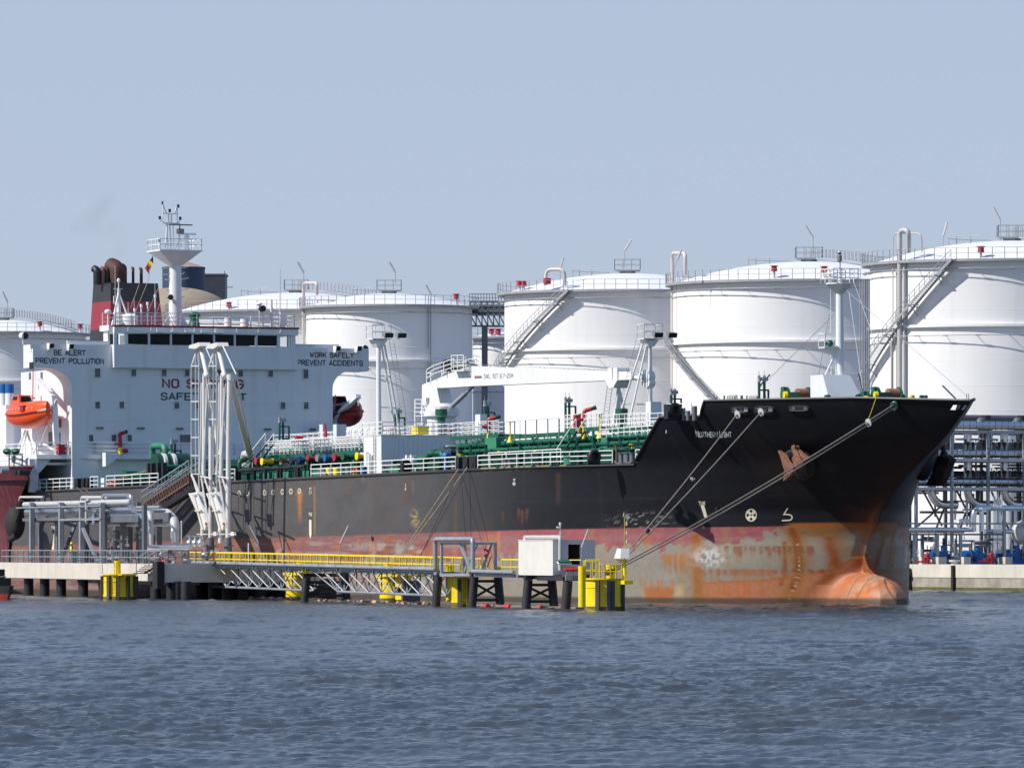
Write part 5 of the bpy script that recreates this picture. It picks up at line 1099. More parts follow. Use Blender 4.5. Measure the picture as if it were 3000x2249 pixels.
r=MB(); rail(r,[(c.x-1,-1.05,t.z+.1),(c.x+1,-1.05,t.z+.1),(c.x+1,1.05,t.z+.1),(c.x-1,1.05,t.z+.1)],1.05,3,.7,.03,closed=True); rail(r,[(c.x-.5,-1.55,z2+.08),(c.x+.5,-1.55,z2+.08)],1.0,2,.8,.03); r.bar((c.x-.5,-1.55,z2+1.08),(c.x-.5,-.3,z2+1.08),.05); obj('mast_railing',r,M['whiteclean'],mo)
for k in range(3): s=MB(); zz=q(2461,738).z-.75+.28*k; s.cyl((c.x,0,zz),(c.x,0,zz+.14),.13,n=10); obj('mast_lamp',s,M['black'],mo)
s=MB(); s.cyl((c.x,.0,q(2461,765).z),(c.x,0,q(2461,748).z),.19,n=10); obj('mast_lamp',s,M['grey'],mo)
s=MB(); s.ball((c.x+.1,-.9,z2+.35),.26,10,6); s.cyl((c.x,-1.3,z2+.3),(c.x,-.7,z2+.5),.12); obj('mast_lamp',s,M['green'],mo,smooth=True)
s=MB(); ladder(s,(c.x-.5,-.3,zt),(c.x-.5,-.3,t.z),.4,(0,1,0)); obj('ladder',s,M['whiteclean'],mo)
s=MB()
for a,b_ in (((2487,855),(2528,1142)),((2455,910),(2222,1140)),((2465,838),(2840,1166)),((2430,920),(2398,1100)),((2503,830),(2560,990))): s.cut(); s.cyl(q(*a),q(*b_,-.5),.022,n=5)
obj_pieces('mast_stay',s,M['steel'],mo)
for a,b_ in (((2515,1095),(2528,1142)),((2762,1130),(2800,1168)),((2222,1135),(2255,1098))): s=MB(); s.cyl(q(*a),q(*b_,-.5),.06,n=6); obj('rigging_screw',s,M['black'],mo)
# winches and bollards showing above the bulwark
def winch(px,py,w,drum,y=-3.5):
    c=q(px,py,y); z0=12.6; m=MB(); m.cyl((c.x,y-.1,c.z-.5),(c.x,y+.15,c.z-.5),.62,n=18); m.box(c.x-.5,c.x+.5,y+.2,y+1.0,z0,c.z-.3); m.box(c.x-.15,c.x+.35,y-.3,y-.15,z0,c.z+.1); m.cyl((c.x,y+1.9,c.z-.5),(c.x,y+2.0,c.z-.5),.62,n=18); o=obj('windlass',m,M['green'],ship,smooth=40)
    m=MB(); m.cyl((c.x,y+1.0,c.z-.5),(c.x,y+1.9,c.z-.5),.45,n=16); m.v=[tuple(v) for v in m.v]
    for k in range(6): m.cyl((c.x,y+1.02+.15*k,c.z-.5),(c.x,y+1.1+.15*k,c.z-.5),.5,n=16)
    obj('drum',m,M[drum],o,smooth=40); m=MB(); m.cyl((c.x+.45,y-.35,c.z-.55),(c.x+.5,y-.1,c.z-.55),.3,n=12); obj('yellow_guard',m,M['yellow'],o)
winch(2300,1137,40,'rust'); winch(2565,1137,50,'rust',-2.6); winch(2535,1150,30,'rope',-3.2)
for px,w,k in ((2640,26,'green'),(2672,16,'yellow'),(2700,14,'green'),(2424,20,'green'),(2520,30,'black'),(2240,8,'green'),(2173,8,'green'),(2122,5,'green'),(2188,4,'green'),(2712,12,'green')):
    yb_=-2.5 if px<2600 else -.6
    c=q(px,1160,yb_); m=MB(); m.cyl((c.x,yb_,13.6),(c.x,yb_,c.z+.05),w/80,n=12); m.ball((c.x,yb_,c.z),w/80,12,6,(1,1,.5)); obj('bollard',m,M[k],ship,smooth=40)
for px in range(2135,2160,5): c=q(px,1157,-4); m=MB(); m.tube([(c.x,-4,12.7),(c.x,-4.15,c.z-.1),(c.x,-3.9,c.z),(c.x,-3.6,12.7)],.07); obj('rope_coil',m,M['cream'],ship)
for px in range(2200,2224,5): c=q(px,1158,-4); m=MB(); m.tube([(c.x,-4,12.7),(c.x,-4.15,c.z-.1),(c.x,-3.9,c.z),(c.x,-3.6,12.7)],.07); obj('rope_coil',m,M['cream'],ship)
riser(2237,-3.5,1118,1140,1165,13,-20,True) if 0 else riser(2224,-4,1119,1140,1165,16,12)
# railing, fan and drums on the step of the forecastle
zs_=float(ztop(_brk[1][0]+2)); xa,xb=_brk[1][0]+.3,_brk[2][0]-.2
def by(x,ins=.25): return -(float(hullb(x,13.8))-ins)
m=MB(); rail(m,[(xa,by(xa),zs_),(xb,by(xb),zs_)],1.0,3,1.3,.035); rail(m,[(xa-.2,by(xa),zs_-1.2),(QY(1760,1240,-9).x,-9,zs_-1.1)],1.0,3,1.5,.035); obj('forecastle_railing',m,M['whiteclean'],ship)
m=MB(); c=q(1967,1200,-12.2); m.box(c.x-.3,c.x+.4,-12.7,-11.6,c.z-.7,c.z+.4); m.lathe((c.x+.4,-12.2,c.z),[(.2,-.1),(.5,0),(.52,.3),(.3,.35),(.15,.1)],18,'x'); obj('supply_fan',m,M['black'],ship,smooth=40)
for px,w,h in ((2003,12,22),(2016,14,14),(2035,16,28)):
    c=q(px,1216,-11.5); m=MB(); m.cyl((c.x,-11.5,c.z-.4),(c.x,-11.5,c.z+h/41),w/82,n=12); obj('bollard',m,M['dsteel'],ship,smooth=40)
# mooring openings: shaded inside painted as dark plates, lit rollers as pale quads
for px,py,w,h in ((2170,1198,26,8),(2240,1197,29,8.5),(2342,1194,30,7)):
    fn=painted(px,py,0,.02); m=MB(); n=24; pts=[]
    for i in range(n):
        a=2*PI*i/n; ca,sa=math.cos(a),math.sin(a); e=.45; pts.append((w*abs(ca)**e*(1 if ca>0 else -1),h*abs(sa)**.8*(1 if sa>0 else -1)))
    m.v=[tuple(fn(*p)) for p in pts]; m.f=[tuple(range(n))]; o=obj('opening_shade',m,M['dsteel'],hull)
    r=MB(); fr=painted(px,py,0,.12); r.tube([fr(*p) for p in pts+[pts[0]]],.05,6,False); obj('opening_rim',r,M['black'],o)
    for k,(a,bw,cc) in enumerate(((-.55,5,'white'),(.1,3,'grey'),(.62,6,'white'))):
        r=MB(); f2=painted(px,py,0,.06); poly_on(r,[(w*a-bw,-h*.6),(w*a+bw,-h*.6),(w*a+bw*.7,h*.5),(w*a-bw*.7,h*.5)],f2); obj('lit_roller_patch',r,M[cc],o)
def ring_at(px,py,r_,mt,name,parent,off=.15,t=.12):
    fn=painted(px,py,0,off); m=MB(); m.tube([fn(r_*.85*math.cos(a),r_*math.sin(a)) for a in np.linspace(0,2*PI,17)],t,8,False); return obj(name,m,M[mt],parent,smooth=True)
ring_at(2623,1186,10,'green','bow_fairlead',hull); fn=painted(2623,1186,0,.05); m=MB(); m.v=[tuple(fn(8*math.cos(a),9*math.sin(a))) for a in np.linspace(0,2*PI,16,endpoint=False)]; m.f=[tuple(range(16))]; obj('fairlead_mouth',m,M['grey'],hull)
# anchors on their round bolsters, starboard and port
def anchor(sgn):
    ya=5.05; C0=Vector((6.5,sgn*ya,10.75)); nrm=Vector((.42,sgn*.82,-.38)).normalized()
    M_=nrm.to_track_quat('Z','X').to_matrix().to_4x4(); M_.translation=C0
    m=MB(); m.lathe((0,0,0),[(1.6,-1.6),(1.42,.55),(1.3,.8),(1.0,.95),(.7,.9),(.6,.5),(.01,.4)],28); m.xf(M_); o=obj('anchor_bolster',m,M['black'],ship,smooth=50)
    return C0,nrm,o
C0,nrm,bo=anchor(-1)
def flat(pts,y,th,mt,name,par,y2=None):
    q_=[QY(*p,y) for p in pts]; mid=sum((v for v in q_),Vector())/len(q_); n_=len(q_)
    m=MB(); d=Vector((.15,th,0)); a=[v+d*.5 for v in q_]; b_=[v-d*.5 for v in q_]; ca=mid+Vector((0,-th*1.1,0)); cb=mid+Vector((0,th*1.1,0))
    vs=a+b_+[cb,ca]; fs=[(i,(i+1)%n_,(i+1)%n_+n_,i+n_) for i in range(n_)]+[((i+1)%n_,i,2*n_) for i in range(n_)]+[(n_+i,n_+(i+1)%n_,2*n_+1) for i in range(n_)]
    m.add(vs,fs); return obj(name,m,M[mt],par)
M['anchor']=mat('rusty_pink_anchor',(.19,.08,.05),.85,var=.45,scale=2.2,streak=.8,scol=(.07,.03,.02),bump=.03)
M['panch']=mat('dark_brown_anchor',(.06,.05,.045),.85,var=.5,scale=2)  # darker brown for the port anchor
m=MB(); c=QY(2343,1360,-6.2); m.ball(c,.62,12,8,(1,.8,1)); m.cyl(c,C0+Vector((0,.3,.2)),.26,n=10); ao=obj('anchor',m,M['anchor'],ship,smooth=40)
flat([(2283,1319),(2299,1330),(2313,1354),(2330,1368),(2326,1384),(2308,1402),(2299,1409),(2303,1385),(2294,1352)],-6.9,.2,'anchor','anchor_fluke',ao)
flat([(2319,1288),(2328,1296),(2345,1322),(2360,1334),(2370,1341),(2358,1356),(2338,1374),(2322,1380),(2321,1352),(2330,1333),(2323,1312)],-6.2,.25,'anchor','anchor_fluke',ao)
C1,n1_,bp=anchor(1)
m=MB(); c=QY(2765,1330,6.6); m.ball(c,.3,10,6); a=QY(2762,1295,5.9); m.cyl(a,c,.16); ap=obj('anchor',m,M['panch'],ship,smooth=40)
flat([(2755,1338),(2775,1332),(2792,1345),(2770,1400),(2755,1424),(2723,1418),(2740,1385),(2742,1355)],6.9,.5,'panch','anchor_fluke',ap)
# small bits along the bow rim
m=MB(); c=q(2832,1169,0); m.tube([(c.x,0,c.z-.1),(c.x,0,c.z+.35),(c.x+.3,0,c.z+.35),(c.x+.3,0,c.z-.1)],.03); obj('bow_ring',m,M['grey'],ship)

# ---- mooring lines (each its own thing) and rat guards
def wpt(px,py,D): return ray(px,py,D)
def Dship(px,py): x,z=hull_hit(px,py); return SHIP.w(x,-float(hullb(x,z))-.15,z).y
def line(name,a,b_,r,mt,label,cat='mooring rope',sag=.012,group=None):
    n=20; L=(b_-a).length; pts=[a.lerp(b_,i/n)-Vector((0,0,sag*L*4*(i/n)*(1-i/n))) for i in range(n+1)]
    o_=a.copy(); m=MB(); m.tube([p-o_ for p in pts],r,6); o=obj(name,m,M[mt],None,smooth=True,loc=o_); tag(o,label,cat,group); return pts
DB=461.
g='mooring ropes from the tanker to the dolphins'
L1=line('mooring_rope',wpt(2160,1212,Dship(2160,1206)-.5),wpt(1797,1664,DB),.045,'rope','pale rope from the leftmost bow opening past the ship name to the right dolphin',sag=.004,group=g)
L2=line('mooring_rope',wpt(2231,1205,Dship(2231,1200)-.5),wpt(1798,1667,DB),.045,'rope','pale rope from the second bow opening down to the right yellow dolphin',sag=.004,group=g)
L3=line('mooring_rope',wpt(2618,1186,Dship(2618,1186)-.4),wpt(1800,1664,DB),.05,'rope','upper of the two long ropes crossing under the rusty anchor to the right dolphin',sag=.006,group=g)
L4=line('mooring_rope',wpt(2622,1192,Dship(2622,1190)-.4),wpt(1800,1672,DB),.05,'rope','lower of the two long ropes crossing under the rusty anchor to the right dolphin',sag=.0075,group=g)
line('mooring_rope',wpt(1343,1373,Dship(1343,1380)-.4),wpt(1150,1660,535),.045,'rope','pale rope from amidships down to the yellow dolphin, left of the pale pair',sag=.004,group=g)
line('mooring_rope',wpt(1369,1369,Dship(1369,1376)-.4),wpt(1153,1660,535),.045,'rope','pale rope from amidships down to the yellow dolphin, right of the pale pair',sag=.004,group=g)
line('mooring_rope',wpt(1345,1378,Dship(1345,1384)-.4),wpt(1226,1640,528),.035,'drope','dark rope from amidships to the walkway, left of the dark pair',sag=.004,group=g)
line('mooring_rope',wpt(1371,1374,Dship(1371,1380)-.4),wpt(1234,1622,528),.035,'drope','dark rope from amidships to the walkway, right of the dark pair',sag=.004,group=g)
def guard(c,px,lab):
    m=MB(); n_=Vector((-.75,-.6,-.25)).normalized(); m.lathe((0,0,0),[(.04,.03),(.31,0),(.31,.03),(.07,.06),(.06,.12),(.01,.12)],24); m.xf(n_.to_track_quat('Z','X').to_matrix().to_4x4()); m.cyl((0,0,0),n_*.25,.07)
    o=obj('rat_guard',m,M['pipe'],None,smooth=40,loc=c); tag(o,lab,'rat guard','round rat guards on the bow ropes'); return o
guard(wpt(2161,1214,Dship(2161,1210)-1.1),0,'white rat guard disc on the leftmost bow rope'); guard(wpt(2230,1207,Dship(2230,1205)-1.1),0,'white rat guard disc on the second bow rope'); guard(L3[2]+(L4[2]-L3[2])*.5+Vector((0,-.2,0)) ,0,'white rat guard disc hung low on the two long forward ropes')
tk=L3[2].copy(); o=MB(); o.cyl((0,0,0),wpt(2567,1165,Dship(2567,1168)-.2)-tk,.018,n=5); o=obj('guard_line',o,M['yellow'],None,loc=tk); tag(o,'thin yellow cord holding the forward rat guard from the bulwark','cord')
# ---- lifeboats
def lifeboat(frame,c,L,W,H,mt,label,rz,name='lifeboat'):
    o=thing(name,label,'lifeboat',frame,tuple(c),rz,'lifeboats on the tanker'); n=18; rings=[]
    def ring(t,up):
        x=(t-.5)*L; s=1-abs(2*t-1)**2.6; s=max(s,.03)**.6; w=W/2*s; out=[]
        k=13
        if not up:     # hull
            kz=-H*.42*(1-.55*abs(2*t-1)**3); 
            for i in range(k): a=PI+PI*i/(k-1); out.append((x,w*1.0*math.cos(a),kz*abs(math.sin(a))**.8+ (.10*H*abs(2*t-1)**2)))
        else:
            kz=H*.36*(1-.35*abs(2*t-1)**2.5)
            for i in range(k): a=PI*i/(k-1); out.append((x,w*.9*math.cos(a),kz*abs(math.sin(a))**.7+.10*H*abs(2*t-1)**2))
        return out
    m=MB(); m.loft([ring(t,False) for t in np.linspace(0,1,n)],closed=True); obj('boat_hull',m,M[mt],o,smooth=True)
    m=MB(); m.loft([ring(t,True) for t in np.linspace(0,1,n)],closed=True); obj('canopy',m,M[mt],o,smooth=True)
    m=MB(); gn=[((t-.5)*L*1.01,W/2*1.03*max(1-abs(2*t-1)**2.6,.02)**.6,.10*H*abs(2*t-1)**2) for t in np.linspace(0,1,15)]; m.tube(gn,.06); m.tube([(a,-b_,c_) for a,b_,c_ in gn],.06); obj('gunwale',m,M[mt],o,smooth=True)
    m=MB(); x0=-L*.32; m.loft([[(x0,-W*.26,H*.25),(x0+L*.26,-W*.26,H*.25),(x0+L*.26,W*.26,H*.25),(x0,W*.26,H*.25)],[(x0+.15,-W*.2,H*.56),(x0+L*.2,-W*.2,H*.56),(x0+L*.2,W*.2,H*.56),(x0+.15,W*.2,H*.56)]]); tw=obj('conning_tower',m,M[mt],o)
    for sy in (-1,1):
        m=MB(); m.add([(x0+.35,sy*(W*.235),H*.42),(x0+L*.17,sy*W*.235,H*.42),(x0+L*.16,sy*W*.21,H*.53),(x0+.42,sy*W*.21,H*.53)],[(0,1,2,3)]); obj('window',m,M['glass'],tw)
    m=MB(); m.add([(x0+L*.255,-W*.2,H*.36),(x0+L*.255,W*.2,H*.36),(x0+L*.215,W*.16,H*.52),(x0+L*.215,-W*.16,H*.52)],[(0,1,2,3)]); obj('window',m,M['glass'],tw)
    m=MB()
    for t in np.linspace(.15,.85,9): x=(t-.5)*L; w=W/2*(1-abs(2*t-1)**2.6)**.6*.93; m.box(x-.07,x+.07,-w-.05,-w+.02,H*.13,H*.17)
    obj('grab_line_patch',m,M['white'],o); m=MB(); m.tube([(a,-b_-.03,c_-.12) for a,b_,c_ in gn],.045); obj('rubbing_band',m,M['dorange'] if mt=='orange' else M['rubber'],o)
    m=MB(); w_=W*.47; m.box(L*.1,L*.2,-w_-.04,-w_+.3,H*.06,H*.24); obj('side_hatch',m,M['dorange'] if mt=='orange' else M['rubber'],o)
    m=MB(); m.cyl((-L*.3,0,H*.5),(-L*.3,0,H*.62),.05); m.cyl((L*.33,0,H*.25),(L*.33,0,H*.5),.05); obj('lifting_hook',m,M['steel'],o); return o
c=SHIP.aty(76,1213,-15.3); lifeboat(SHIP,(c.x,-15.0,c.z),9.2,2.7,3.2,'orange','orange enclosed lifeboat hanging in its davit on the sunlit starboard side',PI*0)
c=SHIP.aty(1008,1212,15.3); lifeboat(SHIP,(SHIP.aty(1008,1212,15.2).x,15.2,c.z),6.6,2.5,3.0,'dorange','lifeboat with its shade painted dark red, half hidden behind the far side of the superstructure',0)
def davit(ysg,px,tipp,foot,lab):
    m=MB(); x=SHIP.aty(foot[0],foot[1],ysg).x; a=SHIP.aty(*foot,ysg); 
    return a
for (pts,y) in ((((112,1112),(158,1163),(165,1300)),-14.2),(((1050,1160),(1000,1205),(985,1235),(985,1290)),14.2)):
    m=MB(); Q_=[SHIP.aty(*p,y) for p in pts]
    for a,b_ in zip(Q_,Q_[1:]): m.bar(a,b_,.5,.35)
    m.bar(Q_[0],Q_[0]-Vector((0,0,.9)),.08); 
    if y<0:
        for a,b_ in (((165,1170),(105,1330)),((118,1230),(150,1250)),((128,1300),(165,1322))): m.bar(SHIP.aty(*a,y),SHIP.aty(*b_,y),.16)
        for a,b_ in (((46,1330),(75,1260)),((58,1330),(82,1262)),((80,1265),(98,1330))): m.bar(SHIP.aty(*a,y),SHIP.aty(*b_,y),.14)
        m.box(SHIP.aty(30,1300,-13.6).x-.5,SHIP.aty(30,1300,-13.6).x+.5,-14.2,-13.4,14.1,19.0)
    obj('lifeboat_davit',m,M['swhite'],ship)
# white deck box beyond
c=SHIP.atx(986,1243,-118.); m=MB(); m.box(-119.5,-118,c.y-1.6+.2,c.y+1.0,14.1,c.z); obj('deck_locker',m,M['swhite'],ship)
# ================================================================ JETTY
JT=Frame((-26.5,564,0),math.atan2(-108,33.1))
JA=lambda px,py,y=0.: JT.aty(px,py,y)
JX=lambda px,py,x: JT.atx(px,py,x)
def jthing(name,label,cat,at=(0,0,0),group=None): return thing(name,label,cat,JT,at,0,group)
def jobj(name,mb,mt,par=None,at=None,**k):
    """mesh given in jetty coordinates; at = origin of the parent thing"""
    if at is not None: mb.v=[(v[0]-at[0],v[1]-at[1],v[2]-at[2]) for v in mb.v]
    return obj(name,mb,M[mt],par,**k)
def jone(name,mb,mt,label,cat,group=None,smooth=False,base=None):
    """a thing that is one mesh, its origin at its base"""
    xs=[v[0] for v in mb.v]; ys=[v[1] for v in mb.v]; zs=[v[2] for v in mb.v]; at=base or ((min(xs)+max(xs))/2,(min(ys)+max(ys))/2,min(zs))
    o=jobj(name,mb,mt,None,at,smooth=smooth); o.location=JT.w(*at); o.rotation_euler=JT.rot; return tag(o,label,cat,group)
YF=-4.06; XE=8.1; ZP=2.93; ZU=1.53
at=(-25,2,0); J=jthing('concrete_jetty','long pale concrete loading platform on black piles in front of the tanker','jetty',at)
sy=lambda x: 9.7+.146*x-1.3      # the tanker's side, less the gap
m=MB(); m.prism([(-95,YF),(XE-1.6,YF),(XE-1.6,sy(XE-1.6)),(-36,sy(-36)),(-38,YF+1.3),(-95,YF+1.3)],'z',ZU,ZP); m.box(XE-1.55,XE,YF-.25,7.3,ZU-.08,ZP+.04); m.box(-95,-14.2,YF-.06,YF,ZU+.05,ZP-.02); jobj('deck',m,'conc',J,at)
m=MB(); m.box(-34,XE-2,YF+2.5,YF+3.2,1.2,ZU); jobj('crosshead',m,'dconc',J,at)
for px in (84,131,179,244,306,456,503,520,545): 
    for yy in ((YF+.9,) if px<240 else (YF+.9,YF+5.)):
        m=MB(); x=JA(px,1740,yy).x; m.cyl((x,yy,-1.5),(x,yy,ZU),.44,n=14); jobj('pile',m,'pile',J,at,smooth=40)
for i in range(9): 
    m=MB(); x=-6+i*1.5; m.cyl((x,YF+6.5+i%3,-1.5),(x,YF+6.5+i%3,ZU),.6,n=12); jobj('pile',m,'pile',J,at,smooth=40)
m=MB(); m.box(-12,XE-.4,5.9,6.2,-1,ZU); jobj('shade_backing',m,'pile',J,at)  # black sheet standing in for the shade under the platform
# railing along the platform edge
m=MB(); x0,x1=JA(3,1640,YF).x,JA(470,1640,YF).x; rail(m,[(x0,YF+.1,ZP),(x1,YF+.1,ZP)],1.1,2,2.1,.04); 
n=int((x1-x0)/.9)
for i in range(n): x=x0+(x1-x0)*i/n; m.bar((x,YF+.1,ZP),(x,YF+.1,ZP+1.1),.035)
jobj('railing',m,'steel',J,at)
m=MB(); rail(m,[(XE-1.2,YF+.1,ZP),(XE-.2,YF+.1,ZP),(XE-.2,YF+3.6,ZP)],1.1,2,.6,.035); rail(m,[(XE-7,YF+4.5,ZP),(XE-.3,YF+4.5,ZP)],1.1,2,1.2,.03); jobj('railing',m,'steel',J,at)
# stair down from the platform, striped
m=MB(); a=JA(455,1656,YF-.4); b=JA(424,1678,YF-.4)
for i in range(5): c=a.lerp(b,i/4); m.box(c.x-.6,c.x+.6,YF-1.2,YF-.1,c.z-.04,c.z+.03)
m.bar(a+Vector((1.0,0,0)),b,.12); so=jobj('stair',m,'black',J,at)
m=MB()
for i in range(5): c=a.lerp(b,i/4); m.box(c.x-.62,c.x+.62,YF-1.24,YF-1.2,c.z-.05,c.z+.04)
jobj('stair_nosing',m,'yellow',so)
for o in [so.children[0]] if so.children else []: pass
m=MB(); m.bar(a+Vector((.6,-.7,1.2)),b+Vector((0,-.7,1.2)),.05); m.bar(a+Vector((.6,-.7,1.2)),a+Vector((.6,-.7,0)),.05); m.bar(b+Vector((0,-.7,1.2)),b+Vector((0,-.7,0)),.05); m.bar(a+Vector((.6,0,1.2)),b+Vector((0,0,1.2)),.05); jobj('stair_handrail',m,'steel',J,at)
m=MB(); x=JA(457,1700,YF-.6).x; m.box(x,x+1.6,YF-.9,YF-.3,.9,ZP+.2); jobj('rubber_fender',m,'rubber',J,at)
m=MB(); c=JA(456,1710,YF+1); m.cyl((c.x,YF+1,1.5),(c.x+.5,YF+1,.2),.25); jobj('white_marker_pile',m,'conc',J,at)
# ---- pipe rack
gat=(-30,-2,ZP); PR=jthing('pipe_rack','grey steel pipe rack carrying pale and silver pipes at the left end of the jetty','pipe rack',gat)
yr0=YF+.5; yr1=YF+5.5
for px,pt in ((88,1471),(174,1471),(234,1471),(294,1472)):
    c=JA(px,1640,yr0); zt=JA(px,pt,yr0).z; m=MB(); m.box(c.x-.32,c.x+.32,yr0-.03,yr0+.02,ZP,zt); m.box(c.x-.32,c.x+.32,yr0+.3,yr0+.35,ZP,zt); m.box(c.x-.03,c.x+.03,yr0,yr0+.35,ZP,zt); m.box(c.x-.6,c.x-.32,yr0-.1,yr0+.4,ZP,ZP+.06); m.box(c.x-.32,c.x-.28,yr0-.03,yr0+.35,ZP,zt); m.box(c.x+.28,c.x+.32,yr0-.03,yr0+.35,ZP,zt); jobj('column',m,'steel',PR,gat)
    m=MB(); m.box(c.x-.2,c.x+.2,yr1,yr1+.35,ZP,zt); jobj('column',m,'dsteel',PR,gat); m=MB(); m.box(c.x-.15,c.x+.15,yr0+.35,yr1,zt-1.75,zt-1.45); m.box(c.x-.15,c.x+.15,yr0+.35,yr1,zt-.55,zt-.3); jobj('cross_beam',m,'dsteel',PR,gat)
xl=JA(50,1500,yr0).x; xr=JA(296,1500,yr0).x
def lvl(py,px=180): return JA(px,py,yr0).z
for py0,py1 in ((1482,1486),(1519,1525)): m=MB(); m.box(xl if py0<1500 else JA(176,1500,yr0).x,xr,yr0-.12,yr0-.04,lvl(py1),lvl(py0)); jobj('rail_beam',m,'steel',PR,gat)
m=MB(); m.box(xl,xr,yr0+.5,yr0+.8,lvl(1524),lvl(1515)); jobj('rail_beam',m,'dsteel',PR,gat)
for py,r,mt,yy,xx0,xx1 in ((1475,.24,'pipe',yr0+.7,xl,JA(385,1475,yr0+.7).x),(1497,.27,'clad',yr0+.9,xl,xr+8),(1508,.24,'clad',yr0+1.5,xl,xr+6),(1503,.2,'clad',yr0+2.4,xl,xr+8),(1492,.16,'steel',yr0+3.2,xl,xr+8)):
    z=JA(180,py,yy).z; m=MB(); m.cyl((xx0,yy,z),(xx1,yy,z),r,n=14)
    for i in range(8): x=xx0+3+i*5.2; m.cyl((x-.05,yy,z),(x+.05,yy,z),r*1.06,n=14) if x<xx1 else 0
    jobj('pipe',m,mt,PR,gat,smooth=40)
m=MB(); m.bar(JA(234,1528,yr0+.2),JA(286,1645,yr0+.2),.28,.2); jobj('brace',m,'steel',PR,gat); m=MB(); m.bar(JA(222,1532,yr1),JA(178,1645,yr1-2),.24); jobj('brace',m,'dsteel',PR,gat)
for px in (112,165,355): c=JA(px,1530,yr0+2); m=MB(); m.prism([(c.x-1.2,lvl(1524)),(c.x+1.2,lvl(1524)),(c.x+.35,lvl(1540)),(c.x+.3,ZP+.6),(c.x-.3,ZP+.6),(c.x-.35,lvl(1540))],'y',yr0+2,yr0+2.4); jobj('hanger',m,'dsteel',PR,gat)
# ---- pipe cluster right of the rack
gat2=(-8,1,ZP); PC=jthing('jetty_pipework','cluster of bent silver and pale grey pipes on the jetty right of the rack','pipework',gat2)
def jp(pts,y,r,mt,br=.8,n=12,name='pipe'):
    m=MB(); m.tube(bend([JA(*p,y if not isinstance(y,list) else y[i]) for i,p in enumerate(pts)],br,6),r,n); return jobj(name,m,mt,PC,gat2,smooth=40)
yc=YF+1.9
jp([(240,1478),(240,1457),(372,1457),(388,1470)],yc,.16,'pipe'); jp([(300,1522),(300,1450),(384,1450),(384,1475)],yc-.5,.15,'clad',.6)
jp([(58,1475),(58,1456),(128,1456)],yc+1.5,.12,'pipe',.4); jp([(253,1536),(253,1466),(262,1463)],yc-1,.13,'pipe',.3); jp([(276,1535),(276,1498),(288,1497)],yc-1,.2,'clad',.3)
jp([(262,1473),(385,1475)],yc+.4,.18,'clad'); jp([(262,1463),(385,1464)],yc+1.6,.14,'clad'); jp([(300,1484),(400,1487)],yc+2,.12,'steel')
jp([(296,1508),(340,1508)],yc-.3,.24,'clad'); jp([(335,1509),(418,1511),(428,1525),(428,1600)],yc-.3,.27,'clad',1.2); 
m=MB(); c=JA(366,1500,yc+.8); m.lathe(c,[(.02,-2.6),(.45,-2.2),(.62,-1.2),(.62,1.4),(.45,2.4),(.02,2.8)],20,'x'); jobj('vessel',m,'clad',PC,gat2,smooth=True)
jp([(405,1500),(438,1503),(442,1520),(442,1600)],yc+.6,.22,'pipe',1.); jp([(428,1502),(490,1502),(513,1525),(513,1592)],yc+2.5,.37,'pipe',2.2,14); jp([(432,1590),(447,1537),(497,1537),(506,1550),(506,1592)],yc+2.,.12,'clad',.5)
jp([(310,1535),(400,1537)],yc+1,.16,'pipe'); jp([(427,1602),(558,1603)],yc,.2,'clad'); jp([(427,1609),(520,1610)],yc+.6,.16,'pipe')
jp([(530,1530),(532,1525),(532,1592)],yc+2,.06,'pipe',.2,8)
for px,w in ((309,.3),(425,.35)): m=MB(); c=JA(px,1640,yc-.6); m.box(c.x-w,c.x+w,yc-.8,yc-.5,ZP,JA(px,1478,yc-.6).z); jobj('column',m,'dsteel',PC,gat2)
for px in (335,365,372,410): m=MB(); c=JA(px,1640,yc+3); m.box(c.x-.45,c.x+.45,yc+3,yc+3.4,ZP,JA(px,1500,yc+3).z-.5); jobj('column',m,'dsteel',PC,gat2)
m=MB(); a=JA(300,1520,yc);b=JA(425,1520,yc); m.box(a.x,b.x,yc-.6,yc-.3,a.z-.3,a.z+.3); m.box(a.x,b.x,yc+2,yc+2.3,a.z-.25,a.z+.5); jobj('beam',m,'dsteel',PC,gat2)
rg=random.Random(8)
for i in range(26):
    px=rg.uniform(300,420); y=rg.uniform(1545,1640); c=JA(px,y,yc+rg.uniform(0,3)); m=MB(); m.cyl(c-Vector((.3,0,0)),c+Vector((.3,0,0)),.12,n=8); m.cyl(c,c+Vector((0,0,.5)),.04); m.cyl(c+Vector((0,0,.5)),c+Vector((0,0,.54)),.2,n=8); jobj('valve',m,rg.choice(('steel','clad','dsteel','grey')),PC,gat2,smooth=40)
for i in range(20):
    px=rg.uniform(440,640); y=rg.uniform(1608,1650); c=JA(px,y,YF+rg.uniform(2,6)); m=MB(); m.cyl(c-Vector((.5,0,0)),c+Vector((.5,0,0)),.14,n=8); m.cyl(c,c+Vector((0,0,.45)),.05); m.ball(c,.22,8,6); jobj('valve',m,rg.choice(('steel','clad','dsteel','grey','red','clad')),PC,gat2,smooth=40)
for px in (556,572,588): m=MB(); c=JA(px,1590,yc+1); m.ball(c,.32,10,8); m.cyl(c-Vector((.6,0,0)),c+Vector((.6,0,0)),.2); m.cyl(c,c+Vector((0,0,.6)),.12); m.cyl(c+Vector((0,0,.55)),c+Vector((0,0,.6)),.3); jobj('valve',m,'clad',PC,gat2,smooth=40)
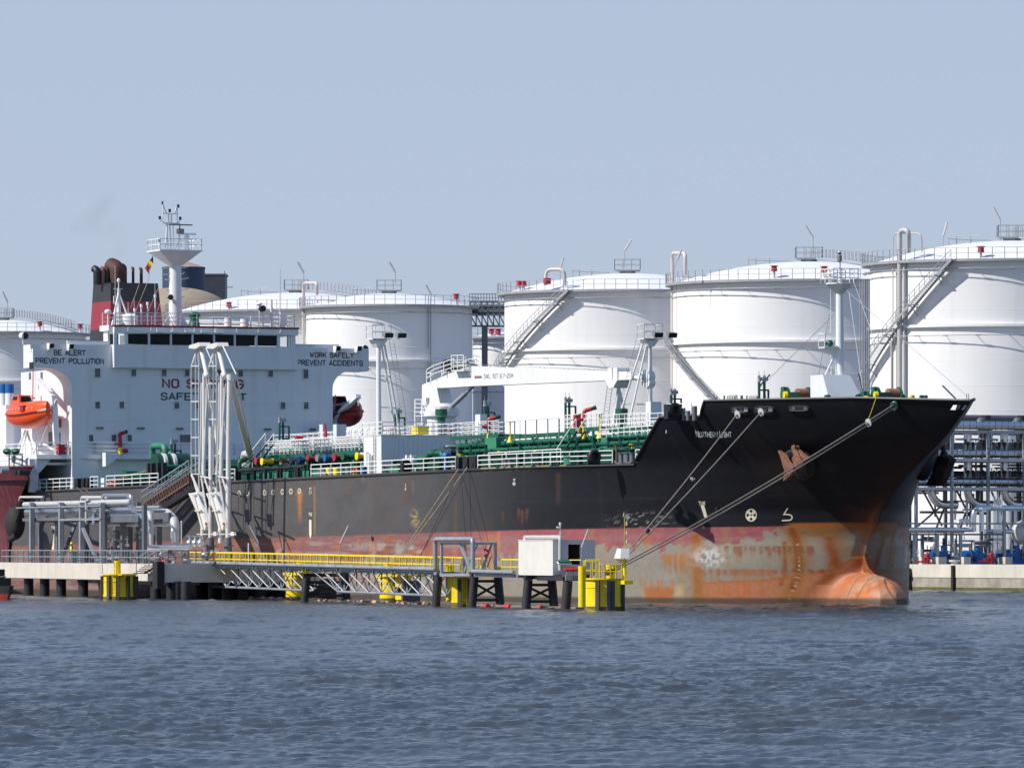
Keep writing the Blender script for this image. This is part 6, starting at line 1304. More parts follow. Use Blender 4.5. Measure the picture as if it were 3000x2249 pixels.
# ---- worker standing on the platform (body one skin, clothes as children)
def person(at,rz,label):
    o=thing('person',label,'person',JT,at,rz); 
    def skin(name,V,E,R,mt,root=0):
        me=bpy.data.meshes.new(name); me.from_pydata(V,E,[]); ob=bpy.data.objects.new(name,me); link(ob,o)
        bm=bmesh.new(); bm.from_mesh(me); ly=bm.verts.layers.skin.verify(); bm.verts.ensure_lookup_table()
        for i,v in enumerate(bm.verts): v[ly].radius=R[i] if isinstance(R[i],tuple) else (R[i],R[i]); v[ly].use_root=(i==root)
        bm.to_mesh(me); bm.free(); s=ob.modifiers.new('s','SKIN'); s.use_smooth_shade=True; d=ob.modifiers.new('d','SUBSURF'); d.levels=d.render_levels=1; me.materials.append(mt); return ob
    SK=mat('skin_tone',(.42,.24,.17),.6,var=.05); NV=mat('navy_overalls',(.03,.035,.06),.8,var=.2)
    V=[(0,0,.95),(0,0,1.2),(0,0,1.42),(0,0,1.52),(0,0,1.62),(0,0,1.72),(0,.1,.9),(.03,.11,.5),(0,.12,.08),(.14,.12,.04),(0,-.1,.9),(-.03,-.11,.5),(-.06,-.12,.08),(.08,-.12,.04),(0,.2,1.4),(.04,.27,1.14),(.16,.24,.92),(0,-.2,1.4),(.08,-.26,1.14),(.24,-.16,1.02)]
    E=[(0,1),(1,2),(2,3),(3,4),(4,5),(0,6),(6,7),(7,8),(8,9),(0,10),(10,11),(11,12),(12,13),(2,14),(14,15),(15,16),(2,17),(17,18),(18,19)]
    R=[(.13,.11),(.13,.1),(.14,.1),.06,.09,.085,.09,.065,.045,.04,.09,.065,.045,.04,.06,.045,.035,.06,.045,.035]
    skin('body',V,E,R,NV)
    m=MB(); m.ball((0,0,1.64),.105,14,10,(1.05,.85,1.2)); m.ball((.11,0,1.63),.022,6,5); m.ball((0,.095,1.63),.025,6,5); m.ball((0,-.095,1.63),.025,6,5); m.cyl((0,0,1.48),(0,0,1.58),.055); obj('head',m,SK,o,smooth=True)
    for s in (-1,1):
        m=MB(); h=Vector((.16,.24,.92) if s>0 else (.24,-.16,1.02)); m.ball(h,.045,8,6,(1,.5,1.1))
        for k in range(4): m.tube([h+Vector((-.03+.02*k,0,-.03)),h+Vector((-.03+.022*k,0,-.075)),h+Vector((-.025+.02*k,-.015*s,-.1+.006*abs(k-1.5)))],.01,5)
        m.tube([h+Vector((.035,0,.01)),h+Vector((.06,-.01*s,-.03)),h+Vector((.055,-.02*s,-.055))],.011,5); obj('hand',m,SK,o,smooth=True)
    m=MB(); m.loft([[(.15*math.cos(a)*w,.2*math.sin(a)*w,z) for a in np.linspace(0,2*PI,14,endpoint=False)] for z,w in ((1.0,.95),(1.2,.95),(1.38,1.0),(1.46,.7))]); obj('yellow_vest',m,mat('hi_vis_yellow',(.75,.85,.05),.7),o,smooth=True)
    m=MB(); m.lathe((0,0,1.68),[(.15,0),(.13,.02),(.125,.07),(.09,.12),(.03,.145),(.001,.15)],16); obj('hard_hat',m,M['yellow'],o,smooth=True)
    return o
c=JA(210,1640,YF+2); person((c.x,YF+2,ZP),-PI/2,'worker in a yellow hard hat and yellow vest standing behind the jetty railing')
m=MB(); m.cyl((c.x+1.6,YF+2,ZP),(c.x+1.6,YF+2,ZP+.95),.35,n=14); m.cyl((c.x+1.6,YF+2,ZP+.95),(c.x+1.6,YF+2,ZP+1.0),.37,n=14); jone('green_bin',m,'lgreen','green bin beside the worker on the jetty','bin',smooth=40)

# ================================================================ loading arms
def arm(k,label):
    dx=51.5*k; y=YF+8.0+.3*k; c0=JA(616+dx,1600,y); at=(c0.x,y,ZP); o=jthing('loading_arm',label,'loading arm',at,'marine loading arms on the jetty')
    P=lambda px,py,dy=0: JT.aty(px+dx,py,y+dy)
    def add(nm,m,mt='cream',sm=40,par=None): return jobj(nm,m,mt,par or o,at,smooth=sm)
    m=MB(); a=P(616,1095 if k else 1150); m.tube([Vector((c0.x,y,ZP)),Vector((c0.x,y,P(616,1600).z)),P(618,1330),P(621 if k else 618,1098 if k else 1250)],.21 if k else .17,14); add('riser',m)
    m=MB(); m.cyl((c0.x,y,ZP),(c0.x,y,P(590,1585).z+.3),.42,.3,14); m.cyl((c0.x,y,P(590,1600).z),(c0.x,y,P(590,1597).z),.55,n=14); add('base_flange',m,'dsteel')
    m=MB(); q1=P(570,1008,-.5); q2=P(600,1004,-.5); m.prism([(P(569,1018).x,P(590,1018).z),(P(571,1010).x,P(590,1009).z),(P(599,1003).x,P(590,1004).z),(P(602,1014).x,P(590,1015).z),(P(590,1022).x,P(590,1022).z)],'y',y-.5,y+.5); add('apex_sheave',m,sm=False)
    m=MB(); m.tube([P(588,1018),P(596,1052),P(606,1098)],.19,12); m.ball(P(606,1100),.26,12,8); add('inboard_boom',m)
    m=MB(); m.tube(bend([P(598,1145),P(598,1095),P(606,1095)],.3),.15,10); m.tube([P(598,1120),P(597,1392)],.17,12); m.tube([P(590,1120),P(589,1240),P(585,1390)],.07,8); m.tube([P(604,1135),P(602,1240),P(596,1395),P(591,1400)],.07,8); m.tube([P(610,1125),P(600,1260),P(590,1395)],.06,8); add('vertical_tubes',m)
    m=MB()
    L,Rr=P(561,1072),P(583,1072); L2,R2=P(561,1388),P(583,1388)
    for a,b in ((L,L2),(Rr,R2),(P(574,1022),P(574,1388)),(P(577,1022),L),(P(580,1020),Rr),(P(577,1022),P(566,1065))): m.bar(a,b,.10)
    for py in (1072,1123,1176,1228,1281,1334,1388): m.bar(P(561,py),P(583,py),.08)
    m.bar(P(561,1390),P(583,1442),.14); m.bar(P(583,1388),P(584,1442),.12); m.bar(P(563,1392),P(577,1442),.1); add('counterweight_truss',m,sm=False)
    m=MB(); m.prism([(P(563,1445).x,P(590,1444).z),(P(592,1440).x,P(590,1440).z),(P(616,1520).x,P(590,1535).z),(P(612,1553).x,P(590,1553).z),(P(602,1552).x,P(590,1552).z),(P(588,1500).x,P(590,1500).z)],'y',y-.35,y+.1); add('counterweight_plate',m,sm=False)
    m=MB()
    for a,b in (((565,1448),(593,1552)),((578,1446),(598,1500)),((565,1448),(580,1446)),((572,1496),(590,1494)),((590,1400),(612,1545)),((588,1395),(620,1400)),((598,1395),(612,1440))): m.bar(P(*a,-.5),P(*b,-.5),.11)
    add('linkage',m,sm=False)
    m=MB(); c=P(607,1534,-.45); m.box(c.x-.35,c.x+.35,c.y-.1,c.y+.1,c.z-.12,c.z+.12); add('red_lock',m,'red',False)
    m=MB(); m.cyl(P(596,1395,.3),P(604,1395,.3),.4,n=14); m.cyl(P(603,1380,.3),P(603,1415,.3),.22,n=10); add('swivel_joint',m,'dsteel')
    m=MB(); a=P(594,1560); m.cyl(P(594,1545),P(594,1590),.2,n=12); m.bar(P(577,1564),P(640,1564),.08); m.box(P(630,1564).x-.35,P(636,1564).x+.1,y-.1,y+.1,P(590,1569).z,P(590,1557).z); add('base_valve',m)
    if k:     # the right-hand arm is coupled to the ship
        m=MB(); yo=y; E1=P(628,1130,.5); E2=JT.aty(731,1328,y+6); E3=JT.aty(716,1345,y+7); 
        m.tube([P(621,1098),P(622,1110),E1],.26,12); m.tube([E1,E2],.28,12); m.ball(E2,.42,12,8)
        m.tube(bend([E2,JT.aty(716,1330,y+7),JT.aty(712,1355,y+7.5),JT.aty(698,1370,y+8),JT.aty(700,1395,y+8.5),JT.aty(716,1402,y+9)],.6,5),.3,12); m.cyl(JT.aty(716,1355,y+7.2),JT.aty(714,1358,y+7.2),.45,n=14); add('outboard_boom',m)
        m=MB(); m.cyl(JT.aty(714,1402,y+9),JT.aty(738,1400,y+11),.3,n=12); m.box(JT.aty(722,1400,y+10).x-.5,JT.aty(722,1400,y+10).x+.4,y+9.6,y+10.4,JT.aty(722,1412,y+10).z,JT.aty(722,1385,y+10).z); add('coupler',m,'dsteel')
        m=MB(); m.tube([P(600,1010),P(640,1095),JT.aty(738,1322,y+6)],.06,6); m.tube([JT.aty(738,1322,y+6),JT.aty(735,1345,y+7),JT.aty(700,1372,y+7)],.07,6); m.tube([JT.aty(726,1335,y+7),JT.aty(690,1378,y+7)],.06,6); add('tie_rod',m)
        m=MB(); m.cyl(P(572+0,1200,.8),P(572,1560,.8),.05,n=6); add('vertical_cable',m,'dsteel')
    else:
        m=MB(); m.tube([P(606,1100,.3),P(622,1200,1.0),P(642,1320,1.5),P(645,1335,1.5)],.2,12); m.tube(bend([P(645,1330,1.5),P(642,1360,1.5),P(634,1375,1.5),P(640,1390,1.5)],.4),.2,10); add('outboard_boom',m)
        m=MB(); m.tube([P(600,1012),P(640,1100,.6),P(665,1300,1.2)],.05,6); add('tie_rod',m)
    # name board with faded black letters
    V,F_,wd=stencil('NORVA' if k else 'EVMOE',1.3); m=MB(); c1,c2=P(568,1076,-.2),P(568,1116,-.2); h_=c1.z-c2.z
    m.add([(c1.x-.25+(6-yy)/6*-.0+yy/6*1.0*.8,c1.y-.1-.003*l,c1.z-xx/wd*h_) for xx,yy,l in V],F_); add('faded_lettering',m,'black',False)
    return o
arm(0,'cream loading arm folded upright on the jetty, left of the two'); arm(1,'cream loading arm with its boom reaching right to the tanker manifold')
# ---- brown accommodation ladder from ship to jetty
m=MB(); a=JA(572,1386,5.6); b=JA(432,1478,3.4)
gl=thing('gangway','brown trussed gangway sloping from the tanker deck down to the jetty','gangway',JT,tuple(b))
def gp(t,s,h): p=a.lerp(b,t); return p+Vector((0,s,h))-b
for s in (-.5,.5):
    m.bar(gp(0,s,0),gp(1,s,0),.14,.16); m.bar(gp(0,s,-.75),gp(1,s,-.75),.14,.14)
    for i in range(18): m.bar(gp(i/18,s,0),gp((i+.5)/18,s,-.75),.08); m.bar(gp((i+.5)/18,s,-.75),gp((i+1)/18,s,0),.08)
for i in range(40): m.bar(gp(i/40,-.5,.05),gp(i/40,.5,.05),.1,.06)
M['gang']=mat('brown_gangway_paint',(.13,.075,.06),.7,var=.35,scale=3); obj('tread_frame',m,M['gang'],gl); m=MB()
for s in (-.55,.55):
    m.bar(gp(0,s,1.1),gp(1,s,1.1),.08); m.bar(gp(0,s,.6),gp(1,s,.6),.06)
    for i in range(15): m.bar(gp(i/14,s,0),gp(i/14,s,1.1),.06)
obj('handrail',m,M['steel'],gl); m=MB(); m.bar(gp(-.05,.2,-1.1)+Vector((.8,0,0)),gp(1,.2,-.8)+Vector((1.8,0,0)),.7,.45); obj('dark_underside',m,M['black'],gl)  # black bar along the underside of the gangway
# ================================================================ WALKWAY, HUT, DOLPHINS
zc=lambda x: 2.95-.33*x/72.
gat=(30,.8,0); WK=jthing('walkway_bridge','long grey lattice walkway bridge with yellow railings running to the yellow dolphins','bridge',gat)
def truss(x0,x1,name):
    m=MB(); W=1.7; n=max(6,int(round((x1-x0)/3.4))); H=1.85; xb0,xb1=x0+4.6,x1-.6
    for y in (0,W): m.cyl((x0,y,zc(x0)-.22),(x1,y,zc(x1)-.22),.10,n=8)
    m.cyl((xb0,W/2,zc(xb0)-H),(xb1,W/2,zc(xb1)-H+.0),.10,n=8)
    for i in range(n+1):
        x=x0+(x1-x0)*i/n; m.cyl((x,0,zc(x)-.22),(x,W,zc(x)-.22),.04,n=6)
        if i<n:
            xn=x0+(x1-x0)*(i+1)/n; xm=min(max((x+xn)/2+1.2,xb0),xb1)
            for y in (0,W): m.cyl((x,y,zc(x)-.22),(xm,W/2,zc(xm)-H),.055,n=6); m.cyl((xn,y,zc(xn)-.22),(xm,W/2,zc(xm)-H),.045,n=6)
    jobj(name,m,'steel',WK,gat,smooth=40)
xA=JA(551,1652).x; xB=JA(896,1660).x; xC=JA(912,1661).x; xD=JA(1283,1672).x
truss(xA,xB,'truss_span'); truss(xC,xD,'truss_span')
def ypipe(x0,x1,y,dz,r,mt,nm):
    m=MB(); m.cyl((x0,y,zc(x0)+dz),(x1,y,zc(x1)+dz),r,n=10)
    for i in range(int((x1-x0)/5)): x=x0+2.5+i*5; m.cyl((x-.06,y,zc(x)+dz),(x+.06,y,zc(x)+dz),r*1.25,n=10); m.box(x-.05,x+.05,y-.05,y+.05,zc(x)-.25,zc(x)+dz)
    return jobj(nm,m,mt,WK,gat,smooth=40)
ypipe(xA-.5,xD+.3,-.28,.10,.15,'steel','service_pipe'); ypipe(xA,xD,-.15,-.1,.07,'pipe','service_pipe')
m=MB(); m.add([(xA,0,zc(xA)-.1),(xD,0,zc(xD)-.1),(xD,1.7,zc(xD)-.1),(xA,1.7,zc(xA)-.1)],[(0,1,2,3)]); jobj('grating',m,'dsteel',WK,gat)
def yrail(x0,x1,y,sp=1.65,par=None,at=None,z=None,h=1.0):
    m=MB(); zf=z or (lambda x: zc(x)-.05); n=max(1,int((x1-x0)/sp))
    m.bar((x0,y,zf(x0)+h),(x1,y,zf(x1)+h),.09); m.bar((x0,y,zf(x0)+h*.48),(x1,y,zf(x1)+h*.48),.05)
    for i in range(n+1): x=x0+(x1-x0)*i/n; m.bar((x,y,zf(x)),(x,y,zf(x)+h),.08)
    return m
jobj('yellow_railing',yrail(xA+.5,xD,0),'yellow',WK,gat); jobj('yellow_railing',yrail(xA+1,xD+2,1.7,1.9),'yellow',WK,gat)
# black raked piles with cross bracing carry it
def bent(x,y0,y1,ztop,label,single=False,r=.31):
    at=(x,(y0+y1)/2,0); o=jthing('pile_trestle',label,'pile trestle',at,'black pile trestles under the walkway'); sp=.32
    ys=[(y0,-sp)] if single else [(y0,-sp),(y1,sp)]
    for y,d in ys: m=MB(); m.cyl((x,y+d,-1.5),(x,y,ztop),r*1.05,r,14); m.cyl((x,y,ztop),(x,y,ztop+.06),r*1.1,n=14); jobj('pile',m,'pile',o,at,smooth=40)
    if not single:
        m=MB(); m.bar((x,y0,ztop-.35),(x,y1,ztop-.35),.2); m.bar((x,y0-.2,.55),(x,y1+.2,.55),.2); m.bar((x,y0,ztop-.5),(x,y1+.15,.7),.16); m.bar((x+.17,y0-.15,.7),(x+.17,y1,ztop-.5),.16); jobj('cross_brace',m,'pile',o,at)
        m=MB(); m.box(x-.3,x+.3,y0-.3,y1+.3,ztop+.07,ztop+.32); jobj('cap_beam',m,'pile',o,at)
    else: m=MB(); m.box(x-.35,x+.35,y0-.25,y0+.25,ztop+.06,ztop+.4); jobj('cap',m,'steel',o,at)
    return o
x=JA(898,1765).x; bent(x,0,3.1,1.95,'black trestle of two piles under the joint of the two walkway spans'); 
c=JA(1010,1750,7); bent(c.x,7,7.5,2.3,'single black pile behind the middle of the walkway',True,.38)
x=JA(1284,1777).x; bent(x,0,0,2.25,'single black pile under the right end of the lattice walkway',True)
x=JA(1390,1780).x; bent(x,0,1.75,2.25,'black trestle of two raked piles beneath the pipe portal')
x=JA(1548,1783).x; bent(x,0,1.7,2.05,'black cross-braced trestle of raked piles beneath the concrete hut')
c=JA(1664,1786,.5); bent(c.x,.5,.5,2.0,'single black pile just left of the right yellow dolphin',True,.33)
# pipe portal over the way through to the dolphin
x0,x1=JA(1286,1670).x,JA(1396,1670).x; zt=JA(1340,1579).z
m=MB(); m.tube(bend([(x0,-.28,zc(x0)+.1),(x0,-.28,zt),(x1,-.28,zt),(x1,-.28,zc(x1)+.1)],.35,5),.17,12); jobj('service_pipe',m,'steel',WK,gat,smooth=40)
m=MB(); z2=zt-.28
for xx,yy in ((x0+.7,0),(x1-1,0),(x0+.7,1.7),(x1-1,1.7)): m.box(xx-.14,xx+.14,yy-.08,yy+.08,2.3,z2)
for yy in (0,1.7): m.box(x0+.6,x1-.9,yy-.07,yy+.07,z2-.1,z2+.06)
for xx in (x0+.7,x1-1): m.box(xx-.12,xx+.12,0,1.7,z2-.1,z2+.05)
m.bar((x0+.8,1.7,2.5),(x0+4.0,1.7,z2),.17); m.bar((x1-1.1,0,2.5),(x1-4.2,0,z2),.17); m.bar((x1-4.6,1.7,2.5),(x1-2.,1.7,z2),.17); jobj('portal_frame',m,'steel',WK,gat)
xe=JA(1517,1672).x; m=MB(); m.cyl((x1,-.28,zc(x1)+.02),(xe,-.28,zc(x1)-.02),.15,n=12); jobj('service_pipe',m,'steel',WK,gat,smooth=40)
m=MB(); m.box(x0+.5,xe+.3,-.1,1.9,2.2,2.42); m.box(x0+4,xe-.5,-.14,-.1,2.25,2.38); jobj('deck_girder',m,'steel',WK,gat)
jobj('yellow_railing',yrail(x1+.4,xe,1.75,2.0,z=lambda x:2.45),'yellow',WK,gat); jobj('yellow_railing',yrail(x1+1.5,xe,0,4.,z=lambda x:2.45),'yellow',WK,gat) if 0 else 0
m=MB(); c=JX(1422,1660,x1+1); P_=lambda px,py: JX(px,py,x1+1.5)
m.cyl(P_(1422,1668),P_(1422,1630),.04,n=6); m.bar(P_(1428,1660),P_(1438,1630),.07); m.bar(P_(1420,1612),P_(1424,1594),.05); o_=jobj('monitor_stand',m,'dsteel',WK,gat)
m=MB(); m.ball(P_(1422,1626),.13,8,6); m.tube([P_(1422,1626),P_(1431,1620),P_(1428,1612),P_(1418,1608)],.08); m.v=[tuple(v) for v in m.v]; jobj('red_hydrant',m,'red',WK,gat,smooth=40)
# ---- concrete hut
M['hutc']=mat('hut_concrete',(.66,.64,.60),.85,var=.08,scale=.6,streak=.25,scol=(.45,.42,.37),sscale=(1.2,1.2,.25))
xh0,xh1=91.98,100.0; yh=3.05; zh0,zh1=2.38,4.78; hat=(96,1.5,zh0)
HT=jthing('concrete_hut','windowless concrete hut with a dark doorway standing on black piles','hut',hat)
m=MB(); t=.2
m.box(xh0,xh1,0,t,zh0,zh1); m.box(xh0,xh1,yh-t,yh,zh0,zh1); m.box(xh0,xh0+t,t,yh-t,zh0,zh1); m.box(xh0+t,xh1,t,yh-t,zh0,zh0+.1)
d0=JX(1665,1640,xh1).y; d1=JX(1700,1640,xh1).y; dz=JX(1680,1594,xh1).z
m.box(xh1-t,xh1,t,d0,zh0,zh1); m.box(xh1-t,xh1,d1,yh-t,zh0,zh1); m.box(xh1-t,xh1,d0,d1,dz,zh1); m.box(xh1-t,xh1,d0,d1,zh0+.1,zh0+.75); jobj('wall',m,'hutc',HT,hat)
m=MB(); m.box(xh0-.03,xh1+.03,-.03,yh+.03,zh1,zh1+.05); jobj('roof',m,'hutc',HT,hat)
m=MB(); m.box(xh0+.5,xh1-.3,.25,yh-.3,zh0-.28,zh0); m.box(xh0+4,xh1+2.,.1,.5,zh0-.36,zh0-.02); m.box(xh0+4,xh1+2.,1.5,1.9,zh0-.36,zh0-.02); jobj('base_frame',m,'pile',HT,hat)
a=JA(1529,1573); b=JX(1634,1573,xh1+.1)
m=MB(); z=JA(1560,1573).z; m.tube(bend([(xh0+1,.2,z-.25),(xh0+.8,.2,z),(xh1+.25,.45,z),(xh1+.25,.45,zh0+.35)],.25,5),.14,12); jobj('roof_pipe',m,'pipe',HT,hat,smooth=40)
m=MB(); c=JX(1645,1582,xh1); m.cyl((xh1-.3,c.y,zh1),(xh1-.3,c.y,JX(1645,1530,xh1).z),.04,n=6); m.cyl((xh1-.3,c.y-.05,JX(0,1545,xh1).z),(xh1-.3,c.y-.25,JX(0,1542,xh1).z),.07); m.cyl((xh1-.3,c.y,JX(0,1536,xh1).z),(xh1-.3,c.y,JX(0,1528,xh1).z),.09); jobj('security_camera',m,'white',HT,hat,smooth=40)
for i in range(8):
    y=JX(1641+i*5,1655,xh1+1).y
    for z,mt,r in ((JX(0,1647,xh1+1).z,'green',.05),(JX(0,1652,xh1+1).z,'whiteclean',.06)): m=MB(); m.cyl((xh1+.4,y,z+.12),(xh1+1.0,y-.06,z-.02),r,n=8); jobj('hose_coupling',m,mt,HT,hat,smooth=40)
for i in range(7): 
    m=MB(); y=JX(1660+i*5.4,1668,xh1+1.4).y; z=JX(0,1668,xh1+1.4).z; m.cyl((xh1+.9,y,z+.07),(xh1+1.5,y-.05,z-.1),.075,n=8); jobj('red_hose_coupling',m,'red',HT,hat,smooth=40)
m=MB(); y0=JX(1655,1682,xh1+1.4).y; m.box(xh1+.8,xh1+1.6,y0,y0+1.0,zh0-.05,zh0); 
for i in range(2): m.box(xh1+1.2,xh1+1.5,y0+.1+i*.5,y0+.45+i*.5,zh0-.28,zh0-.05); m.cyl((xh1+1.2,y0+.2+i*.45,zh0),(xh1+1.2,y0+.2+i*.45,zh0+.35),.04)
jobj('manifold_frame',m,'steel',HT,hat)

# ---- yellow mooring dolphins
M['tidal']=mat('weedy_tide_band',(.16,.13,.03),.8,var=.6,scale=2.5)
M['fender']=mat('grey_black_fender_board',(.07,.065,.075),.7,var=.4,streak=.5,scol=(.3,.27,.25),sscale=(3,3,.6))
def dolphin(px,pyw,R,zt,label,fend,extra=None,arm_=None):
    D=F_PX*CAM_H/(pyw-HZ); c=JT.l(ray(px,pyw,D+R)); at=(c.x,c.y,0); o=jthing('mooring_dolphin',label,'mooring dolphin',at,'yellow mooring dolphins')
    L=lambda m,nm,mt,sm=40,par=None: obj(nm,m,M[mt],par or o,smooth=sm)
    m=MB(); m.cyl((0,0,.3),(0,0,zt),R,n=32); m.cyl((0,0,.3),(0,0,.5),R*1.03,n=32); m.cyl((0,0,zt-.55),(0,0,zt-.5),R*1.03,n=32); L(m,'barrel','yellow'); m=MB(); m.cyl((0,0,-1.5),(0,0,.3),R*1.01,n=32); L(m,'weedy_foot','tidal')
    m=MB(); m.cyl((0,0,zt),(0,0,zt+.1),R*1.12,n=32); m.box(R*.3,R*2.0,-R*.35,R*.35,zt-.02,zt+.08) if arm_ else 0; 
    if arm_: m.prism([(R*.9,zt-.03),(R*2.0,zt-.03),(R*.9,zt-.55)],'y',-.04,.04)
    L(m,'top_plate','yellow')
    vd=Vector(JT.l((0,0,0)))-Vector((c.x,c.y,0)); base=math.atan2(vd.y,vd.x)
    for a in fend: 
        an=base+math.radians(a); m=MB(); q=Vector((math.cos(an),math.sin(an),0)); s=Vector((-q.y,q.x,0)); p=q*(R+.12); m.loft([[tuple(p-s*.13-q*.14+Vector((0,0,z))),tuple(p+s*.13-q*.14+Vector((0,0,z))),tuple(p+s*.13+q*.1+Vector((0,0,z))),tuple(p-s*.13+q*.1+Vector((0,0,z)))] for z in (-.9,zt-.08)]); L(m,'fender_board','fender',False)
    return o,L,R,zt,base,c
def bollard_post(L,x,y,z0,z1,r,lip=True):
    m=MB(); m.cyl((x,y,z0),(x,y,z1),r,n=20)
    if lip: m.cyl((x,y,z1-.1),(x,y,z1),r*1.15,n=20); m.cyl((x-.0,y-r-.05,z1-.22),(x,y-r+.1,z1-.22),.09,n=8)
    return L(m,'bollard','yellow')
def guardrail(L,pts,z,h=1.0):
    m=MB(); rail(m,[(a,b,z) for a,b in pts],h,2,.8,.035); return L(m,'guardrail','yellow',False)
o,L,R,zt,bs,c=dolphin(350,1758,1.32,2.05,'yellow steel dolphin standing in front of the concrete jetty',(-82,-38,-6,30,62,80),arm_=True); bollard_post(L,-.3,-.1,zt,3.2,.27,False); guardrail(L,[(R*.6,-.6),(R*1.1,-.6)],zt,1.05)
m=MB(); ladder(m,(R+.1,-.7,-.3),(R+.1,-.7,zt),.4,(0,1,0)); L(m,'ladder','yellow',False)
# second: behind the first walkway span
o,L,R,zt,bs,c=dolphin(866,1758,.78,1.75,'narrow yellow dolphin behind the left walkway trestle',())
m=MB(); m.cyl((0,0,zt-.1),(0,0,zt+.3),R*1.1,n=20); m.box(-2.5,2.4,-.4,.7,2.05,2.25); m.box(-2.5,-2.2,-.2,.2,1.7,2.1); L(m,'platform','yellow'); bollard_post(L,2.2,.2,2.2,3.05,.28); guardrail(L,[(-2.4,.5),(2.3,.5)],2.2,.8)
o,L,R,zt,bs,c=dolphin(1148,1763,.95,1.95,'yellow dolphin with broad square arms behind the middle walkway span',(30,))
m=MB(); m.box(-1.5,4.6,-.9,1.4,2.0,2.15); m.prism([(-1.0,2.0),(-3.8,2.0),(-3.8,1.8),(-1.0,1.2)],'y',-.2,.2); m.box(2.0,4.5,-.3,.3,1.2,2.0); m.box(2.0,4.5,-.3,.3,.2,.75); L(m,'platform','yellow',False); bollard_post(L,0,-.2,2.1,3.1,.33)
m=MB(); m.box(4.4,4.9,-.5,.9,-.9,1.7); L(m,'fender_board','fender',False)
o,L,R,zt,bs,c=dolphin(1352,1777,.72,2.1,'yellow dolphin with a tall tube and ladder beside the pipe portal',(-10,38))
m=MB(); q=JT.l(ray(1318,1774,F_PX*CAM_H/175))-Vector((c.x,c.y,0)); m.cyl((q.x,q.y,.35),(q.x,q.y,3.15),.31,n=20); L(m,'tall_tube','yellow'); m=MB(); a_=bs+math.radians(14); w_=Vector((math.cos(a_),math.sin(a_),0)); ladder(m,tuple(w_*(R+.15)+Vector((0,0,-.3))),tuple(w_*(R+.15)+Vector((0,0,zt+.1))),.36,(-w_.y,w_.x,0),.03,.27); L(m,'ladder','yellow',False); m=MB(); m.box(-.2,2.6,.3,.9,zt+.05,zt+.2); L(m,'landing','yellow',False); guardrail(L,[(0.3,.9),(2.8,.9)],zt+.2,1.2)
bollard_post(L,5.2,1.2,2.2,2.9,.22)
# the big right-hand dolphin
o,L,R,zt,bs,c=dolphin(1768,1789,1.28,2.12,'large yellow dolphin at the right end with bollard, railings and solar mast',(-17,14,26,72))
bigat=Vector((c.x,c.y,0))
loc=lambda px,py,D: JT.l(ray(px,py,D))-bigat
q=loc(1705,1760,459); m=MB(); m.cyl((q.x,q.y,.3),(q.x,q.y,3.05),.25,n=18); L(m,'tall_tube','yellow')
q=loc(1789,1690,461); zb=JT.l(ray(0,1655,461)).z; m=MB(); m.cyl((q.x,q.y,zt+.1),(q.x,q.y,zb),.28,n=20); m.cyl((q.x,q.y,zb-.12),(q.x,q.y,zb),.33,n=20); m.cyl((q.x-.4,q.y-.1,zb-.2),(q.x+.4,q.y+.1,zb-.2),.1,n=10); L(m,'bollard','yellow'); bolw=JT.w(*(q+bigat+Vector((0,0,.6))))
m=MB(); m.tube([(q.x+.33*math.cos(t),q.y+.33*math.sin(t),zt+.52+.12*math.sin(t)) for t in np.linspace(0,2*PI,15)],.07,6,False); m.tube([(q.x+.34*math.cos(t),q.y+.34*math.sin(t),zt+.62+.12*math.sin(t+1)) for t in np.linspace(0,2*PI,15)],.07,6,False); mt_=L(m,'rope_turns','drope')
for (pa,pb) in (((1716,1692),(1748,1692)),((1758,1692),(1772,1692)),((1772,1692),(1822,1692))):
    a=loc(*pa,459.5);b=loc(*pb,459.5); m=MB(); rail(m,[(a.x,a.y,zt+.1),(b.x,b.y,zt+.1)],.95 if pa[0]>1750 else 1.15,2,.42,.035); L(m,'guardrail','yellow',False)
a=loc(1668,1640,461.5); b=loc(1710,1640,461); m=MB(); m.tube(bend([(a.x,a.y,a.z),(b.x,b.y,b.z),(b.x,b.y,b.z-.5)],.15),.04,6); a=loc(1714,1640,461);b=loc(1758,1640,461); m.tube(bend([(a.x,a.y,a.z-.9),(a.x,a.y,a.z),(b.x,b.y,b.z),(b.x,b.y,b.z-.75),(a.x,a.y,a.z-.75)],.12),.045,6); m.tube([(a.x*.5+b.x*.5,a.y*.5+b.y*.5,a.z),(a.x*.5+b.x*.5,a.y*.5+b.y*.5,a.z-1.)],.04,6); L(m,'guardrail','yellow')
m=MB(); q=loc(1830,1697,461); m.cyl((q.x,q.y,zt-.1),(q.x,q.y,zt+1.3),.12,n=12); m.box(q.x-.6,q.x+.9,q.y-.3,q.y+.3,zt-.3,zt-.05); zz=JT.l(ray(0,1640,461)).z; m.prism([(q.y-.7,zz+.05),(q.y+.15,zz+.05),(q.y+.1,zz-.12),(q.y-.3,zz-.1)],'x',q.x-.15,q.x+.15)
m.cyl((q.x,q.y,zt+1.2),(q.x,q.y,JT.l(ray(0,1517,461)).z),.035,n=8); m.cyl((q.x,q.y,zt+1.2),(q.x,q.y,JT.l(ray(0,1516,461)).z),.035,n=8)
for py in (1540,1566,1592): z=JT.l(ray(0,py,461)).z; m.box(q.x-.04,q.x+.04,q.y,q.y+.2,z,z+.03)
ms=L(m,'signal_mast','yellow')
for py in (1533,1560,1586): m=MB(); z=JT.l(ray(0,py,461)).z; m.cyl((q.x,q.y+.14,z-.12),(q.x,q.y+.14,z+.1),.07,n=10); m.cyl((q.x,q.y+.14,z+.1),(q.x,q.y+.14,z+.17),.04,n=8); L(m,'navigation_lamp','white',40,ms)
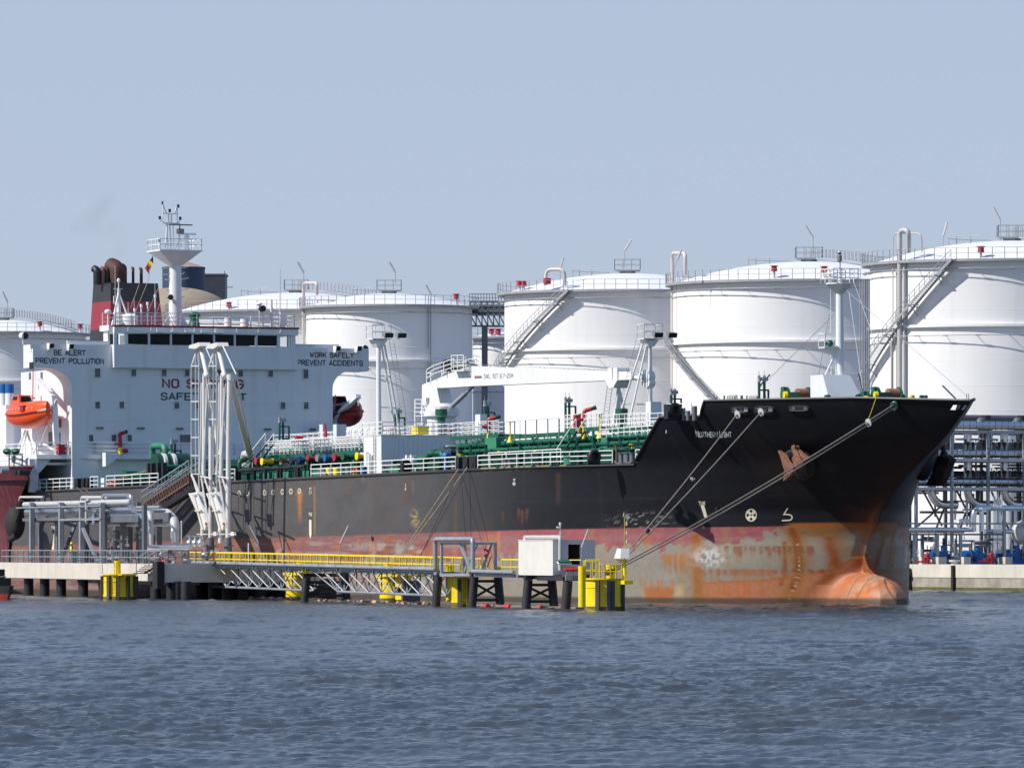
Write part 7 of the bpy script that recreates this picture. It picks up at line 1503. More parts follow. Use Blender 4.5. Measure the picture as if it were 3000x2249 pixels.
m=MB(); z=JT.l(ray(0,1512,461)).z; m.bar((q.x,q.y-.12,z),(q.x,q.y+.14,z),.05); m.bar((q.x,q.y-.1,z),(q.x,q.y-.03,z+.25),.05); L(m,'wind_sensor','white',False,ms)
# solar panel box turned towards the river
vdir=Vector((-.35,-.94,0)); 
pn=MB(); z0,z1=JT.l(ray(0,1635,461)).z,JT.l(ray(0,1606,461)).z
ya,yb=loc(1803,1620,461),loc(1828,1620,461)
pn.add([(ya.x,ya.y-.1,z0),(yb.x,yb.y-.1,z0),(yb.x,yb.y+.12,z1),(ya.x+.0,ya.y+.12,z1),(ya.x+.3,ya.y+.25,z0),(yb.x+.3,yb.y+.25,z0),(yb.x+.3,yb.y+.3,z1),(ya.x+.3,ya.y+.3,z1)],[(0,1,2,3),(7,6,5,4),(0,4,5,1),(1,5,6,2),(2,6,7,3),(3,7,4,0)]); sp_=L(pn,'solar_panel','whiteclean',False)
m=MB(); A=[Vector(v) for v in ((ya.x,ya.y-.1,z0),(yb.x,yb.y-.1,z0),(yb.x,yb.y+.12,z1),(ya.x,ya.y+.12,z1))]; nn_=(A[1]-A[0]).cross(A[3]-A[0]).normalized(); nn_=nn_ if nn_.y<0 else -nn_
for i in range(4):
    for j in range(5):
        f=lambda u,v: (A[0]*(1-u)*(1-v)+A[1]*u*(1-v)+A[2]*u*v+A[3]*(1-u)*v)+nn_*.01
        u0,u1=.08+.84*i/4,.08+.84*(i+.9)/4; v0,v1=.08+.84*j/5,.08+.84*(j+.9)/5; m.add([f(u0,v0),f(u1,v0),f(u1,v1),f(u0,v1)],[(0,1,2,3)])
M['cell']=mat('solar_cell_grey',(.16,.17,.19),.3,var=.2); obj('solar_cells',m,M['cell'],sp_)
# ---- tube lamps on posts
def lamp(pts,D,label,r=.06,mt='pipe',grp='tube lamps on posts along the jetty'):
    w=[ray(px,py,D) for px,py in pts]; base=w[-1]; o=thing('lamp_post',label,'lamp post',None,tuple(base),0,grp); m=MB(); m.cyl((0,0,0),w[-2]-base,.035,n=8); obj('post',m,M['steel'],o); m=MB(); m.cyl(w[-2]-base,w[0]-base,r,n=8); obj('tube_lamp',m,M[mt],o,smooth=40)
lamp([(730,1537),(757,1589),(757,1630)],JT.w(JA(757,1640,1.5).x,1.5,0).y,'leaning tube lamp in front of the loading arm shadows on the hull'); lamp([(1021,1539),(996,1592),(992,1650)],JT.w(JA(992,1640,1.5).x,1.5,0).y,'leaning tube lamp over the middle of the walkway'); lamp([(1724,1550),(1704,1603),(1702,1665)],461.,'leaning tube lamp beside the dark hut doorway')
lamp([(224,1426),(260,1456),(262,1480)],590.,'left of two tube lamps above the jetty pipe rack',.05,'rope'); lamp([(243,1426),(273,1454),(275,1480)],590.,'right of two tube lamps above the jetty pipe rack',.05,'rope')
m=MB(); q=JA(728,1640,1.2); 
m.cyl((q.x,1.2,zc(q.x)),(q.x,1.2,JA(728,1590,1.2).z),.05,n=8); jone('striped_marker_post',m,'whiteclean','short white marker post above the walkway railing left of the leaning lamp','marker post')
# ---- oil boom floating round the ship
M['boom']=mat('grey_boom_float',(.16,.15,.12),.7,var=.3); M['pinkf']=mat('faded_pink_float',(.62,.33,.25),.6,var=.2); M['redf']=mat('bright_red_float',(.7,.05,.06),.5,var=.2)
def boom(x0,x1,y,label,mt,sp):
    at=((x0+x1)/2,y,0); o=jthing('oil_boom',label,'oil boom',at,'floating oil booms'); m=MB(); n=60; pts=[(x0+(x1-x0)*i/n,y+.35*math.sin(i*.5),.10) for i in range(n+1)]; m.tube([(a-at[0],b-at[1],c) for a,b,c in pts],.13,8); obj('boom_skirt',m,M['boom'],o,smooth=True)
    k=int((x1-x0)/sp); rr=random.Random(int(x0))
    for i in range(k):
        m=MB(); x=x0+(i+.5)*(x1-x0)/k+rr.uniform(-.2,.2); yy=y+.35*math.sin((x-x0)/(x1-x0)*n*.5)-.1; m.cyl((x-at[0]-.42,yy-at[1],.12),(x-at[0]+.42,yy-at[1]-.05,.14),.16,n=10); obj('float',m,M[mt],o,smooth=40)
boom(JA(590,1752,4).x,JA(880,1760,4).x,4,'dark floating oil boom with pale floats below the left walkway span','pinkf',2.1); boom(JA(925,1762,2.5).x,JA(1270,1772,2.5).x,2.5,'floating oil boom with pale pink floats below the middle walkway span','pinkf',1.75); boom(JA(1395,1778,1.6).x,JA(1600,1783,1.6).x,1.6,'floating oil boom with bright red floats beneath the concrete hut','redf',1.9); boom(JA(1610,1785,1.8).x,JA(1705,1787,1.8).x,1.8,'short dark stretch of oil boom left of the right yellow dolphin','redf',3.5)
# ================================================================ red ship's bow and small workboat at the left edge
M['redhull']=mat('dark_red_hull_paint',(.11,.014,.02),.5,var=.25,scale=.4,streak=.35,scol=(.3,.2,.15)); 
YR=-.3; tip=JA(97,1366,YR); rs=thing('red_ship','dark red ship whose raked bow enters the picture at the left edge','ship',JT,(tip.x-12,YR,0),0)
rx=tip.x-12; prof_=[(97,1366),(84,1400),(66,1440),(50,1480),(38,1520),(30,1560),(26,1600),(24,1680),(24,1745)]
pz=[JA(*p,YR) for p in prof_]; zs_r=[p.z for p in pz][::-1]; xs_r=[p.x for p in pz][::-1]
m=MB(); rings=[]
zz=np.concatenate([np.linspace(-1,8,14),np.linspace(8.5,tip.z,8)])
for z in zz:
    xt=float(np.interp(z,zs_r,xs_r)); r=[]
    for s in np.linspace(0,1,20): u=s**1.6; x=xt-u*34; w=2.9*(1-(1-u)**2.2)**.9*(.62+.38*np.interp(z,[0,8,12.5],[.2,.6,1])); r.append((x,w))
    rings.append([(x-rx,-w,z) for x,w in r[::-1]]+[(x-rx,w,z) for x,w in r[1:]])
m.loft(rings,closed=False,caps=False); obj('bow_hull',m,M['redhull'],rs,smooth=60)
m=MB(); r=rings[-1]; m.tube([Vector(p) for p in r],.12,6); obj('bulwark_rail',m,M['redhull'],rs)
m=MB(); m.v=[(v[0],v[1],tip.z-1.2) for v in r]; m.f=[tuple(range(len(m.v)))]; obj('deck',m,M['dsteel'],rs)
for px,py in ((60,1382),(72,1383)): m=MB(); q=JA(px,py,YR-.8); m.cyl((q.x-rx-.2,-.4,q.z),(q.x-rx+.1,-1.4,q.z),.28,n=12); obj('mooring_hole',m,M['black'],rs)
m=MB(); q=JA(12,1377,YR-2); m.cyl((q.x-rx,-1.6,q.z),(q.x-rx,-2.3,q.z),.3,n=12); obj('hull_lamp',m,M['steel'],rs)
m=MB(); q=JA(34,1532,YR-1.6); m.ball((q.x-rx,-1.3,q.z),1.0,16,10,(1.5,.9,1.55)); q2=JA(46,1485,YR-1.6); m.tube([(q2.x-rx+.6,-1.2,q2.z+.6),(q2.x-rx+.2,-1.3,q2.z-.6),(q.x-rx+.4,-1.5,q.z-.8)],.25,8); m.tube([(q.x-rx-.9,-1.4,q.z-1.2),(q.x-rx+.3,-1.8,q.z-1.5),(q.x-rx+1.1,-1.4,q.z-1.1)],.3,8); obj('black_bow_fender',m,M['rubber'],rs,smooth=True)
m=MB(); 
for px in (27,41,65): q=JA(px,1352,YR); m.bar((q.x-rx,0,tip.z-.1),(q.x-rx,0,JA(46,1328,YR).z),.1)
for py in (1330,1344): a=JA(27,py,YR);b=JA(65,py,YR); m.bar((a.x-rx,0,a.z),(b.x-rx,0,b.z),.08)
obj('bow_ladder_frame',m,M['dgreen'],rs)
for px in (30,55): m=MB(); q=JA(px,1322,YR); m.ball((q.x-rx,-.3,q.z),.5,10,6,(1.3,.8,.6)); obj('green_bollard',m,M['green'],rs,smooth=True)
D=F_PX*CAM_H/(1757-HZ); q=JT.l(ray(20,1757,D)); wb=thing('workboat','small dark workboat with red underside in front of the jetty at left','boat',JT,(q.x-4,q.y,0))
m=MB(); rings=[]
for z,k in ((-.6,.7),(0,.82),(.5,.93),(.95,1.0),(1.15,1.03)):
    r=[]
    for s in np.linspace(0,1,12): u=s**1.4; r.append((5.0*k-u*11,1.6*(1-(1-u)**2.4)**.8*k+.02))
    rings.append([(x,-w,z) for x,w in r[::-1]]+[(x,w,z) for x,w in r[1:]])
m.loft(rings[:3],closed=False,caps=False); obj('lower_hull',m,mat('red_boat_bottom',(.35,.04,.03),.5,var=.2),wb,smooth=60)
m=MB(); m.loft(rings[2:],closed=False,caps=False); m.v.extend(rings[-1]); n0=len(m.v)-len(rings[-1]); m.f.append(tuple(range(n0,len(m.v)))); obj('upper_hull',m,M['rubber'],wb,smooth=60)
m=MB(); m.box(-4,1.6,-.9,.9,1.15,1.75); m.box(-3.5,.2,-.7,.7,1.75,2.5); m.tube([(-1,-1.2,1.2),(2.6,-.8,1.9),(3.6,0,1.9)],.05); obj('wheelhouse',m,M['black'],wb)
# ================================================================ STORAGE TANKS
HT_=36.; F_=F_PX
def tank(pxl,pxc,pyrim,label,stair=None,pipes=(),roofwalk=None,red=(),rings=True,H=HT_,plat=None,mt='tank'):
    k=(HZ-pyrim); Dn=F_*(H-CAM_H)/k; r_px=pxc-pxl; Dc=Dn/(1-r_px/F_); R=r_px/F_*Dc; cx=(pxc-CX)/F_*Dc
    o=thing('storage_tank',label,'storage tank',None,(cx,Dc,2.55),0,'white storage tanks behind the tanker'); z0=2.55
    zt=H-z0; fa=math.atan2(-Dc,-cx)      # direction from the tank axis towards the camera
    def P(a,rr,z): an=fa+math.radians(a); return Vector((rr*math.cos(an),rr*math.sin(an),z))      # a>0 turns to the right in the picture
    zr=.765*(H-CAM_H)+CAM_H-z0
    m=MB(); n=128; hs=[0]+[zt*i/12 for i in range(1,13)]
    prof_=[]
    for i,h in enumerate(hs): prof_.append((R+(.012 if i%2 else 0),h))
    prof2=[(R,0)]
    for i in range(1,12): prof2+=[(R,zt*i/12-.02),(R+.018,zt*i/12),(R,zt*i/12+.02)]
    prof2+=[(R,zt)]; m.lathe((0,0,0),prof2,n); sh=obj('shell',m,M[mt],o,smooth=30)
    m=MB(); rise=2.55*R/15.5; rp=[(R,zt)]
    for i in range(1,14): t=i/13; rp.append((R*(1-t)+.01,zt+rise*(1-(1-t)**2)))
    m.lathe((0,0,0),rp,96); obj('roof',m,M[mt],o,smooth=60)
    m=MB(); m.lathe((0,0,0),[(R,zt-.28),(R+.95,zt-.28),(R+.95,zt),(R,zt)],96); obj('rim_walkway',m,M['steel2'],o)
    if rings: m=MB(); m.lathe((0,0,0),[(R,zr-.02),(R+.42,zr-.02),(R+.42,zr+.28),(R,zr+.33)],96); obj('wind_girder',m,M[mt],o)
    m=MB(); c=2*PI*(R+.9); N=int(c/1.35)
    for i in range(N):
        an=2*PI*i/N; p=Vector(((R+.9)*math.cos(an),(R+.9)*math.sin(an),zt)); q=Vector(((R+.9)*math.cos(an+2*PI/N),(R+.9)*math.sin(an+2*PI/N),zt))
        for h in (.62,1.22): m.bar(p+Vector((0,0,h)),q+Vector((0,0,h)),.045)
        m.bar(p-Vector((0,0,.3)),p+Vector((0,0,1.22)),.075 if i%1==0 else .05)
    obj('rim_railing',m,M['steel2'],o)
    for zf in (.967,.735):
        zz=zf*(H-CAM_H)+CAM_H-z0; m=MB(); 
        m.tube([P(a,R+.75,zz) for a in range(-100,101,4)],.055,6)
        if zf>.9: m.tube([P(a,R+1.0,zz-1.0) for a in range(-100,60,4)],.05,6) if 0 else 0
        for a in range(-92,95,13): m.tube([P(a,R,zz),P(a,R+.75,zz)],.04,5); m.tube([P(a,R+.75,zz),P(a+2.2,R+.75,zz)],.085,5)
        obj('cooling_ring',m,M['steel2'],o,smooth=60)
    # stair wound on the shell
    if stair:
        for k_,(a0,za,a1,zb) in enumerate([stair]):
            m=MB(); rl=MB(); n=64; s0,s1=math.sin(math.radians(a0)),math.sin(math.radians(a1)); AA=lambda t: math.degrees(math.asin(max(-.9995,min(.9995,s0+(s1-s0)*t))))*.72+.28*(a0+(a1-a0)*t)
            for i in range(n+1):
                t=i/n; a=AA(t); z=za+(zb-za)*t-z0
                pi_,po=P(a,R+.35,z),P(a,R+1.35,z)
                if i<n: 
                    a2=AA((i+1)/n); z2=za+(zb-za)*(i+1)/n-z0; m.bar(po,P(a2,R+1.35,z2),.08,.28); m.bar(pi_,P(a2,R+.35,z2),.08,.28)
                    rl.bar(po+Vector((0,0,1.1)),P(a2,R+1.35,z2)+Vector((0,0,1.1)),.06); rl.bar(po+Vector((0,0,.55)),P(a2,R+1.35,z2)+Vector((0,0,.55)),.045)
                    mid=(a+a2)/2; p,q=P(mid,R+.35,z),P(mid,R+1.35,z); m.bar(p,q,.3,.05)
                if i%3==0: rl.bar(po,po+Vector((0,0,1.1)),.06)
                if i%16==8: m.loft([[P(a-1.3,R+.2,z-.05),P(a+1.3,R+.2,z-.05),P(a+1.3,R+1.5,z-.05),P(a-1.3,R+1.5,z-.05)],[P(a-1.3,R+.2,z+.05),P(a+1.3,R+.2,z+.05),P(a+1.3,R+1.5,z+.05),P(a-1.3,R+1.5,z+.05)]]); m.bar(P(a,R,z-1.2),P(a,R+1.3,z),.08)
            so=obj('stairway',m,M['steel2'],o); obj('stair_railing',rl,M['steel2'],so)
    # radial walkway over the dome with a small platform at the crown
    if plat is not None:
        m=MB(); zc_=zt+rise; q=[P(90,-1.2 if 0 else 0,0)]
        for (x0,x1,y0,y1) in ((-1.6,1.6,-1.4,1.4),): m.box(x0,x1,y0,y1,zc_+.3,zc_+.45); m.cyl((0,0,zc_-.2),(0,0,zc_+.35),1.0,n=20); rail(m,[(x0,y0,zc_+.45),(x1,y0,zc_+.45),(x1,y1,zc_+.45),(x0,y1,zc_+.45)],1.3,2,1.1,.026,closed=True)
        obj('crown_platform',m,M['steel2'],o)
        m=MB(); r2=MB(); pts=[]
        rmax=.98 if plat>0 else .02
        for i in range(15): t=i/14; rr=R*t*rmax; z=zt+rise*(1-(t*rmax)**2)+.35; pts.append(P(plat,rr,z))
        side_=(P(plat+90,1,0)); side_.z=0
        for s in (-.5,.5):
            for a,b in zip(pts,pts[1:]): m.bar(a+side_*s,b+side_*s,.08,.22); r2.bar(a+side_*s+Vector((0,0,1.2)),b+side_*s+Vector((0,0,1.2)),.06); r2.bar(a+side_*s+Vector((0,0,.6)),b+side_*s+Vector((0,0,.6)),.045)
            for a,b in zip(pts,pts[1:]):
                for u in (0,.5): p=a.lerp(b,u)+side_*s; r2.bar(p,p+Vector((0,0,1.2)),.07)
        for a,b in zip(pts,pts[1:]): m.bar(a,b,1.0,.05)
        wo=obj('roof_walkway',m,M['steel2'],o) if plat>0 else None
        if plat>0: obj('walkway_railing',r2,M['steel2'],wo)
        m=MB(); rr=R*.45; z=zt+rise*(1-.45**2)
        pp=[P(a,rr,z+.9) for a in range(-160,-20,10)]; m.tube(pp,.04,5)
        for p in pp[::2]: m.bar(p-Vector((0,0,1.1)),p,.08)
        obj('roof_pipe',m,M['steel2'],o)
    for px,py in red:
        a=(px-pxc)/r_px; an=math.degrees(math.asin(max(-.97,min(.97,a)))); p=P(an,R-.5,zt); Dp=Dc+p.y; z=ray(px,py,Dp).z-z0; m=MB(); m.cyl((p.x,p.y,z-.35),(p.x,p.y,z+.25),.38,.32,12); m.cyl((p.x,p.y,z+.25),(p.x,p.y,z+.33),.5,n=12); ro=obj('foam_chamber',m,M['red'],o,smooth=40)
        m=MB(); m.cyl((p.x,p.y,zt),(p.x,p.y,z-.35),.14); obj('foam_riser',m,M['pipe'],ro)
    for (pts,rr,mt_) in pipes:
        m=MB(); q=[]
        for (px,py,dr) in pts:
            a=max(-.999,min(.999,(px-pxc)/r_px)); an=math.degrees(math.asin(a)); p=P(an,R+dr,0); Dp=Dc+p.y; w=ray(px,py,Dp); q.append(Vector((w.x-cx,p.y,w.z-z0)))
        m.tube(bend(q,.9,6),rr,10); obj('riser_pipe',m,M[mt_],o,smooth=50)
    return o,P,R,Dc,cx
M['steel2']=mat('galvanised_walkway',(.36,.37,.39),.5,metal=.2,var=.15)
M['ppipe']=mat('pinkish_white_pipe',(.6,.54,.51),.45,var=.06)
tank(-235,8,970,'white tank at the far left edge, partly behind the orange lifeboat and red-banded funnel',plat=62,red=((120,948),(245,955)))
tank(505,868,905,'broad white tank with a low dome behind the bridge mast',plat=58,red=((668,892),))
t3=tank(897,1140,891,'white tank right of the bridge with a shaded right side and vertical ladder pipe',plat=-40,red=((1345,868),),pipes=(([(889,1200,1.6),(889,829,1.6),(929,829,1.6),(929,862,0)],.22,'ppipe'),([(1255,1200,.6),(1255,868,.6)],.07,'steel2'),([(1262,1200,.6),(1262,868,.6)],.07,'steel2')))
tank(1386,1480,985,'small lower white tank visible only in the gap between two larger tanks',red=((1435,970),(1457,970)),H=33,rings=False)
tank(1478,1838,847,'white tank behind the deck crane with a stair winding down its left side',stair=(-26,35.9,-89,26.),plat=-35,red=((1515,830),(1527,830)),pipes=(([(1599,835,1.0),(1599,789,.6),(1655,789,.2),(1655,835,-.5)],.22,'ppipe'),([(1603,832,.9),(1603,815,.9)],.5,'red')))
tank(1972,2370,817,'large white tank behind the foremast with a pipe loop and stair at its left edge',stair=(-89,29.5,-39,21.3),plat=52,red=((2267,786),(2415,788)),pipes=(([(1970,1160,1.6),(1970,742,1.6),(2008,742,1.6),(2008,805,.5)],.25,'ppipe'),([(1983,1160,1.0),(1983,830,1.0)],.09,'ppipe')))
tank(2549,2965,757,'tallest white tank at the right edge with a long stair and high vertical pipes',stair=(-22.8,35.9,-89,23.),plat=50,red=((2873,730),),pipes=(([(2636,1165,2.2),(2636,674,2.2),(2662,674,2.2),(2662,738,.3)],.29,'pipe'),([(2616,1165,2.),(2616,683,2.),(2701,683,2.),(2701,740,.3)],.07,'ppipe'),([(2627,1165,1.2),(2627,770,1.2)],.12,'ppipe'),([(2649,1165,1.2),(2649,760,1.2)],.16,'pipe'),([(2612,1165,3.),(2612,1000,3.)],.12,'pipe')))
# shadowy pipe tower between the two right-hand tanks
o=thing('pipe_tower','slim caged ladder tower and pipes between the two right-hand tanks','pipe tower',None,tuple(ray(2530,1600,745))[:2]+(2.55,)); bx=ray(2530,1600,745)
for px,r in ((2527,.08),(2533,.12),(2540,.08),(2546,.1),(2520,.06)): m=MB(); w=ray(px,820,745); m.cyl((w.x-bx.x,0,0),(w.x-bx.x,0,w.z-2.55),r,n=8); obj('pipe',m,M['steel2'],o)
m=MB(); zt_=ray(2530,1080,743).z-2.55
for k in range(30): z=zt_-k*.55; m.bar((ray(2522,0,743).x-bx.x,-2,z),(ray(2545,0,743).x-bx.x,-2,z),.06)
for px in (2522,2530,2538,2545): m.bar((ray(px,0,743).x-bx.x,-2,zt_),(ray(px,0,743).x-bx.x,-2,zt_-17),.06)
obj('cage_ladder',m,M['steel2'],o)
# tube lamps on the tank roofs
for pts,D,lab in (((( 872,768),(890,800),(890,828)),868,'tube lamp on the dome behind the bridge, bent to the left'),(((1141,768),(1158,798),(1158,832)),870,'tube lamp at the crown platform of the shaded tank right of the bridge'),(((1248,835),(1263,864),(1263,880)),858,'short tube lamp low on the right rim of the shaded tank'),
    (((1651,755),(1641,790),(1641,842)),846,'right-leaning tube lamp beside the small red-based pipe loop'),(((1850,703),(1830,735),(1830,785)),860,'tube lamp leaning right at the crown of the tank behind the deck crane'),(((1996,732),(1985,760),(1970,800)),812,'tube lamp above the tall pipe loop left of the foremast tank'),
    (((2360,662),(2382,697),(2382,740)),825,'tube lamp leaning left at the crown of the foremast tank'),(((2775,651),(2764,690),(2764,757)),770,'tube lamp above the top of the long stair on the rightmost tank'),(((2910,608),(2931,648),(2931,712)),778,'tube lamp leaning left at the crown of the rightmost tank'),(((8,855),(22,885),(22,925)),980,'tube lamp over the far left tank')): lamp(pts,D,lab,.13,'pipe','tube lamps on the tank roofs')
# ---- lattice pipe bridge in the gap between tanks
o=thing('pipe_bridge','dark grey lattice pipe bridge spanning the gap between two tanks','pipe bridge',None,(0,905,2.55)); W=lambda px,py,d=905: ray(px,py,d)-Vector((0,905,2.55))
m=MB()
for py,w_ in ((884,.35),(906,.3),(922,.35),(955,.3)):
    for d in (905,909): m.bar(W(1375,py,d),W(1490,py,d),w_*.8)
for i in range(7):
    px=1378+i*17
    for d in (905,909): m.bar(W(px,884,d),W(px,955,d),.16); m.bar(W(px,922,d),W(px+17,955,d),.16); m.bar(W(px,906,d),W(px+17,884,d),.1)
obj('lattice',m,M['dsteel'],o); m=MB()
for i in range(14): m.bar(W(1375+i*8.5,861),W(1375+i*8.5,884),.09)
m.bar(W(1375,861),W(1490,861),.09); m.bar(W(1375,872),W(1490,872),.07); obj('railing',m,M['dsteel'],o)
m=MB(); m.cyl(W(1375,898,907),W(1490,898,907),.3,n=10); m.cyl(W(1375,914,907),W(1490,914,907),.3,n=10); obj('pipe',m,M['dsteel'],o); m=MB(); m.bar(W(1420,955),W(1420,1700),.8); obj('support_leg',m,M['dsteel'],o)
# ---- blue-grey silo with beige domes and a corrugated building
M['navy']=mat('dark_blue_cladding',(.035,.06,.115),.6,var=.1,streak=.2,scol=(.02,.03,.06)); M['beige']=mat('beige_roof_sheet',(.36,.28,.20),.8,var=.12,scale=.3)
D=1120.; c=ray(538,1600,D); o=thing('silo','dark blue round silo with beige conical roof rising behind the bridge mast','silo',None,(c.x,D,2.55)); R=(600-475)/2/F_*D; zt_=ray(538,783,D).z-2.55; m=MB(); m.lathe((0,0,0),[(R,0),(R,zt_)],48); m.lathe((0,0,0),[(R+.06,zt_-.3),(R+.06,zt_)],48); obj('wall',m,M['navy'],o,smooth=40); m=MB(); m.lathe((0,0,0),[(R+.1,zt_),(R*.25,ray(538,768,D).z-2.55),(.01,ray(538,765,D).z-2.55)],48); obj('roof',m,M['beige'],o,smooth=40)
D=1080.; c=ray(520,1600,D); o=thing('domed_store','wide beige dome in front of the blue silo, behind the bridge mast','domed store',None,(c.x,D,2.55)); zt_=ray(520,842,D).z-2.55; R=8.5; m=MB(); m.lathe((0,0,0),[(R,0),(R,zt_-4.2)]+[(R*math.cos(t),zt_-4.2+4.2*math.sin(t)) for t in np.linspace(0,PI/2-.01,14)],48); obj('dome',m,M['beige'],o,smooth=50)
D=1130.; a=ray(600,806,D); b=ray(662,806,D+3); o=thing('corrugated_building','dark corrugated building with a flat roof beside the blue silo','building',None,(a.x,D,2.55)); m=MB(); w=b.x-a.x; zt_=a.z-2.55; N=26
m.box(0,w,0,8,0,zt_); 
for i in range(N): x=w*i/N; m.box(x,x+w/N*.5,-.12,0,0,zt_)
obj('wall',m,mat('corrugated_sheet',(.13,.14,.16),.6,metal=.1,var=.2),o); m=MB(); m.box(-.1,w+.2,-.2,8.1,zt_,zt_+.25); m.bar((w+.1,0,zt_-2),(w+1.3,0,zt_-2),.12); m.bar((w-.1,0,zt_),(w-.1,0,zt_+.7),.12); obj('roof',m,M['dsteel'],o)
# ---- faint exhaust smoke drifting from the funnel (a thin body of air)
sm=bpy.data.materials.new('thin_smoke'); sm.use_nodes=True; N_=sm.node_tree.nodes; L_=sm.node_tree.links; N_.clear(); oo=N_.new('ShaderNodeOutputMaterial'); pv=N_.new('ShaderNodeVolumePrincipled'); pv.inputs['Color'].default_value=(.25,.22,.2,1)
tc=N_.new('ShaderNodeTexCoord'); nz_=N_.new('ShaderNodeTexNoise'); nz_.inputs['Scale'].default_value=.35; mr=N_.new('ShaderNodeMapRange'); mr.inputs[1].default_value=.42; mr.inputs[2].default_value=.75; mr.inputs[4].default_value=.05; L_.new(tc.outputs['Object'],nz_.inputs[0]); L_.new(nz_.outputs['Fac'],mr.inputs[0]); L_.new(mr.outputs[0],pv.inputs['Density']); L_.new(pv.outputs[0],oo.inputs['Volume'])
m=MB(); pts=[SHIP.atx(*p,-139.5) for p in ((358,752),(345,715),(325,680),(295,650),(265,615))]; pts=[SHIP.w(*p) for p in pts]; b0=pts[0]; m.tube([p-b0 for p in pts],[.6,1.2,1.8,2.4,2.8],14); o=obj('smoke',m,sm,None,smooth=True,loc=b0); tag(o,'thin brownish exhaust smoke drifting left from the funnel','smoke',None,'stuff')
# ================================================================ FAR QUAY AND PROCESS RACKS (right)
YQ=688.
M['qconc']=mat('quay_concrete',(.60,.56,.48),.85,var=.16,scale=.25,streak=.4,scol=(.33,.29,.23),bump=.01)
M['qlow']=mat('wet_quay_concrete',(.33,.30,.25),.9,var=.35,scale=.6,streak=.5,scol=(.16,.14,.10),bump=.02); M['algae']=mat('green_algae',(.10,.11,.03),.9,var=.4,scale=1.)
qo=thing('quay_wall','pale concrete quay wall with an algae-green foot behind the bow on the right','quay wall',QF)
z1=ray(0,1652,YQ).z; z2=ray(0,1690,YQ).z; z3=ray(0,1718,YQ).z
m=MB(); m.box(-9000,900,0,2.2,z2,z1+.0); obj('coping',m,M['qconc'],qo); m=MB(); m.box(-9000,900,.06,2.2,z3,z2); obj('lower_wall',m,M['qlow'],qo); m=MB(); m.box(-9000,900,.03,2.2,-1.5,z3); obj('weedy_foot',m,M['algae'],qo)
X=lambda px,D=YQ: (px-CX)/F_PX*D
for px in (2797,3060,2400): m=MB(); x=QF.aty(px,1690,0).x; m.box(x-.2,x+.2,-.3,0,-.5,z1-.1); obj('timber_fender',m,M['rubber'],qo)
for px in (2664,): m=MB(); x=QF.aty(px,1690,0).x; m.prism([(x-3,z1-.2),(x+.6,z1-.4),(x+.75,z2+.2),(x+.4,z2),(x+.7,0),(x-3,0)],'y',-.5,-.1); obj('rubber_fender',m,M['rubber'],qo)
for px in (2797,): m=MB(); x=QF.aty(px,1652,.5).x; m.cyl((x,.5,z1),(x,.5,z1+.25),.35,n=14); m.cyl((x,.5,z1+.25),(x,.5,z1+.45),.55,n=14); obj('bollard',m,M['qconc'],qo,smooth=40)
# tall multi-storey rack
DR=700.; RK=Frame((X(2740,DR),DR,2.55),math.radians(25.4)); ro=thing('process_rack','tall grey steel rack of stacked silver pipes and railings on the quay behind the bow','pipe rack',RK)
def W(px,py,D=DR): return RK.aty(px,py,D-DR)
cols=(2580,2686,2791,2897,3003,3110)
lev=[(1262,),(1343,),(1427,)]
for px in cols:
    for dd in (0,9): m=MB(); a=W(px,1262,DR); m.box(a.x-.14,a.x+.14,dd,dd+.3,0,a.z+ (0 if dd else .0)); obj('column',m,M['steel' if dd==0 else 'dsteel'],ro)
xa,xb=W(2560,1262).x,W(3150,1262).x
for py in (1260,1343,1427):
    z=W(2791,py).z
    for dd in (0,9): m=MB(); m.box(xa,xb,dd,dd+.3,z-.3,z+.02); obj('floor_beam',m,M['pipe' if dd==0 and py>1300 else 'steel'],ro)
    m=MB(); m.box(xa,xb,.4,9,z-.32,z-.26) if py>1300 else m.box(xa,xb,7,9,z-.32,z-.26); obj('grating',m,M['dsteel'],ro)
    m=MB(); 
    for h in (1.1,.55,.12): m.box(xa,xb,-.03,.02,z+h-.03,z+h+.02)
    n=int((xb-xa)/.75)
    for i in range(n): x=xa+i*.75; m.box(x-.025,x+.025,-.05,0,z,z+1.1)
    obj('railing',m,M['dsteel'],ro)
    m=MB(); m.cyl((xa,1.2,z+.55),(xb,1.2,z+.55),.42,n=16); obj('main_pipe',m,M['clad'],ro,smooth=40)
    for k,(yy,dz,r,mt_) in enumerate(((3,.5,.35,'clad'),(5,.6,.3,'grey'),(6.5,1.4,.35,'dsteel'))): m=MB(); m.cyl((xa,yy,z+dz),(xb,yy,z+dz),r,n=12); obj('main_pipe',m,M[mt_],ro,smooth=40)
    if py>1300:
        # rows of valves with hand wheels over the pipe
        n=int((xb-xa)/.62)
        for i in range(n):
            x=xa+i*.62
            if (i%17) in (0,1): continue
            m=MB(); m.cyl((x,1.4,z+.9),(x,1.4,z+1.45),.10,.14,8); m.ball((x,1.4,z+1.6),.20,8,6); m.cyl((x,1.9,z+1.5),(x,1.9,z+2.0),.05,n=6); m.cyl((x,1.9,z+1.95),(x,1.9,z+2.02),.2,n=8); obj('valve',m,M['black' if i%3 else 'dsteel'],ro,smooth=40)
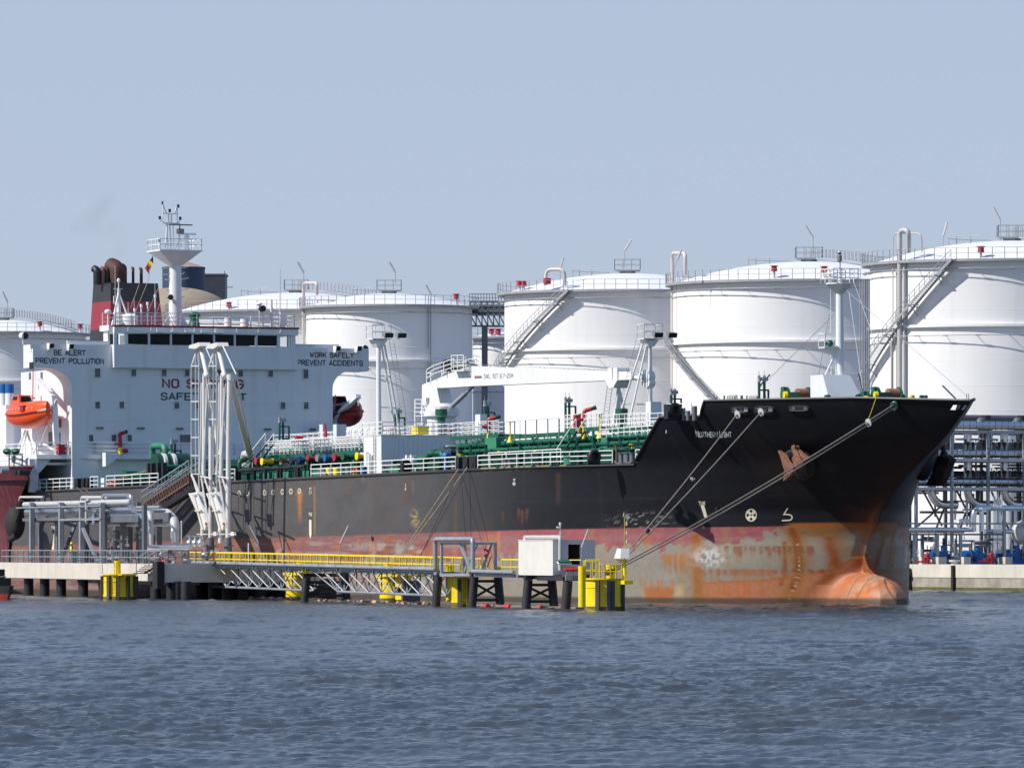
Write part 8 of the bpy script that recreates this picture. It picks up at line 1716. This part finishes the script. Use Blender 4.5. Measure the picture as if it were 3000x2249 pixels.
for i,px in enumerate((2731,2838,2945,3050)):
    a=W(px,1262,DR+2); b=W(px,1475,DR+2); m=MB(); m.cyl((a.x,2.2,b.z+1.4),(a.x,2.2,a.z-.3),.42,n=16); m.tube([(a.x+ .42*0+1.5*(1-math.cos(t)),2.2,b.z+1.4-1.5*math.sin(t)) for t in np.linspace(0,PI/2,8)]+[(a.x+3.,2.2,b.z-.1)],.42,16); obj('downcomer',m,M['clad'],ro,smooth=40)
    m=MB(); m.cyl((a.x-1.4,3.5,a.z-2.5),(a.x-1.4,3.5,a.z+1.6),.5,n=12); obj('dark_strainer',m,M['black'],ro,smooth=40)
    m=MB(); c=W(px+30,1245,DR+1); m.ball((c.x+.5,1.5,c.z+.1),.55,10,8,(1,1,1.3)); m.cyl((c.x+.5,1.5,c.z-.8),(c.x+.5,1.5,c.z),.3); obj('relief_valve',m,M['dsteel'],ro,smooth=40)
for a,b in (((2700,1430),(2760,1540)),((2800,1430),(2850,1530)),((2770,1480),(2740,1555)),((2905,1440),(2960,1560)),((2690,1540),(2760,1480)),((2830,1500),(2810,1560))): m=MB(); p,q=W(*a,DR+4),W(*b,DR+4); m.bar((p.x,4,p.z),(q.x,4,q.z),.16); obj('brace',m,M['dsteel'],ro)
rg=random.Random(12)
for i in range(60):
    px=rg.uniform(2670,3010); py=rg.choice((1300,1380,1455,1500)); c=W(px,py+rg.uniform(-22,22),DR+5); m=MB(); L=rg.uniform(.8,2.2); v=rg.random()<.5; r=rg.uniform(.05,.16); m.cyl((c.x,rg.uniform(3,8),c.z),(c.x,0,c.z),.01) if 0 else 0; y=rg.uniform(3,7)
    (m.cyl((c.x,y,c.z-L),(c.x,y,c.z+L),r,n=8) if v else m.cyl((c.x-L*1.5,y,c.z),(c.x+L*1.5,y,c.z),r,n=8)); obj('small_pipe',m,M[rg.choice(('black','dsteel','clad','steel','dsteel'))],ro,smooth=40)
# low rack with the bright clad pipes, pumps beneath
DL=690.; RL=Frame((X(2690,DL),DL,z1),math.radians(25.4)); lo=thing('low_pipe_rack','low steel rack with bright silver pipes over blue pumps at the quay edge','pipe rack',RL)
def V(px,py,D=DL): return RL.aty(px,py,D-DL)
for px in (2679,2746,2814,2942,3010): m=MB(); a=V(px,1562 if px<2900 else 1490); m.box(a.x-.14,a.x+.14,-.14,.14,0,a.z); obj('column',m,M['steel'],lo); m=MB(); m.box(a.x-.14,a.x+.14,3,3.28,0,a.z); obj('column',m,M['dsteel'],lo)
for a,b in (((2560,1562),(2945,1564)),((2820,1490),(3100,1492)),((2560,1530),(3100,1533))): m=MB(); p,q=V(*a),V(*b); m.box(p.x,q.x,-.1,.1,p.z-.18 if a[1]<1600 else p.z,p.z+.0); obj('beam',m,M['steel' if a[1]!=1562 else 'dsteel'],lo)
def lp(pts,dy,r,mt_='clad',br=1.): m=MB(); m.tube(bend([V(*p)+Vector((0,dy,0)) for p in pts],br,6),r,14); return obj('silver_pipe',m,M[mt_],lo,smooth=50)
lp([(2560,1550),(2850,1551)],.4,.24); lp([(2860,1556),(2860,1487),(3100,1489)],.6,.3); lp([(2877,1556),(2877,1490),(2900,1488)],.1,.25); lp([(2812,1548),(2812,1524),(2845,1524)],.3,.17,br=.5); lp([(2560,1556),(2840,1557)],1.2,.16,'pipe'); lp([(2900,1556),(3100,1556)],1.,.25)
m=MB(); m.ball(V(3005,1560)+Vector((0,1,0)),1.,16,10,(1,1,1.2)); obj('white_vessel',m,M['pipe'],lo,smooth=True)
for i in range(7): m=MB(); px=2912+i*4; m.cyl(V(px,1620),V(px,1448+7*(i%3)),.05,n=6); obj('conduit',m,M['clad'],lo)
def pump(px,py,w,k,lab,dy=.8):
    c=V(px,py); s=w/30.; o=thing('pump',lab,'pump',RL,(c.x,dy,.15),0,'blue pumps on the quay'); m=MB(); m.box(-1.2*s,1.2*s,-.5,.5,-.15,.12); obj('base',m,M[k],o)
    m=MB(); m.cyl((-1.1*s,0,.75),(.1*s,0,.75),.42*s,n=16); m.cyl((-1.2*s,0,.75),(-1.1*s,0,.75),.3*s,n=16); obj('motor',m,M[k],o,smooth=40); m=MB(); m.cyl((.3*s,-.3,.7),(.3*s,.3,.7),.55*s,n=18); m.cyl((.3*s,0,1),(.3*s,0,1.7),.22,n=12); m.cyl((.3*s,0,1.65),(.3*s,0,1.75),.35,n=12); m.cyl((.3*s,0,.7),(1.1*s,0,.7),.2,n=10); obj('casing',m,M[k],o,smooth=40)
pump(2766,1635,30,'blue','blue pump between the first two posts of the low rack nearest the bow'); pump(2866,1635,34,'blue','blue pump below the pair of bent silver pipes'); pump(2975,1635,44,'blue','largest blue pump at the right edge of the picture')
def hydrant(px,lab):
    c=V(px,1640,DL-1.5); o=MB(); o.cyl((0,0,0),(0,0,.9),.2,n=12); o.ball((0,0,.95),.24,10,6); o.cyl((-.45,0,.6),(.45,0,.6),.12,n=10); o.cyl((-1.4,0,.25),(0,0,.25),.09,n=8); t=obj('fire_hydrant',o,M['red'],None,smooth=40,loc=RL.w(c.x,-1.5,0),rot=RL.rot); tag(t,lab,'fire hydrant','red hydrants on the quay')
hydrant(2717,'red hydrant with a side pipe on the quay close to the ship bow'); hydrant(2904,'red hydrant on the quay below the thin vertical conduits')
for px,w in ((2745,28),(2817,24),(2938,22),(2690,16)): m=MB(); c=V(px,1650); s=w/30; m.box(c.x-.5*s,c.x+.5*s,-1.2,.6,0,.72); obj('plinth',m,M['qconc'],lo)
m=MB(); a=V(2700,1640);b=V(3080,1640); m.box(a.x,b.x,1.5,1.8,0,.55); obj('low_curb',m,M['qconc'],lo)
rg=random.Random(5)
for i in range(60):
    px=rg.uniform(2670,3005); c=V(px,rg.uniform(1575,1640)); y=rg.uniform(.3,4.5); m=MB(); r=rg.uniform(.05,.2)
    if rg.random()<.6: m.cyl((c.x,y,0),(c.x,y,c.z+rg.uniform(.2,1)),r,n=8); m.cyl((c.x,y,c.z),(c.x,y,c.z+.08),r*2.2,n=10)
    else: m.cyl((c.x-rg.uniform(.4,1.5),y,c.z),(c.x+rg.uniform(.4,1.5),y,c.z),r,n=8); m.cyl((c.x,y,c.z),(c.x,y,c.z+.5),.05,n=6)
    obj('fitting',m,M[rg.choice(('clad','dsteel','black','steel','grey','clad','dsteel','pipe'))],lo,smooth=40)
